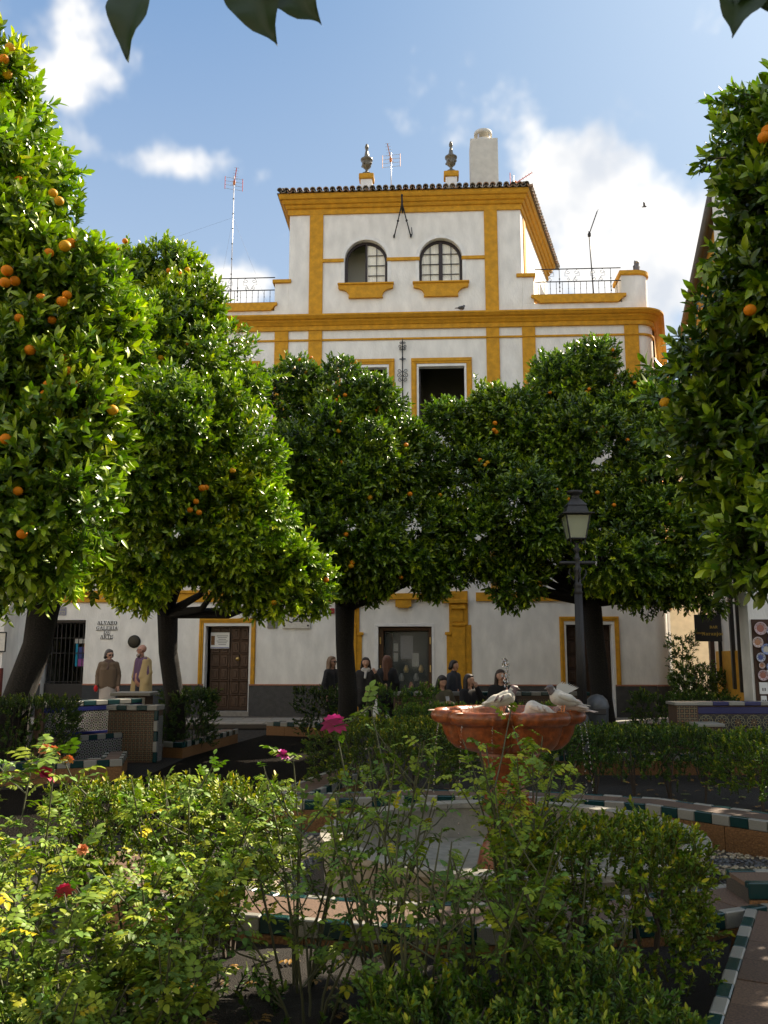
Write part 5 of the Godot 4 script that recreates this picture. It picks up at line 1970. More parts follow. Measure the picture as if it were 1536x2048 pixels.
# ---------- street lamp ----------
func build_lamp(c: Vector3) -> void:
	var t := thing("street_lamp", "tall dark cast iron street lamp with a tapered glass lantern", "street lamp", c)
	var b := MB.new()
	b.smooth(true).lathe([Vector2(0.20, 0.0), Vector2(0.20, 0.12), Vector2(0.15, 0.16), Vector2(0.14, 0.55), Vector2(0.16, 0.60), Vector2(0.10, 0.66), Vector2(0.082, 0.75)], 20)
	put("base", b, M.cast_iron, t)
	b = MB.new()
	for k in 16:
		var a := TAU * k / 16
		b.smooth(true).tube([Vector3(cos(a) * 0.062, 0.72, sin(a) * 0.062), Vector3(cos(a) * 0.050, 2.62, sin(a) * 0.050)], [0.016, 0.013], 6)
	put("fluted_post", b, M.cast_iron, t)
	b = MB.new()
	b.smooth(true).lathe([Vector2(0.05, 2.6), Vector2(0.075, 2.62), Vector2(0.06, 2.66), Vector2(0.06, 2.72), Vector2(0.075, 2.75), Vector2(0.05, 2.78), Vector2(0.05, 2.95), Vector2(0.07, 3.0), Vector2(0.045, 3.04), Vector2(0.04, 3.14), Vector2(0.06, 3.17), Vector2(0.035, 3.2), Vector2(0.03, 3.28), Vector2(0.07, 3.32), Vector2(0.03, 3.35), Vector2(0.03, 3.42)], 18)
	put("capital", b, M.cast_iron, t)
	for k in 4:
		var a := TAU * k / 4 + PI / 4 * 0.0
		b = MB.new()
		b.smooth(true)
		var o := Vector3(cos(a), 0, sin(a))
		b.tube([o * 0.05 + Vector3(0, 2.80, 0), o * 0.10 + Vector3(0, 2.86, 0), o * 0.14 + Vector3(0, 2.95, 0), o * 0.12 + Vector3(0, 3.0, 0), o * 0.09 + Vector3(0, 2.97, 0)], [0.014, 0.013, 0.012, 0.010, 0.006], 6)
		put("scroll", b, M.cast_iron, t)
	b = MB.new()
	b.smooth(true).tube([Vector3(-0.29, 3.10, 0), Vector3(-0.26, 3.10, 0), Vector3(0.26, 3.10, 0), Vector3(0.29, 3.10, 0)], [0.016, 0.030, 0.030, 0.016], 10)
	put("ladder_bar", b, M.cast_iron, t)
	# lantern: four panes between bars, flaring upwards
	var lo := 0.125
	var hi := 0.19
	var y0 := 3.48
	var y1 := 3.86
	for k in 4:
		var a := PI / 2 * k + PI / 4
		var n := PI / 2 * (k + 1) + PI / 4
		var r0 := lo * 1.414
		var r1 := hi * 1.414
		var p := [Vector3(cos(a) * r0, y0, sin(a) * r0), Vector3(cos(n) * r0, y0, sin(n) * r0), Vector3(cos(n) * r1, y1, sin(n) * r1), Vector3(cos(a) * r1, y1, sin(a) * r1)]
		b = MB.new()
		var o := Vector3(cos(a + PI / 4), 0, sin(a + PI / 4))
		b.quad(p[0], p[1], p[2], p[3], o)
		b.quad(p[0] - o * 0.004, p[1] - o * 0.004, p[2] - o * 0.004, p[3] - o * 0.004, -o)
		put("pane", b, M.lamp_glass, t)
		b = MB.new()
		b.tube([p[0], p[3]], [0.013], 6)
		b.tube([p[0], p[1]], [0.014], 6)
		b.tube([p[3], p[2]], [0.014], 6)
		b.tube([p[0] * Vector3(0.9, 1, 0.9), p[0] * Vector3(0.9, 1, 0.9) + Vector3(0, -0.07, 0)], [0.012, 0.006], 6)
		b.tube([p[0] * Vector3(0.7, 1, 0.7), Vector3(0, 3.38, 0)], [0.010, 0.012], 6)
		put("lantern_frame", b, M.cast_iron, t)
	b = MB.new()
	var sq := Transform3D(Basis(Vector3.UP, PI / 4), Vector3.ZERO)
	b.lathe([Vector2(0.0, 3.865), Vector2(0.36, 3.865), Vector2(0.36, 3.885), Vector2(0.25, 3.90), Vector2(0.205, 4.01), Vector2(0.225, 4.015), Vector2(0.215, 4.03), Vector2(0.13, 4.10), Vector2(0.085, 4.14), Vector2(0.085, 4.18)], 4, sq)
	put("lantern_roof", b, M.cast_iron, t)
	b = MB.new()
	b.smooth(true).lathe([Vector2(0.06, 4.16), Vector2(0.07, 4.20), Vector2(0.12, 4.215), Vector2(0.13, 4.26), Vector2(0.0, 4.265)], 14)
	put("vent_cap", b, M.cast_iron, t)
	b = MB.new()
	b.smooth(true).ball(Vector3(0, 3.72, 0), Vector3(0.035, 0.06, 0.035), 12)
	put("bulb", b, M.glaze_white, t)

# ---------- tiled benches ----------
func tile_field(parent: Node, origin: Vector3, ux: Vector3, uy: Vector3, nx: int, ny: int, size: float, m: Material) -> void:
	var n := ux.cross(uy)
	for i in nx:
		for j in ny:
			var b := MB.new()
			var c := origin + ux * (i + 0.5) * size + uy * (j + 0.5) * size
			var h := size / 2 - 0.0015
			b.quad(c - ux * h - uy * h, c + ux * h - uy * h, c + ux * h + uy * h, c - ux * h + uy * h, n)
			for e in [[-1, -1, 1, -1, -uy], [1, -1, 1, 1, ux], [1, 1, -1, 1, uy], [-1, 1, -1, -1, -ux]]:
				var p: Vector3 = c + ux * h * e[0] + uy * h * e[1]
				var q: Vector3 = c + ux * h * e[2] + uy * h * e[3]
				b.quad(p, q, q - n * 0.008, p - n * 0.008, e[4])
			put("glazed_tile", b, m, parent)

func cap_row(parent: Node, from: Vector3, to: Vector3, depth: float, n: int, first := 0) -> void:
	var d := to - from
	for k in n:
		var b := MB.new()
		var c := from.lerp(to, (k + 0.5) / n)
		b.cbox(c, Vector3(d.length() / n - 0.003, 0.075, depth), 0.008, Basis(Vector3.UP, -atan2(d.z, d.x)) * Basis(Vector3.BACK, asin(d.normalized().y)))
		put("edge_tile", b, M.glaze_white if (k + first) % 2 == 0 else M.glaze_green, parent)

func build_benches(star: Material, rosette: Material, dots: Material) -> void:
	# left: bench with a tiled back, seat and end wall, turned towards the path
	var t := thing("tiled_bench", "blue and white tiled bench with a patterned end wall beside the dark path", "bench", Vector3(-4.02, 0, -14.55), deg_to_rad(52))
	var blue := mat("glaze_blue", lin(0.012, 0.016, 0.10), 0.25)
	var b := MB.new()
	b.cbox(Vector3(-0.6, 0.21, 0), Vector3(1.8, 0.42, 0.52), 0.01)
	b.cbox(Vector3(-0.6, 0.44, -0.38), Vector3(1.8, 0.9, 0.24), 0.01)
	put("bench_core", b, M.cap_b, t)
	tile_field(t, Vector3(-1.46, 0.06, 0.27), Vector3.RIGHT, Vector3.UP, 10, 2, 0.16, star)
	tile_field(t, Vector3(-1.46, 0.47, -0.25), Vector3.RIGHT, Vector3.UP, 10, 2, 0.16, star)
	b = MB.new()
	b.cbox(Vector3(-0.6, 0.395, 0.262), Vector3(1.78, 0.04, 0.02), 0.004)
	b.cbox(Vector3(-0.6, 0.03, 0.264), Vector3(1.78, 0.055, 0.02), 0.004)
	b.cbox(Vector3(-0.6, 0.82, -0.255), Vector3(1.78, 0.07, 0.02), 0.004)
	b.cbox(Vector3(-0.6, 0.445, -0.253), Vector3(1.78, 0.045, 0.02), 0.004)
	put("blue_border", b, blue, t)
	cap_row(t, Vector3(-1.49, 0.42, 0.25), Vector3(0.29, 0.42, 0.25), 0.06, 12)
	cap_row(t, Vector3(-1.49, 0.90, -0.38), Vector3(0.29, 0.90, -0.38), 0.28, 8)
	# end wall across the near side
	var e := thing("tiled_wall", "low tiled end wall with a white and green rim beside the bench", "low wall", Vector3(-3.92, 0, -14.15), deg_to_rad(-8))
	b = MB.new()
	b.cbox(Vector3(0, 0.40, 0), Vector3(0.80, 0.80, 0.26), 0.008)
	put("wall_core", b, M.cap_b, e)
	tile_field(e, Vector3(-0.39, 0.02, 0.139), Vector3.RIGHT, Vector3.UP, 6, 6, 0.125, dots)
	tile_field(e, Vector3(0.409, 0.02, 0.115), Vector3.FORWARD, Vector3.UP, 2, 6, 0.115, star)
	cap_row(e, Vector3(-0.41, 0.835, 0.02), Vector3(0.42, 0.835, 0.02), 0.33, 5)
	for k in 5:
		hbox("edge_tile", 0.365, 0.425, 0.01 + k * 0.158, 0.163 + k * 0.158, 0.10, 0.156, M.glaze_white if k % 2 == 1 else M.glaze_green, e)
	# small tiled post further back
	var post := thing("tiled_post", "short checkered tile post with a stone cap behind the bench", "post", Vector3(-4.42, 0, -15.9))
	b = MB.new()
	b.cbox(Vector3(0, 0.47, 0), Vector3(0.5, 0.94, 0.5), 0.01)
	put("post_core", b, M.cap_b, post)
	for i in 4:
		for j in 6:
			hbox("glazed_tile", -0.24 + i * 0.12, -0.125 + i * 0.12, 0.20 + j * 0.12, 0.315 + j * 0.12, 0.245, 0.258, M.glaze_white if (i + j) % 2 == 0 else M.glaze_green, post, 0.002)
	hbox("stone_cap", -0.36, 0.34, 0.945, 1.0, -0.32, 0.32, M.plaque_grey, post)
	# right: long bench back with rosettes
	var r := thing("tiled_bench", "dark bench back with a row of large rosette tiles under a white and blue rim", "bench", Vector3(6.1, 0, -13.6))
	b = MB.new()
	b.cbox(Vector3(0.4, 0.46, 0), Vector3(3.6, 0.92, 0.22), 0.01)
	put("bench_core", b, M.cap_b, r)
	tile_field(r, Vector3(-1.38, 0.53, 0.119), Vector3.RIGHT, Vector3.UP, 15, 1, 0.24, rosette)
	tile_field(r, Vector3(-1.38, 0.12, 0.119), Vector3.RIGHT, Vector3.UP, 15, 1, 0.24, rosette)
	hbox("blue_border", -1.39, 2.2, 0.775, 0.88, 0.10, 0.121, blue, r)
	hbox("blue_border", -1.39, 2.2, 0.39, 0.52, 0.10, 0.121, blue, r)
	for k in 15:
		hbox("edge_tile", -1.39 + k * 0.24, -1.153 + k * 0.24, 0.90, 0.955, -0.14, 0.15, M.glaze_white if k % 2 == 0 else blue, r)
	hbox("bench_end", -1.72, -1.4, 0.0, 0.90, -0.2, 0.2, M.cap_b, r)
	tile_field(r, Vector3(-1.72, 0.60, 0.209), Vector3.RIGHT, Vector3.UP, 2, 2, 0.15, dots)
	hbox("edge_tile", -1.75, -1.39, 0.905, 0.95, -0.22, 0.23, M.glaze_white, r)
	hbox("bench_end", -1.55, -1.2, 0.0, 0.62, 0.2, 0.62, M.cap_b, r)
	tile_field(r, Vector3(-1.54, 0.02, 0.629), Vector3.RIGHT, Vector3.UP, 2, 4, 0.15, dots)
	hbox("edge_tile", -1.57, -1.18, 0.625, 0.67, 0.2, 0.65, M.glaze_white, r)
	# back of the bench on which the visitors sit
	var v := thing("tiled_bench", "tiled garden bench with a white and green rim under the seated visitors", "bench", Vector3(2.2, 0, -18.05))
	b = MB.new()
	b.cbox(Vector3(0, 0.21, 0.1), Vector3(4.0, 0.42, 0.5), 0.01)
	b.cbox(Vector3(0, 0.42, -0.25), Vector3(4.0, 0.84, 0.2), 0.01)
	put("bench_core", b, M.cap_b, v)
	cap_row(v, Vector3(-2.0, 0.87, -0.25), Vector3(2.0, 0.87, -0.25), 0.24, 20)
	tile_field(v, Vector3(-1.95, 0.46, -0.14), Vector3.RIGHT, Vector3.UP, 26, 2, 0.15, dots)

# ---------- small things on and around the house ----------
func word(called: String, text: String, size: float, where: Vector3, m: Material, parent: Node, font := "Droid Serif", deep := 0.012) -> MeshInstance3D:
	var f := SystemFont.new()
	f.font_names = PackedStringArray([font])
	f.font_weight = 700
	var tm := TextMesh.new()
	tm.text = text
	tm.font = f
	tm.font_size = 48
	tm.pixel_size = size / 48.0
	tm.depth = deep
	tm.curve_step = 3.0
	return put(called, tm, m, parent, where)

func on_front(called: String, label: String, category: String, u: float, v: float, w: float, group := "") -> Node3D:
	return thing(called, label, category, house_frame(Vector3(u, v, w)), house.rotation.y, group)

func antenna(label: String, foot: Vector3, height: float, heavy: bool, m: Material, turn: float) -> void:
	var t := thing("television_antenna", label, "antenna", foot, turn)
	var b := MB.new()
	b.smooth(true).tube([Vector3.ZERO, Vector3(0, height, 0)], [0.018, 0.013], 8)
	put("mast", b, M.aluminium, t)
	b = MB.new()
	b.tube([Vector3(0, height - 0.28, -0.02), Vector3(0, height - 0.05, 0.55)], [0.012], 6)
	put("boom", b, m, t)
	for y in [-0.34, -0.22, -0.10, 0.02]:
		b = MB.new()
		b.tube([Vector3(-0.26, height - 0.08 + y, -0.03), Vector3(0.26, height - 0.08 + y, -0.03)], [0.006], 5)
		put("reflector_rod", b, M.aluminium, t)
	for x in [-0.26, 0.26]:
		b = MB.new()
		b.tube([Vector3(x, height - 0.44, -0.03), Vector3(x, height - 0.04, -0.03)], [0.010], 5)
		put("reflector_side", b, m, t)
	for k in 7:
		b = MB.new()
		var f := k / 6.0
		b.tube([Vector3(-0.09 + 0.02 * f, height - 0.28 + 0.23 * f, 0.55 * f), Vector3(0.09 - 0.02 * f, height - 0.28 + 0.23 * f, 0.55 * f)], [0.005], 5)
		put("director_rod", b, M.aluminium, t)
	b = MB.new()
	b.cbox(Vector3(0, height - 0.25, 0.05), Vector3(0.07, 0.12, 0.07), 0.01)
	put("dipole_box", b, M.antenna_orange, t)
	if heavy:
		for e in [Vector3(-1.9, -1.2, 0.4), Vector3(1.0, -2.6, 0.3), Vector3(-0.3, -2.6, -1.4)]:
			b = MB.new()
			b.tube([Vector3(0, height * 0.72, 0), Vector3(0, height * 0.72, 0) + e], [0.002], 4)
			put("guy_wire", b, M.lead_grey, t)
		for k in 9:
			b = MB.new()
			b.smooth(true).tube([Vector3(0, height * k / 10.0 + 0.2, 0), Vector3(0, height * k / 10.0 + 0.23, 0)], [0.024], 8)
			put("clamp", b, M.cast_iron, t)

func build_details() -> void:
	antenna("tall guyed antenna mast with a red-sided grid on the roof terrace", house_frame(Vector3(-4.52, 11.0, -0.9)), 4.75, true, M.antenna_red, 0.3)
	antenna("grid antenna standing between the two roof urns", house_frame(Vector3(0.19, 14.6, -0.3)), 1.38, false, M.antenna_orange, -0.2)
	antenna("tilted red antenna on the roof corner right of the chimney", house_frame(Vector3(3.75, 14.7, -0.8)), 0.75, false, M.antenna_red, 1.1)
	var t := thing("television_antenna", "thin antenna pole leaning on the balcony of the right terrace", "antenna", house_frame(Vector3(5.78, 11.2, -0.3)))
	var b := MB.new()
	b.smooth(true).tube([Vector3(0.04, 0, 0), Vector3(-0.03, 2.2, 0)], [0.02, 0.016], 8)
	put("mast", b, M.cast_iron, t)
	b = MB.new()
	b.tube([Vector3(-0.05, 2.05, 0), Vector3(0.20, 2.75, 0.1)], [0.016], 6)
	put("boom", b, M.cast_iron, t)
	for k in 7:
		b = MB.new()
		var f := k / 6.0
		b.tube([Vector3(-0.03 + 0.22 * f, 2.12 + 0.6 * f, -0.10), Vector3(-0.03 + 0.22 * f, 2.12 + 0.6 * f, 0.26)], [0.007], 5)
		put("director_rod", b, M.cast_iron, t)
	b = MB.new()
	b.cbox(Vector3(-0.03, 2.08, 0.03), Vector3(0.08, 0.1, 0.08), 0.01)
	put("dipole_box", b, M.cast_iron, t)
	# owl figure on the corner pier
	t = thing("owl_figure", "small grey owl figure standing on the corner pier of the terrace", "statue", house_frame(Vector3(7.02, 12.1, -0.3)), 0.2)
	b = MB.new()
	net(b, [pr(Vector3(0, 0.10, 0), Vector3(0, 0.22, 0), 0.085, 0.075), pr(Vector3(0, 0.30, 0.01), Vector3(0, 0.31, 0.01), 0.07), pr(Vector3(-0.045, 0.35, 0), Vector3(-0.055, 0.40, 0), 0.022, 0.008), pr(Vector3(0.045, 0.35, 0), Vector3(0.055, 0.40, 0), 0.022, 0.008), pr(Vector3(0, 0.0, 0.0), Vector3(0, 0.05, 0.0), 0.06)], 0.014, 0.03)
	put("body", b, M.grey_bird, t)
	b = MB.new()
	for x in [-0.03, 0.03]:
		b.smooth(true).ball(Vector3(x, 0.315, 0.072), Vector3(0.018, 0.018, 0.01), 8)
	put("eye", b, M.brass, t)
	b = MB.new()
	net(b, [pr(Vector3(-0.075, 0.22, 0.0), Vector3(-0.07, 0.08, -0.02), 0.03, 0.02), pr(Vector3(0.075, 0.22, 0.0), Vector3(0.07, 0.08, -0.02), 0.03, 0.02)], 0.014, 0.01)
	put("wing", b, M.cast_iron, t)
	# iron bracket under the tower eaves and wall cross
	t = on_front("iron_bracket", "black forked iron pulley bracket under the tower eaves", "bracket", 0.52, 13.2, 0.05)
	b = MB.new()
	b.smooth(true).tube([Vector3(0, 1.02, 0.35), Vector3(0, 0.75, 0.3), Vector3(0.01, 0.6, 0.2)], [0.022, 0.035, 0.02], 8)
	b.ball(Vector3(0, 1.05, 0.35), Vector3(0.03, 0.05, 0.03), 8)
	put("pulley", b, M.iron, t)
	for s in [-1.0, 1.0]:
		b = MB.new()
		b.smooth(true).tube([Vector3(0, 0.85, 0.3), Vector3(s * 0.12, 0.42, 0.12), Vector3(s * 0.235, 0.0, 0.0)], [0.02, 0.016, 0.018], 8)
		b.ball(Vector3(s * 0.12, 0.42, 0.12), Vector3(0.035, 0.035, 0.035), 8)
		b.ball(Vector3(s * 0.235, 0.02, 0.0), Vector3(0.03, 0.06, 0.03), 8)
		if s > 0:
			b.tube([Vector3(0.24, 0.0, 0), Vector3(0.27, 0.06, 0.03), Vector3(0.255, 0.26, 0.03)], [0.014, 0.013, 0.01], 6)
		put("arm", b, M.iron, t)
	t = on_front("iron_cross", "slim wrought iron cross with scrolls between the two main floor windows", "cross", 0.51, 8.5, 0.06)
	b = MB.new()
	b.smooth(true).tube([Vector3(0, 0, 0), Vector3(0, 1.62, 0)], [0.018, 0.014], 8)
	b.tube([Vector3(0, 1.62, 0), Vector3(0, 1.74, 0)], [0.022, 0.002], 6)
	put("stem", b, M.iron, t)
	b = MB.new()
	b.cbox(Vector3(0, 1.13, 0), Vector3(0.17, 0.028, 0.03), 0.006)
	b.cbox(Vector3(0, 1.13, 0), Vector3(0.045, 0.13, 0.032), 0.006)
	put("cross_bar", b, M.iron, t)
	for y in [[1.50, 0.05], [1.60, 0.035], [0.80, 0.065], [0.68, 0.075], [0.55, 0.06], [1.42, 0.04]]:
		for s in [-1.0, 1.0]:
			b = MB.new()
			scroll(b, Vector3(s * (y[1] + 0.015), y[0], 0), y[1], 1.3, PI / 2 + s * PI / 2, s, 0.008)
			put("scroll", b, M.iron, t)
	# lettering in glazed strips by the gallery
	var rows := [["ALVARO", 2.49, 0.50], ["GALERIA", 2.35, 0.58], ["DE", 2.235, 0.16], ["ARTE", 2.12, 0.32]]
	for q in rows:
		t = on_front("letter_tile_strip", "tile strip reading %s on the wall by the gallery door" % q[0], "sign", -7.35, q[1], 0.006, "")
		b = MB.new()
		b.cbox(Vector3(0, 0, 0), Vector3(q[2], 0.115, 0.012), 0.002)
		put("strip", b, M.paper, t)
		b = MB.new()
		b.box(Vector3(0, -0.052, 0.006), Vector3(q[2], 0.012, 0.006))
		put("border", b, M.letter_black, t)
		word("lettering", q[0], 0.125, Vector3(0, 0.004, 0.008), M.letter_black, t, "Droid Serif", 0.004)
	t = on_front("round_plaque", "round dark bronze plaque above the bald man", "plaque", -6.60, 2.0, 0.02)
	b = MB.new()
	b.smooth(true).lathe([Vector2(0, 0.03), Vector2(0.13, 0.028), Vector2(0.165, 0.015), Vector2(0.17, -0.02)], 30, Transform3D(Basis(Vector3.RIGHT, PI / 2), Vector3.ZERO))
	put("disc", b, M.bronze, t)
	b = MB.new()
	for k in 3:
		b.box(Vector3(0, 0.04 - k * 0.04, 0.032), Vector3(0.15 - 0.03 * k, 0.012, 0.006))
	put("raised_lines", b, M.bronze, t)
	t = on_front("house_number_tile", "small square tile with blue lettering above the gallery door", "tile sign", -8.58, 2.80, 0.012)
	b = MB.new()
	b.cbox(Vector3.ZERO, Vector3(0.20, 0.21, 0.02), 0.004)
	put("tile", b, M.glaze_white, t)
	for q in [[0, 0.1, 0.2, 0.012], [0, -0.1, 0.2, 0.012], [-0.095, 0, 0.012, 0.2], [0.095, 0, 0.012, 0.2]]:
		b = MB.new()
		b.box(Vector3(q[0], q[1], 0.011), Vector3(q[2], q[3], 0.004))
		put("border", b, M.letter_blue, t)
	word("lettering", "Casa", 0.07, Vector3(0, 0.04, 0.012), M.letter_blue, t, "Droid Serif", 0.004)
	word("lettering", "nº 9", 0.065, Vector3(0, -0.045, 0.012), M.letter_blue, t, "Droid Serif", 0.004)
	t = on_front("stone_tablet", "small grey stone tablet with worn lines of text left of the marble plaque", "plaque", -2.93, 2.62, 0.02)
	b = MB.new()
	b.cbox(Vector3.ZERO, Vector3(0.27, 0.56, 0.035), 0.012)
	put("slab", b, M.plaque_grey, t)
	for k in 11:
		b = MB.new()
		b.box(Vector3(0.004 * (k % 3), 0.23 - k * 0.044, 0.018), Vector3(0.21 - 0.03 * (k % 4), 0.014, 0.003))
		put("text_line", b, M.lead_grey, t)
	t = on_front("marble_plaque", "white marble plaque with red and black lettering, bolted to the wall", "plaque", -2.30, 2.70, 0.025)
	b = MB.new()
	b.cbox(Vector3.ZERO, Vector3(0.74, 0.74, 0.04), 0.012)
	put("slab", b, M.plaque, t)
	for x in [-0.31, 0.31]:
		for y in [-0.29, 0.29]:
			b = MB.new()
			b.smooth(true).lathe([Vector2(0, 0.018), Vector2(0.02, 0.014), Vector2(0.026, 0.0)], 12, Transform3D(Basis(Vector3.RIGHT, PI / 2), Vector3(x, y, 0.02)))
			put("bolt", b, M.cast_iron, t)
	word("lettering", "Cortes", 0.10, Vector3(0.16, 0.06, 0.022), M.letter_red, t, "Droid Serif", 0.004)
	word("lettering", "1978", 0.085, Vector3(0.14, -0.04, 0.022), M.letter_red, t, "Droid Serif", 0.004)
	word("lettering", "familia", 0.13, Vector3(0.13, -0.15, 0.022), M.letter_black, t, "Droid Serif", 0.004)
	for k in 5:
		b = MB.new()
		b.tube([Vector3(-0.26, -0.13 - k * 0.008, 0.022), Vector3(-0.12, -0.20 - 0.004 * k, 0.022), Vector3(0.0, -0.14 + k * 0.012, 0.022)], [0.003, 0.008, 0.002], 4)
		put("drawn_leaf", b, M.lead_grey, t)
	t = on_front("fire_alarm_box", "small red box on the wall beside the middle trunk", "alarm box", -1.35, 2.79, 0.03)
	b = MB.new()
	b.cbox(Vector3.ZERO, Vector3(0.11, 0.14, 0.06), 0.012)
	put("box", b, M.red_box, t)
	b = MB.new()
	b.smooth(true).ball(Vector3(0, -0.01, 0.03), Vector3(0.03, 0.03, 0.012), 12)
	put("button", b, M.letter_red, t)
	t = on_front("door_notice", "printed paper notice taped to the carved wooden door", "notice", -4.36, 2.03, -0.20)
	b = MB.new()
	b.box(Vector3.ZERO, Vector3(0.50, 0.42, 0.004))
	put("sheet", b, M.paper, t)
	b = MB.new()
	b.box(Vector3(-0.19, 0.0, 0.003), Vector3(0.10, 0.24, 0.003))
	put("printed_picture", b, M.kerb_ochre, t)
	b = MB.new()
	b.box(Vector3(0, -0.19, 0.003), Vector3(0.49, 0.02, 0.003))
	put("printed_line", b, M.letter_blue, t)
	for k in 6:
		b = MB.new()
		b.box(Vector3(0.06, 0.12 - k * 0.045, 0.003), Vector3(0.30 - 0.05 * (k % 3), 0.014, 0.002))
		put("printed_line", b, M.lead_grey, t)
	# pigeons
	var p := house_frame(Vector3(2.12, 10.915, 0.2))
	pigeon("dark pigeon resting on the yellow main cornice", p, 0.6, [lin(0.10, 0.10, 0.11), lin(0.05, 0.055, 0.06)])
	t = thing("flying_bird", "tiny dark bird flying before the clouds above the right terrace", "bird", at(1288, 414, 30.0))
	t.scale = Vector3.ONE * 0.6
	b = MB.new()
	net(b, [pr(Vector3(-0.12, 0, 0), Vector3(0.10, 0.03, 0), 0.03, 0.05), pr(Vector3(0.1, 0.04, 0), Vector3(0.16, 0.06, 0), 0.035, 0.02)], 0.014, 0.02)
	put("body", b, M.grey_bird, t)
	for s in [-1.0, 1.0]:
		b = MB.new()
		b.tri(Vector3(0.08, 0.03, s * 0.03), Vector3(-0.06, 0.02, s * 0.03), Vector3(0.0, 0.16, s * 0.22), Vector3(0, 1, 0))
		b.tri(Vector3(-0.06, 0.02, s * 0.03), Vector3(0.0, 0.16, s * 0.22), Vector3(-0.14, 0.18, s * 0.30), Vector3(0, 1, 0))
		put("wing", b, M.grey_bird, t)

# ---------- neighbours of the big house ----------
func plain_house(label: String, where: Vector3, turn: float, wide: float, high: float, shift: float) -> void:
	var t := thing("added_house", label, "house", where, turn)
	var holes := []
	var n := int(wide / 3.2)
	for k in n:
		var x := -wide / 2 + (k + 0.5) * wide / n
		holes.append([x - 0.55, 0.1, x + 0.55, 2.5])
		holes.append([x - 0.55, 4.0, x + 0.55, 5.8])
	var b := MB.new()
	b.wall([-wide / 2, wide / 2], [0.0, high], holes, -0.3, 0.0)
	b.box(Vector3(0, high / 2, -2.6), Vector3(wide, high, 4.0))
	put("wall", b, M.stucco, t)
	for h in holes:
		b = MB.new()
		b.box(Vector3((h[0] + h[2]) / 2, (h[1] + h[3]) / 2, -0.2), Vector3(1.1, h[3] - h[1], 0.08))
		put("shutter" if h[1] > 2.0 else "door", b, M.door_wood, t)
	hbox("cornice", -wide / 2, wide / 2, high, high + 0.3, -4.6, 0.25, M.ochre, t)
	hbox("plinth", -wide / 2, wide / 2, 0.0, 0.1, -0.1, 0.03, M.plinth_grey, t)

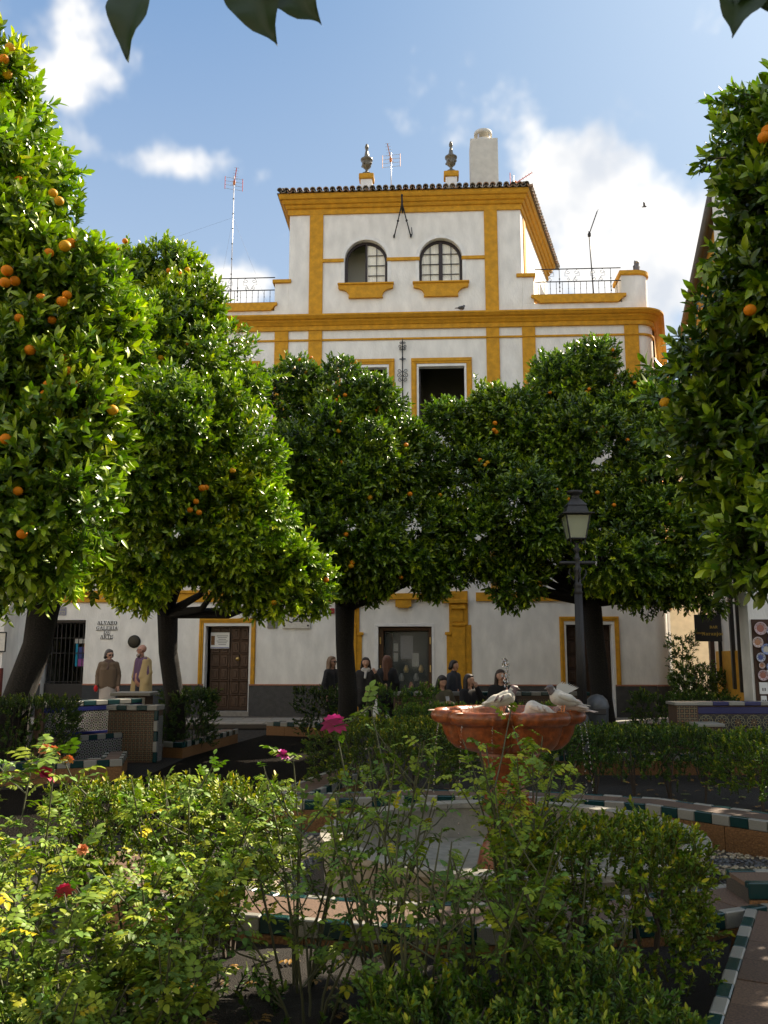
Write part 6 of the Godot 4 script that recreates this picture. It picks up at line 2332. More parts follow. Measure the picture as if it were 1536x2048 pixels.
func build_neighbours() -> void:
	plain_house("unseen white house with a row of doors, added behind the viewpoint to bounce light", Vector3(0, 0, 9.0), PI, 30.0, 8.5, 0.0)  # unseen house added to bounce sunlight onto the big front
	plain_house("unseen white house with a row of doors, added at the left to bounce light", Vector3(-14.5, 0, -6.0), PI / 2, 24.0, 8.5, 0.0)  # also unseen, added for the sunlight it throws back into the square
	# right: a tall ochre-topped house along the alley, its eaves overhead
	var a := Vector2(8.25, -22.0)
	var c := Vector2(6.57, -15.5)
	var d := (c - a).normalized()
	var len := a.distance_to(c) - 0.15
	var t := thing("alley_house", "tall white and ochre house along the alley with deep eaves and dark timber strips", "house", Vector3(a.x, 0, a.y), -d.angle())
	# local x runs along the wall towards us, local -z is into the house
	var face := Vector2(d.y, -d.x)
	var b := MB.new()
	b.box(Vector3(len / 2 - 1.6, 5.4, -2.5), Vector3(len + 0.4, 10.8, 5.0))
	b.box(Vector3(len - 0.71, 5.4, -0.15), Vector3(1.42, 10.8, 0.3))
	put("wall", b, M.stucco, t)
	t.rotation.y = -d.angle() 
	hbox("dado", 0.0, len, 0.0, 1.74, -0.1, 0.02, M.ochre, t)
	hbox("upper_wall", -1.78, len + 0.02, 9.2, 10.75, -0.1, 0.02, M.ochre, t)
	hbox("eaves", -2.0, len + 0.3, 10.72, 10.86, -4.0, 0.16, M.lead_grey, t)
	b = MB.new()
	b.smooth(true).tube([Vector3(-2.0, 10.74, 0.20), Vector3(len + 0.3, 10.74, 0.20)], [0.09], 10)
	put("gutter", b, M.lead_grey, t)
	rng.seed = 91
	for k in range(4, 34):
		b = MB.new()
		b.smooth(true).tube([Vector3(-3.0 + k * 0.3, 10.93, 0.20), Vector3(-3.0 + k * 0.3, 11.13, -0.45)], [0.085, 0.075], 8)
		put("roof_tile", b, [M.tile_a, M.tile_b, M.tile_c][rng.randi_range(0, 2)], t)
	for q in [[1.2, 0.10, 1.15, 4.2], [3.4, 0.22, 0.95, 4.4], [4.5, 0.08, 0.92, 4.4], [5.05, 0.09, 0.85, 4.4]]:
		hbox("timber_strip", q[0], q[0] + q[1], q[2], q[3], 0.0, 0.08, M.sign_black, t)
	hbox("doorway", -1.5, -0.35, 0.0, 2.15, -0.1, 0.03, M.sign_black, t)
	hbox("door_post", -0.62, -0.30, 0.0, 2.2, -0.1, 0.10, M.board_brown, t)
	hbox("door_lintel", -1.7, -0.2, 2.15, 2.32, -0.1, 0.22, M.lead_grey, t)
	# the wall that faces us, with the display of plates
	b = MB.new()
	b.box(Vector3(8.53, 5.2, -15.75), Vector3(4.2, 10.6, 0.4))
	var fw := put("front_wall", b, M.stucco, t)
	fw.transform = t.transform.affine_inverse()
	var board := thing("plate_board", "brown display board on the white wall, hung with painted plates", "display board", Vector3(7.12, 0.75, -15.53))
	b = MB.new()
	b.cbox(Vector3(0.0, 0.76, 0), Vector3(1.3, 1.52, 0.03), 0.006)
	put("board", b, M.board_brown, board)
	rng.seed = 95
	var rims := [lin(0.45, 0.33, 0.33), lin(0.42, 0.42, 0.46), lin(0.07, 0.10, 0.34), lin(0.5, 0.40, 0.36), lin(0.16, 0.22, 0.42)]
	var hearts := [lin(0.30, 0.10, 0.06), lin(0.04, 0.07, 0.24), lin(0.45, 0.44, 0.42), lin(0.36, 0.16, 0.07), lin(0.5, 0.46, 0.36)]
	var names := ["topmost large pinkish plate", "blue-rimmed plate near the top", "wide pale plate", "plate with an orange heart", "deep blue plate", "small brown plate", "cream plate", "light blue plate", "small sky blue plate", "rosy plate", "pale scalloped plate", "little grey plate", "plate with a dark heart"]
	var spots := [[0.12, 1.36, 0.115], [0.30, 1.33, 0.085], [0.33, 1.17, 0.10], [0.055, 1.12, 0.095], [0.20, 1.0, 0.095], [0.38, 1.02, 0.06], [0.09, 0.86, 0.08], [0.38, 0.84, 0.07], [0.10, 0.72, 0.055], [0.25, 0.70, 0.075], [0.11, 0.55, 0.095], [0.36, 0.60, 0.05], [0.45, 0.72, 0.07]]
	for k in spots.size():
		var s: Array = spots[k]
		var pl := thing("painted_plate", "%s on the brown display board" % names[k], "plate", Vector3(6.49 + s[0], 0.75 + s[1], -15.51), 0.0, "painted plates on the display board")
		var xf := Transform3D(Basis(Vector3.RIGHT, PI / 2), Vector3.ZERO)
		b = MB.new()
		b.smooth(true).lathe([Vector2(s[2] * 0.55, 0.012), Vector2(s[2] * 0.9, 0.03), Vector2(s[2], 0.03), Vector2(s[2] * 0.95, 0.02), Vector2(s[2] * 0.5, 0.0), Vector2(0, 0.0)], 22, xf)
		var m1 := StandardMaterial3D.new()
		m1.albedo_color = rims[k % 5]
		m1.roughness = 0.3
		put("rim", b, m1, pl)
		b = MB.new()
		b.smooth(true).lathe([Vector2(0, 0.014), Vector2(s[2] * 0.56, 0.013)], 20, xf)
		var m2 := StandardMaterial3D.new()
		m2.albedo_color = hearts[k % 5]
		m2.roughness = 0.3
		put("well", b, m2, pl)
		b = MB.new()
		for j in 8:
			var a2 := TAU * j / 8
			b.smooth(true).ball(Vector3(cos(a2) * s[2] * 0.76, sin(a2) * s[2] * 0.76, 0.023), Vector3(0.012, 0.012, 0.004), 6)
		put("painted_dot", b, m2, pl)
	for q in [["pale square tile with two dark marks", 0.11, 0.22, 0.15, 0.20], ["small framed tile low on the display board", 0.10, 0.02, 0.10, 0.14], ["tilted white tile beside the framed tile", 0.25, 0.03, 0.10, 0.18], ["grey patterned square tile on the display board", 0.26, 0.46, 0.15, 0.15]]:
		var tl := thing("wall_tile", q[0] + (" on the display board" if not "display board" in q[0] and not "framed tile" in q[0] else ""), "tile", Vector3(6.49 + q[1], 0.86 + q[2], -15.505))
		b = MB.new()
		b.cbox(Vector3.ZERO, Vector3(q[3], q[4], 0.02), 0.004)
		put("tile", b, M.paper, tl)
		b = MB.new()
		for x in [-0.02, 0.02]:
			b.box(Vector3(x, -0.02, 0.011), Vector3(0.022, 0.05, 0.004))
		put("print", b, M.lead_grey, tl)
	# hanging sign over the alley
	var sg := thing("shop_sign", "black hanging shop sign with gold lettering over the alley", "sign", at(1416, 1256, 20.5), -0.12)
	b = MB.new()
	b.cbox(Vector3.ZERO, Vector3(0.60, 0.62, 0.04), 0.006)
	put("board", b, M.sign_black, sg)
	word("lettering", "BAR", 0.085, Vector3(0.12, 0.02, 0.022), M.letter_gold, sg, "Droid Serif", 0.004)
	word("lettering", "TIENDA", 0.055, Vector3(-0.19, -0.12, 0.022), M.letter_gold, sg, "Droid Sans", 0.004)
	word("lettering", "Naranjos", 0.105, Vector3(0.09, -0.135, 0.022), M.letter_gold, sg, "Droid Serif", 0.004)
	b = MB.new()
	b.tube([Vector3(-0.2, 0.30, 0), Vector3(-0.2, 0.5, 0), Vector3(0.8, 0.5, -0.4)], [0.012], 6)
	b.tube([Vector3(0.2, 0.30, 0), Vector3(0.2, 0.5, -0.16)], [0.010], 6)
	put("bracket", b, M.iron, sg)
	# alley: far cream wall, low white wall, potted shrubs
	t = thing("alley_wall", "cream wall closing the alley behind the potted shrubs", "wall", Vector3(10.2, 0, -27.5))
	b = MB.new()
	b.box(Vector3(0, 4.0, 0), Vector3(5.0, 8.0, 0.4))
	put("wall", b, M.cream, t)
	t = thing("low_white_wall", "low white wall in the alley beside the house corner", "wall", Vector3(8.3, 0, -24.8))
	b = MB.new()
	b.cbox(Vector3(0, 0.55, 0), Vector3(0.7, 1.1, 0.3), 0.02)
	put("wall", b, M.trim_white, t)
	for q in [["bushy potted shrub at the alley doorway", 1392, 1345, 20.0, 0.95, 0.42, 5], ["slender climbing plant in a pot beside the house corner", 1368, 1335, 20.6, 1.6, 0.24, 6], ["low potted palm in front of the low white wall", 1347, 1345, 23.5, 0.6, 0.3, 7], ["dark round potted bush under the hanging sign", 1415, 1350, 20.4, 0.75, 0.36, 8]]:
		var w := at(q[1], 1380, q[3])
		var pt := thing("potted_plant", q[0], "potted plant", Vector3(w.x, 0.10, -q[3]))
		b = MB.new()
		b.smooth(true).lathe([Vector2(0, 0), Vector2(0.15, 0), Vector2(0.21, 0.34), Vector2(0.235, 0.35), Vector2(0.235, 0.40), Vector2(0.20, 0.40), Vector2(0.18, 0.34), Vector2(0, 0.34)], 20)
		put("pot", b, M.pot, pt)
		var ls := []
		var ts := []
		rng.seed = 500 + q[6]
		for k in 160:
			var dd := rdir()
			var p := Vector3(dd.x * q[5], 0.40 + q[4] * rng.randf(), dd.z * q[5]) 
			var gr := (dd + Vector3(0, 0.6, 0)).normalized()
			var x := gr.cross(rdir()).normalized()
			ls.append(Transform3D(Basis(x, gr, x.cross(gr)) * rf(0.5, 0.8), p))
			ts.append(Color(0.6, 0.7, 0.7) * rf(0.6, 1.1))
		many("foliage", citrus[0], M.citrus, ls, ts, pt)
		b = MB.new()
		b.smooth(true).tube([Vector3(0, 0.3, 0), Vector3(0.02, 0.4 + q[4], 0)], [0.015, 0.006], 6)
		put("stem", b, M.twig, pt)
	# left: a house with a dark red dado
	t = thing("left_house", "white house end with a dark red dado at the left edge of the square", "house", house_frame(Vector3(-12.4, 0, 0.3)), house.rotation.y)
	b = MB.new()
	b.box(Vector3(0, 5.0, -3.5), Vector3(5.3, 10.0, 8.0))
	put("wall", b, M.stucco, t)
	hbox("dado", -2.6, 2.66, 0.0, 1.32, 0.4, 0.515, M.plinth_red, t)
	hbox("doorway", 0.6, 1.75, 0.0, 2.72, 0.45, 0.52, M.lead_grey, t)
	t = on_front("notice_frame", "black framed notice board on the white wall left of the near trunk", "notice board", -9.98, 1.98, 0.84)
	b = MB.new()
	b.box(Vector3.ZERO, Vector3(0.62, 0.46, 0.02))
	put("sheet", b, M.plaque, t)
	for q in [[0, 0.24, 0.66, 0.03], [0, -0.24, 0.66, 0.03], [-0.32, 0, 0.03, 0.5], [0.32, 0, 0.03, 0.5]]:
		b = MB.new()
		b.cbox(Vector3(q[0], q[1], 0.01), Vector3(q[2], q[3], 0.03), 0.004)
		put("frame", b, M.iron, t)
	for q in [["curled iron hook above the framed notice board", -10.0, 2.42, 0.84], ["curled iron hook beside the gallery door", -8.98, 2.86, 0.03]]:
		t = on_front("iron_hook", q[0], "hook", q[1], q[2], q[3])
		b = MB.new()
		b.smooth(true)
		scroll(b, Vector3(0, 0, 0.05), 0.085, 1.5, -PI / 2, 1.0, 0.014)
		put("curl", b, M.iron, t)
		b = MB.new()
		b.tube([Vector3(-0.05, -0.16, -0.02), Vector3(0, -0.085, 0.05)], [0.013], 6)
		put("stem", b, M.iron, t)

# ---------- ground ----------
func build_ground() -> void:
	var b := MB.new()
	b.quad(Vector3(-120, 0, 60), Vector3(120, 0, 60), Vector3(120, 0, -160), Vector3(-120, 0, -160), Vector3.UP)
	setting("ground", b, M.soil)
	# dark cobbled walks: from the fountain to the doors and along the beds
	b = MB.new()
	for q in [[Vector2(-1.3, -8.6), Vector2(-6.5, -8.2), Vector2(-6.0, -10.6), Vector2(-3.3, -11.9), Vector2(-3.2, -14.6), Vector2(-2.75, -17.3), Vector2(-2.2, -20.2), Vector2(-0.2, -20.2), Vector2(-0.9, -17.0), Vector2(-0.75, -10.2)]]:
		var ix := Geometry2D.triangulate_polygon(PackedVector2Array(q))
		for n in range(0, ix.size(), 3):
			b.tri(Vector3(q[ix[n]].x, 0.006, q[ix[n]].y), Vector3(q[ix[n + 1]].x, 0.006, q[ix[n + 1]].y), Vector3(q[ix[n + 2]].x, 0.006, q[ix[n + 2]].y), Vector3.UP)
	b.quad(Vector3(-30, 0.004, -20.0), Vector3(20, 0.004, -20.0), Vector3(20, 0.004, -40), Vector3(-30, 0.004, -40), Vector3.UP)
	setting("path", b, M.cobble)
	# round gravel court about the fountain, and the arm that leaves it on the right
	b = MB.new()
	for k in 40:
		var a0 := TAU * k / 40
		var a1 := TAU * (k + 1) / 40
		b.tri(Vector3(0.9, 0.005, -7.0), Vector3(0.9 + cos(a0) * 2.9, 0.005, -7.0 + sin(a0) * 2.6), Vector3(0.9 + cos(a1) * 2.9, 0.005, -7.0 + sin(a1) * 2.6), Vector3.UP)
	b.quad(Vector3(1.6, 0.005, -5.0), Vector3(6.0, 0.005, -5.0), Vector3(6.0, 0.005, -6.9), Vector3(1.6, 0.005, -6.9), Vector3.UP)
	setting("gravel_court", b, M.mortar)
	rng.seed = 600
	var pb := MB.new()
	pb.smooth(true).ball(Vector3.ZERO, Vector3(0.017, 0.009, 0.012), 8)
	var stone := pb.mesh()
	var lists := [[], []]
	var tints := [[], []]
	for i in 30000:
		var p := Vector2(rf(-2.0, 4.2), rf(-9.3, -4.4))
		var d := p.distance_to(Vector2(0.9, -7.0))
		if d < 1.46 or (d > 2.55 and not (p.x > 1.8 and p.y > -7.0 and p.y < -5.0)):
			continue
		var band := fposmod(p.y + 0.05 * sin(p.x * 3.0), 0.62) < 0.24 if p.x > 1.7 else fposmod(d, 0.7) < 0.2
		var k := 1 if band else 0
		lists[k].append(Transform3D(Basis(Vector3.UP, rf(0, TAU)) * Basis(Vector3.RIGHT, rf(-0.3, 0.3)) * Basis.from_scale(Vector3(rf(0.6, 1.3), rf(0.7, 1.2), rf(0.7, 1.3))), Vector3(p.x, 0.010, p.y)))
		var v := rf(0.55, 1.3)
		tints[k].append(Color(v * rf(0.92, 1.08), v, v * rf(0.85, 1.0)))
	for k in 2:
		var o := many("pebble_paving", stone, [M.pebble_light, M.pebble_dark][k], lists[k], tints[k])
		tag(o, ["pale round pebbles set in the court around the fountain", "dark pebble bands across the gravel court by the drain"][k], "pebbles")
	# raised pavement before the house, in slabs
	b = MB.new()
	b.box(Vector3(0, 0.04, -22.6), Vector3(40, 0.10, 4.4))
	var pav := setting("pavement", b, M.mortar)
	rng.seed = 610
	for i in 26:
		for j in 3:
			var s := MB.new()
			s.cbox(Vector3(-9.4 + i * 0.7 + 0.35 * (j % 2), 0.088 + rf(-0.002, 0.003), -20.75 - j * 0.62), Vector3(0.685, 0.05, 0.605), 0.006)
			put("paving_stone", s, [M.pavement, M.plaque_grey, M.pavement][rng.randi_range(0, 2)], pav)
	b = MB.new()
	b.box(Vector3(8.6, 0.05, -23.5), Vector3(3.2, 0.12, 8.0))
	setting("alley_paving", b, M.plinth_grey)
	# raised soil of the rose bed
	b = MB.new()
	b.smooth(true)
	var bump := FastNoiseLite.new()
	bump.seed = 5
	bump.frequency = 1.6
	for i in 44:
		for j in 40:
			var q := []
			for e in [[0, 0], [1, 0], [1, 1], [0, 1]]:
				var z := lerpf(-0.2, -5.0, (j + e[1]) / 40.0)
				var x := lerpf(-3.4, 0.55 + (-z - 2.0) * 0.44, (i + e[0]) / 44.0)
				var y := 0.17 + 0.05 * bump.get_noise_2d(x, z) + 0.015 * bump.get_noise_2d(x * 7.0, z * 7.0)
				q.append(Vector3(x, y, z))
			b.quad(q[0], q[1], q[2], q[3], Vector3.UP)
	setting("flower_bed_soil", b, M.soil)
	# iron drain grate
	var t := thing("drain_grate", "dark iron drain grate let into the pebble court", "drain grate", Vector3(2.30, 0.012, -6.93))
	for k in 15:
		var s := MB.new()
		s.cbox(Vector3(-0.21 + k * 0.03, 0.006, 0), Vector3(0.016, 0.016, 0.30), 0.003)
		put("bar", s, M.cast_iron, t)
	for q in [[0, -0.16, 0.48, 0.02], [0, 0.16, 0.48, 0.02], [-0.235, 0, 0.02, 0.34], [0.235, 0, 0.02, 0.34]]:
		var s := MB.new()
		s.cbox(Vector3(q[0], 0.005, q[1]), Vector3(q[2], 0.022, q[3]), 0.003)
		put("frame", s, M.cast_iron, t)
	# fallen leaves and weeds on the soil
	var ls := []
	var ts := []
	rng.seed = 620
	for i in 420:
		var p := Vector3(rf(-2.5, 0.9), 0.20, rf(-4.6, -1.8)) if i < 300 else Vector3(rf(0.2, 5.0), 0.012, rf(-12.0, -8.9))
		var gr := Vector3(rf(-1, 1), 0.1, rf(-1, 1)).normalized()
		var x := gr.cross(Vector3.UP).normalized()
		ls.append(Transform3D(Basis(x, gr, x.cross(gr)) * rf(0.5, 0.9), p))
		ts.append(Color(1.5, 0.62, 0.5) * rf(0.3, 1.0) if i % 3 else Color(1, 1, 1) * rf(0.4, 0.8))
	var fl := many("fallen_leaves", rose_leaf[2], M.dark_leaf, ls, ts)
	tag(fl, "dry and green fallen leaves scattered on the dark soil of the beds", "fallen leaves")
	ls = []
	ts = []
	for i in 260:
		var p := Vector3(rf(-1.6, 0.9), 0.15, rf(-4.3, -2.2))
		var gr := Vector3(rf(-0.7, 0.7), 1, rf(-0.7, 0.7)).normalized()
		var x := gr.cross(rdir()).normalized()
		ls.append(Transform3D(Basis(x, gr, x.cross(gr)) * rf(0.8, 1.6), p))
		ts.append(Color(0.7, 0.9, 0.8) * rf(0.5, 1.0))
	var wd := many("weeds", boxwood[0], M.box_leaf, ls, ts)
	tag(wd, "low green weeds sprouting between the rose stems", "weeds")

func build_garden() -> void:
	rng.seed = 700
	kerb("low tiled kerb curving behind the fountain, ochre face below white and green tiles", [Vector2(-1.24, -8.72), Vector2(-0.75, -8.56), Vector2(0.35, -8.84), Vector2(1.55, -8.72), Vector2(2.40, -8.36), Vector2(3.15, -7.50), Vector2(3.75, -6.7)], 0.42, 0.30)
	kerb("kerb of the middle bed running beside the dark cobbled walk", [Vector2(-0.62, -10.9), Vector2(-1.24, -8.74)], 0.42, 0.296)
	kerb("kerb between the rose bed and the fountain court, brown top with white and green edges", [Vector2(1.50, -5.30), Vector2(0.75, -5.13), Vector2(0.05, -5.15), Vector2(-0.60, -5.32), Vector2(-1.15, -5.75), Vector2(-1.75, -6.5)], 0.46, 0.30)
	kerb("short kerb joining the rose bed kerb to the corner block", [Vector2(2.05, -5.55), Vector2(1.50, -5.31)], 0.46, 0.296)
	kerb("wide tiled garden wall running towards us at the right edge", [Vector2(1.96, -5.02), Vector2(0.93, -3.0), Vector2(0.40, -2.0)], 1.1, 0.30)
	kerb("raised corner block of tiles at the end of the right garden wall", [Vector2(3.3, -5.46), Vector2(2.02, -5.46)], 0.34, 0.40)
	kerb("kerb of the left bed in front of the tiled bench", [Vector2(-5.8, -11.2), Vector2(-3.50, -12.1), Vector2(-3.75, -13.2)], 0.30, 0.27)
	kerb("kerb of the planter around the second trunk, pointing along the dark walk", [Vector2(-3.62, -14.75), Vector2(-3.26, -14.60), Vector2(-2.80, -17.2)], 0.34, 0.25)
	kerb("short tiled planter kerb before the pavement", [Vector2(-2.45, -18.7), Vector2(-1.25, -18.2), Vector2(-0.6, -18.0)], 0.3, 0.28)
	kerb("far kerb seen under the hedges right of the fountain", [Vector2(1.6, -12.6), Vector2(6.5, -12.6)], 0.32, 0.28)
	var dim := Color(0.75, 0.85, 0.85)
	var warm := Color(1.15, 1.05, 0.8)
	# hedges
	hedge("clipped hedge with sunlit tips tinted yellow between the roses and the fountain court", Vector3(-1.72, 0, -5.0), Vector3(-0.55, 0, -4.72), 0.5, 0.45, 0.93, 330, Color(1.5, 1.25, 0.9), 801)  # sunlight on the tips is put into the leaf tint
	hedge("loose rounded hedge in the lower right, nearest the corner block", Vector3(0.62, 0, -4.35), Vector3(1.44, 0, -4.30), 0.75, 0.28, 0.84, 390, Color(1.35, 1.25, 0.8), 802, 1.0, "hedge", "", 0.09)  # yellowish tint stands for sunlight on this hedge
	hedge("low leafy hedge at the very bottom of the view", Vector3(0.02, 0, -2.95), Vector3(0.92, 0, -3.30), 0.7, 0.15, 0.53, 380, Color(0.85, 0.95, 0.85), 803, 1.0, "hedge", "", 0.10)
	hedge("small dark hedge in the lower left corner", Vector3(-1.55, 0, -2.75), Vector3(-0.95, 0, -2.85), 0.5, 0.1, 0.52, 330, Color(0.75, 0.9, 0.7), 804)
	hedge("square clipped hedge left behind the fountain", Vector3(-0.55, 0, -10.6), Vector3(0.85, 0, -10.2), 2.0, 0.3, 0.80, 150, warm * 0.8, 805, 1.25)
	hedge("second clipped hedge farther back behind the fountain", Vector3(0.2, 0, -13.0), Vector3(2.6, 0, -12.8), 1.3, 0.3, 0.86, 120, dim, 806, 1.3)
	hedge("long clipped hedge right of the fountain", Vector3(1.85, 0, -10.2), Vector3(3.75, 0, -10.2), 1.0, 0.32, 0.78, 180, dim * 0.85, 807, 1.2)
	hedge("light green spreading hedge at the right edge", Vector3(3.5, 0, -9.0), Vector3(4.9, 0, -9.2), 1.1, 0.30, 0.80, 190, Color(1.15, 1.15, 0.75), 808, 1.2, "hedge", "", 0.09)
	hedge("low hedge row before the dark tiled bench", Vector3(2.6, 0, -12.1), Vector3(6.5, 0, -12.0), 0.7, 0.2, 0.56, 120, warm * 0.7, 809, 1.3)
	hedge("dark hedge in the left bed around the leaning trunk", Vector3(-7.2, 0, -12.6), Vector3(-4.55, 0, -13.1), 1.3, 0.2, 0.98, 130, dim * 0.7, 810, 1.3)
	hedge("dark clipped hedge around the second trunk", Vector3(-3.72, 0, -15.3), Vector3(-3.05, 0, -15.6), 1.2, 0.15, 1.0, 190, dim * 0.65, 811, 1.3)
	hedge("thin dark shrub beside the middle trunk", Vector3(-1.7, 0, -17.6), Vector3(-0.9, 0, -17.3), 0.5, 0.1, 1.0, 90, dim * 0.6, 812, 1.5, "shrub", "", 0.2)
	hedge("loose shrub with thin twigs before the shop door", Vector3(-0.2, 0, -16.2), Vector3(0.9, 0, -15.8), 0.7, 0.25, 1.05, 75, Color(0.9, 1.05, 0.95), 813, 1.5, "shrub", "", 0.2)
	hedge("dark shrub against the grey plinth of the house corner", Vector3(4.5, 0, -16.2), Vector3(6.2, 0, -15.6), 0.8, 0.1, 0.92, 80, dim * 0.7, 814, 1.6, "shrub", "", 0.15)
	# rose bushes of the near bed
	var lit := Color(1.15, 1.15, 1.0)  # brighter leaf tint stands for sun on the left bushes
	var unlit := Color(0.75, 0.85, 0.85)  # darker leaf tint stands for shade on the middle bushes
	var pk: Material = M.petal_pink
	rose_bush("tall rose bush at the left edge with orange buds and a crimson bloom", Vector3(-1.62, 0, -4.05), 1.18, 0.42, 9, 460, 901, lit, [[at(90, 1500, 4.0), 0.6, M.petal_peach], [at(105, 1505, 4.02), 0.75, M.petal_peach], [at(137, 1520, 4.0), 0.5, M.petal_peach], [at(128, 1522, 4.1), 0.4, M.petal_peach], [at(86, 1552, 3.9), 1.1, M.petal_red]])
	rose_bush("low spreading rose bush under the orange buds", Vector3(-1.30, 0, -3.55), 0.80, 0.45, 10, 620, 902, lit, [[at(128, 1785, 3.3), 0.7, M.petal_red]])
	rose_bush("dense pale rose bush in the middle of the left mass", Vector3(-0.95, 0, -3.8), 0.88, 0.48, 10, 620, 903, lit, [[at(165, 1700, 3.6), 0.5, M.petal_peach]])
	rose_bush("rose bush with long upright shoots above the sunlit hedge", Vector3(-0.88, 0, -4.35), 1.12, 0.42, 9, 460, 904, Color(1.3, 1.25, 0.9), [])
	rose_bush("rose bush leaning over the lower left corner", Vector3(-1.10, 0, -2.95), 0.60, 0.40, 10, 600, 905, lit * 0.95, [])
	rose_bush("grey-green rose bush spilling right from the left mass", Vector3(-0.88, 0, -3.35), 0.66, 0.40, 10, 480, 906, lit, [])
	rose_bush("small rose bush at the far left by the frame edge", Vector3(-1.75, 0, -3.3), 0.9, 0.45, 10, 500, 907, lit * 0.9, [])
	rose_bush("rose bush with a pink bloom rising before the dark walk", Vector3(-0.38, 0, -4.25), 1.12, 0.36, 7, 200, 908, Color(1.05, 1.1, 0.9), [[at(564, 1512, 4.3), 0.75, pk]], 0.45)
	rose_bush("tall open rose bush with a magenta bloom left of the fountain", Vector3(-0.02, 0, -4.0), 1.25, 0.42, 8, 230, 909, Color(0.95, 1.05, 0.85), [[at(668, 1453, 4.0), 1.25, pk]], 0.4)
	rose_bush("thin dark rose bush in the centre with bare lower stems", Vector3(0.10, 0, -3.45), 1.0, 0.34, 8, 150, 910, unlit, [], 0.45)
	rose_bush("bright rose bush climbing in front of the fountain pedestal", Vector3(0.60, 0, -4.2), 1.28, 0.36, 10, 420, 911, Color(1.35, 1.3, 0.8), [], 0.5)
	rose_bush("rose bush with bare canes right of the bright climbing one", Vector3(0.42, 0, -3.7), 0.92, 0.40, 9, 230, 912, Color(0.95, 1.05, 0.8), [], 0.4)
	rose_bush("short dark rose bush at the bottom centre", Vector3(-0.20, 0, -2.9), 0.42, 0.30, 5, 45, 913, unlit, [], 0.3)
	rose_bush("sparse rose bush between centre and left mass", Vector3(-0.30, 0, -3.85), 0.82, 0.35, 6, 110, 914, unlit * 1.1, [], 0.5)
	rose_bush("leafy rose bush against the rounded hedge", Vector3(0.72, 0, -3.75), 0.78, 0.35, 6, 140, 915, unlit, [], 0.4)
	# pink rose far right of the fountain and dry leaves
	build_fountain(Vector3(0.965, 0.0, -7.0))
	build_lamp(Vector3(3.08, 0, -13.9))
	var t := thing("litter_bin", "dark grey round-topped litter bin beside the lamp post", "litter bin", Vector3(3.36, 0, -14.1))
	var b := MB.new()
	b.smooth(true).lathe([Vector2(0.13, 0.0), Vector2(0.15, 0.02), Vector2(0.17, 0.80), Vector2(0.175, 0.82)], 24)
	put("drum", b, M.bin_grey, t)
	b = MB.new()
	b.smooth(true).lathe([Vector2(0.18, 0.82), Vector2(0.185, 0.86), Vector2(0.16, 0.95), Vector2(0.09, 1.02), Vector2(0.0, 1.045)], 24)
	put("lid", b, M.bin_grey, t)
	b = MB.new()
	b.cbox(Vector3(0, 0.78, 0.172), Vector3(0.2, 0.09, 0.02), 0.006)
	put("slot", b, M.sign_black, t)
	# pigeons on the bowl
	var fc := Vector3(0.965, 0.036, -7.0)
	pigeon("white pigeon with brown bars perched on the front rim of the bowl", fc + Vector3(-0.12, 1.198, 0.52), 0.15, [lin(0.42, 0.39, 0.33), lin(0.13, 0.085, 0.085), lin(0.46, 0.42, 0.36)])
	pigeon("pale pigeon with a raised wing at the right of the bowl", fc + Vector3(0.36, 1.198, 0.40), PI + 0.25, [lin(0.46, 0.44, 0.40), lin(0.09, 0.075, 0.08), lin(0.50, 0.48, 0.44)], true)
	pigeon("white pigeon bathing low inside the bowl, head down", fc + Vector3(0.20, 1.11, 0.28), PI - 0.3, [lin(0.52, 0.49, 0.44), lin(0.40, 0.35, 0.31), lin(0.52, 0.49, 0.44)], false, true)
	pigeon("grey-pink pigeon crouching at the right inner rim of the bowl", fc + Vector3(0.46, 1.15, 0.20), PI / 2 + 0.9, [lin(0.40, 0.32, 0.28), lin(0.22, 0.13, 0.12), lin(0.48, 0.42, 0.36)], false, true)

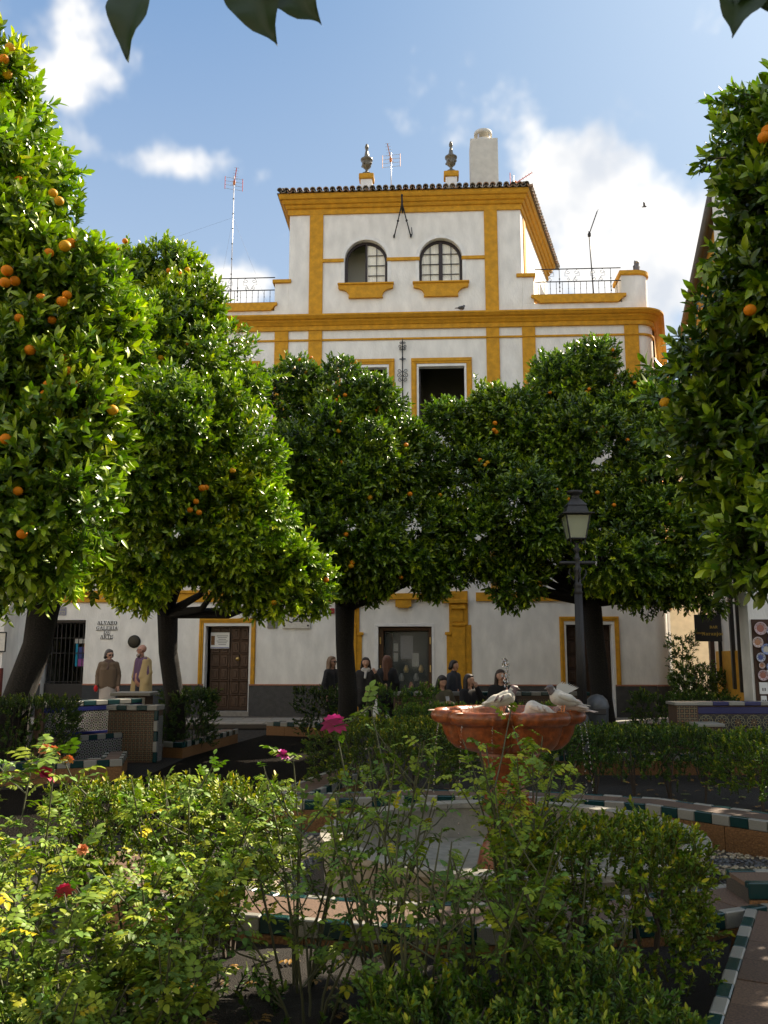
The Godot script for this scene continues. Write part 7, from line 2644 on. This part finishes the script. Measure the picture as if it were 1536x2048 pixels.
func build_trees() -> void:
	# near left crown; its stem stands outside the frame
	tree("large orange tree filling the left edge with many oranges", Vector3(-3.75, 0, -7.4), Vector3(-3.6, 2.1, -7.4), 0.15,
		[[-45, 190, 7.0, 0.44], [-15, 350, 7.1, 0.56], [45, 515, 7.2, 0.62], [115, 665, 7.2, 0.62], [70, 830, 7.0, 0.66], [50, 1000, 6.9, 0.62], [95, 1080, 7.1, 0.40], [20, 1085, 7.0, 0.43], [-80, 600, 7.6, 0.95], [-110, 950, 7.5, 0.95], [-80, 330, 7.5, 0.75]],
		10500, [[8, 118, 6.45], [20, 96, 6.5], [14, 148, 6.6], [38, 362, 6.5], [106, 386, 6.5], [118, 402, 6.45], [130, 492, 6.5, 1.2], [98, 506, 6.5], [142, 486, 6.6], [14, 541, 6.4, 1.15], [10, 565, 6.4], [30, 562, 6.5], [82, 596, 6.5], [124, 603, 6.5], [134, 590, 6.55], [104, 640, 6.6], [38, 636, 6.4], [136, 742, 6.5], [148, 770, 6.5], [96, 770, 6.4], [90, 790, 6.45], [130, 718, 6.55], [36, 982, 6.3], [44, 1068, 6.3], [12, 878, 6.3], [200, 800, 6.6], [225, 820, 6.6], [60, 700, 6.4]], 0.80, 1001, 260, Color(1.2, 1.15, 1.0))  # leaf tint raised to stand for the sun on this crown
	tree("orange tree with a dark leaning trunk behind the left hedge", Vector3(-5.75, 0, -13.8), at(92, 1190, 13.5), 0.24,
		[[110, 1060, 13.2, 0.9], [60, 960, 13.5, 1.2], [190, 1100, 13.3, 0.55], [-40, 900, 13.8, 1.4], [150, 900, 13.6, 1.2], [60, 750, 14, 1.3], [0, 1120, 13.2, 0.7]], 1500, [], 1.25, 1002, 0, Color(0.9, 0.95, 0.9))
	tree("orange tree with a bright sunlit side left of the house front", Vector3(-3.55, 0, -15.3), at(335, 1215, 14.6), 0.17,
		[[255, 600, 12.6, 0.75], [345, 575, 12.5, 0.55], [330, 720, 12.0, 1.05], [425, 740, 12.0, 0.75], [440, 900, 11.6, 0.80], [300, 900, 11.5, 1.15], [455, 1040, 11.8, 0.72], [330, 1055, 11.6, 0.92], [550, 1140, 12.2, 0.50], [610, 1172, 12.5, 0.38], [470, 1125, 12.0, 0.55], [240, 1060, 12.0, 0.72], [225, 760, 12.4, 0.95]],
		16000, [[250, 482, 11.9], [232, 496, 11.9], [338, 541, 11.8], [360, 549, 11.8], [342, 592, 11.7], [334, 580, 11.8], [375, 540, 11.9], [344, 645, 11.7], [322, 716, 11.1], [385, 848, 10.9], [273, 940, 10.5], [404, 976, 10.7], [398, 1025, 10.7], [380, 1020, 10.75], [392, 1003, 10.7], [412, 975, 10.8], [465, 941, 10.9], [452, 800, 11.3], [462, 815, 11.3], [480, 790, 11.4], [455, 785, 11.4], [305, 830, 10.6], [325, 832, 10.6], [234, 725, 11.5], [548, 1205, 11.7], [652, 1160, 12.2], [530, 1090, 11.8], [212, 690, 11.6], [375, 690, 11.3]], 0.78, 1003, 160, Color(1.25, 1.2, 1.0))  # leaf tint raised, part of the sunlight is put into the colour
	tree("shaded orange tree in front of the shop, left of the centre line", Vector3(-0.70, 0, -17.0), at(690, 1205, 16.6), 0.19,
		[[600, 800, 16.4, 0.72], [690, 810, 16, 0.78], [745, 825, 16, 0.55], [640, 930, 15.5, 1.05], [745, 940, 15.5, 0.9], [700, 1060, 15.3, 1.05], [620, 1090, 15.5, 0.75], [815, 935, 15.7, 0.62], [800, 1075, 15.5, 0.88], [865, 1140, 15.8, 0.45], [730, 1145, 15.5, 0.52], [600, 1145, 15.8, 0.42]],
		12500, [[600, 720, 15.6], [588, 738, 15.6], [612, 745, 15.6], [580, 752, 15.6], [571, 765, 15.7], [622, 716, 15.7], [658, 780, 15.3], [690, 790, 15.2], [672, 800, 15.2], [680, 845, 14.6], [677, 862, 14.6], [758, 815, 15.4], [752, 822, 15.4], [593, 1031, 14.7], [602, 1030, 14.7], [618, 1056, 14.6], [628, 1057, 14.6], [692, 1069, 14.3], [705, 1125, 14.4], [702, 1132, 14.4], [575, 905, 14.9], [685, 925, 14.5], [820, 988, 14.6], [740, 995, 14.5], [802, 1155, 14.8], [812, 890, 14.7], [560, 940, 15.2]], 0.80, 1004, 0, Color(0.66, 0.70, 0.68))  # leaf tint darkened, standing in for the shade here
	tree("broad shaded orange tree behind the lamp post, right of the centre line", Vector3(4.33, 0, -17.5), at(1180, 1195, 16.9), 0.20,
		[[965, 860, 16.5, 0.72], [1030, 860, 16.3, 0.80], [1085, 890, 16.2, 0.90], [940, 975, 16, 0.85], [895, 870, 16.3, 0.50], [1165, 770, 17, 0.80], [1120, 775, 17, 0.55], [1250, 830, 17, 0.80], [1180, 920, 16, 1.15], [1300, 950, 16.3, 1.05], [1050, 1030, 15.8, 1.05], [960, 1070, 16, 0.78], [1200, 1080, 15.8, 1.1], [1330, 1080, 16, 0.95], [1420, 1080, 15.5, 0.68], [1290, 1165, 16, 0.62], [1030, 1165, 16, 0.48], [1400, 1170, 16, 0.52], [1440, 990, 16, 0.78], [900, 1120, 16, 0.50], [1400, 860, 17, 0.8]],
		21000, [[990, 846, 15.4], [988, 860, 15.4], [992, 864, 15.45], [960, 920, 15.2], [975, 925, 15.2], [970, 930, 15.2], [1104, 984, 14.9], [1112, 980, 14.9], [1135, 998, 14.9], [1195, 985, 14.8], [1228, 1010, 14.7], [1172, 785, 16.1], [1178, 778, 16.1], [1100, 785, 16.2], [1270, 765, 16.2], [1280, 780, 16.2], [1205, 855, 15.2], [1190, 864, 15.2], [1030, 830, 15.6], [880, 990, 15.4], [1120, 845, 15.4], [1255, 880, 15.4], [1340, 1010, 15.3], [1225, 700, 16.4]], 0.80, 1005, 0, Color(0.66, 0.70, 0.68))  # leaf tint darkened for a crown lying in shade
	tree("near orange tree crowding in at the right edge, its leaves glowing against the light", Vector3(3.45, 0, -6.3), Vector3(3.4, 2.2, -6.2), 0.14,
		[[1620, 290, 5.5, 0.42], [1600, 420, 5.5, 0.36], [1575, 540, 5.6, 0.38], [1455, 790, 6.2, 0.40], [1540, 690, 5.8, 0.42], [1490, 910, 6, 0.42], [1590, 1010, 5.7, 0.46], [1550, 1080, 5.7, 0.32], [1690, 700, 6, 0.85], [1720, 560, 6.3, 0.8], [1730, 380, 6, 0.75], [1700, 1000, 6, 0.65]],  # one lobe outside the view is added to shade the rose bed
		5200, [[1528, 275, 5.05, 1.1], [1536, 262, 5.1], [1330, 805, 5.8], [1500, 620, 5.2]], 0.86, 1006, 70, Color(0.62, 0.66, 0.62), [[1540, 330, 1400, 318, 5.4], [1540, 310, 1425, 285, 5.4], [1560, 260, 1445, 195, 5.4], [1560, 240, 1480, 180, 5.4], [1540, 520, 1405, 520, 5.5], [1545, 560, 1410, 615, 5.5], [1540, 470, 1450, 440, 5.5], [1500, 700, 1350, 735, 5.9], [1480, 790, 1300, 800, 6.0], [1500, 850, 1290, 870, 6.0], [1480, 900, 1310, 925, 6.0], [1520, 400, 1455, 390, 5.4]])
	tree("orange tree added at the right for shade, mostly outside the view", Vector3(6.3, 0, -9.8), Vector3(6.2, 2.1, -9.8), 0.15, [[Vector3(5.8, 4.6, -9.5), 1.25], [Vector3(6.5, 5.2, -10.0), 1.2], [Vector3(5.7, 3.6, -9.0), 1.0], [Vector3(6.7, 3.8, -9.0), 1.3], [Vector3(6.3, 5.9, -9.4), 0.8], [Vector3(5.6, 3.9, -10.2), 1.0]], 3600, [], 1.0, 1016)  # added to keep direct sun off the fountain court
	# the overhanging tree, then two unseen trees added to shade the near bed
	tree("orange tree whose crown hangs over the viewpoint", Vector3(1.9, 0, 2.6), Vector3(1.8, 2.4, 2.5), 0.14, [[Vector3(0.5, 4.1, 1.5), 1.1], [Vector3(2.0, 4.0, 2.2), 1.2], [Vector3(0.2, 4.2, 3.0), 1.3], [Vector3(1.3, 5.2, 2.2), 1.2], [Vector3(-1.0, 4.3, 2.2), 1.0]], 2600, [], 1.2, 1011)
	tree("unseen orange tree added left of the viewpoint for its shade", Vector3(-3.9, 0, -0.6), Vector3(-3.8, 2.1, -0.7), 0.14, [[Vector3(-3.5, 3.4, -0.9), 1.3], [Vector3(-4.2, 4.0, 0.2), 1.3], [Vector3(-3.9, 4.8, -0.6), 1.2], [Vector3(-3.2, 3.2, 0.6), 1.0]], 2200, [], 1.2, 1012)
	tree("unseen orange tree added right of the viewpoint for its shade", Vector3(4.0, 0, -1.2), Vector3(3.9, 2.1, -1.3), 0.14, [[Vector3(3.5, 3.3, -1.5), 1.4], [Vector3(4.3, 3.9, -0.6), 1.4], [Vector3(3.9, 4.9, -1.2), 1.2], [Vector3(3.0, 3.2, -0.3), 1.0], [Vector3(4.2, 3.2, -2.8), 1.1]], 2600, [], 1.2, 1013)
	# sprays of leaves that reach out from it over the sky
	var t := thing("orange_twig", "dark drooping twig tips of an orange tree overhead, at the top edge of the view", "twig", at(560, -420, 1.6))
	var root := at(560, -420, 1.6)
	var b := MB.new()
	b.smooth(true)
	var w0 := at(330, -70, 1.1) - root
	var w1 := at(520, -70, 1.1) - root
	b.tube([Vector3.ZERO, w0 * 0.6 + Vector3(0, 0.08, 0), w0], [0.008, 0.005, 0.003], 6)
	b.tube([Vector3.ZERO, w1 * 0.6 + Vector3(0, 0.06, 0), w1], [0.008, 0.005, 0.003], 6)
	b.tube([Vector3.ZERO, Vector3(0.3, 0.5, 0.6), Vector3(0.5, 0.8, 1.6)], [0.008, 0.014, 0.02], 6)
	put("stem", b, M.twig, t)
	for q in [[345, -70, 254, 122, 0.060], [505, -75, 553, 90, 0.056], [535, -60, 643, 49, 0.050], [470, -60, 380, -30, 0.05], [560, -90, 600, -20, 0.05], [330, -90, 300, -60, 0.045]]:
		var p := at(q[0], q[1], 1.1)
		var e := at(q[2], q[3], 1.08)
		b = MB.new()
		b.smooth(true)
		big_leaf(b, p - root, e - root, Vector3(-0.35, 0.25, 0.9).normalized(), q[4] * 1.65, 0.05, Color(0.016, 0.042, 0.008))
		put("leaf", b, M.dark_leaf, t)
	root = at(1640, -160, 1.5)
	t = thing("orange_twig", "dark leaf tip hanging into the top right corner of the view", "twig", root)
	b = MB.new()
	b.smooth(true).tube([at(1535, -60, 1.1) - root, Vector3.ZERO, Vector3(0.4, 0.6, 0.9)], [0.003, 0.007, 0.015], 6)
	put("stem", b, M.twig, t)
	for q in [[1540, -50, 1464, 73, 0.055], [1560, -60, 1548, 40, 0.045], [1530, -50, 1468, 14, 0.035]]:
		var p := at(q[0], q[1], 1.1)
		var e := at(q[2], q[3], 1.08)
		b = MB.new()
		b.smooth(true)
		big_leaf(b, p - root, e - root, Vector3(-0.35, 0.25, 0.9).normalized(), q[4] * 1.65, 0.05, Color(0.016, 0.042, 0.008))
		put("leaf", b, M.dark_leaf, t)

func _ready() -> void:
	var cam := Camera3D.new()
	cam.name = "camera"
	cam.position = Vector3(0, EYE, 0)
	cam.rotation.x = pitch
	cam.fov = rad_to_deg(2.0 * atan(1024.0 / FOCAL))
	cam.near = 0.05
	cam.far = 400.0
	var lens := CameraAttributesPhysical.new()
	lens.frustum_focal_length = 24.0 / (2.0 * 1024.0 / FOCAL)
	lens.exposure_aperture = 9.0
	lens.frustum_focus_distance = 13.0
	cam.attributes = lens
	add_child(cam)
	var env := Environment.new()
	env.background_mode = Environment.BG_SKY
	env.sky = Sky.new()
	env.sky.sky_material = make_sky()
	env.background_energy_multiplier = 0.40
	env.tonemap_mode = Environment.TONE_MAPPER_LINEAR
	env.tonemap_exposure = 3.0
	env.sdfgi_enabled = true
	env.ssao_enabled = true
	env.ssil_enabled = true
	var we := WorldEnvironment.new()
	we.name = "world_environment"
	we.environment = env
	add_child(we)
	var sun := DirectionalLight3D.new()
	sun.name = "sun"
	add_child(sun)
	sun.look_at_from_position(sun_dir() * 60.0, Vector3.ZERO)
	sun.light_energy = 1.6
	sun.light_color = Color(1.0, 0.94, 0.84)
	sun.light_angular_distance = 0.5
	sun.shadow_enabled = true
	make_materials()
	make_leaves()
	build_ground()
	build_house()
	build_neighbours()
	build_trees()
	build_garden()
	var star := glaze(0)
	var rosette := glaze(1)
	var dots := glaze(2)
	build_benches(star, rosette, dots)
	build_details()
	make_people()
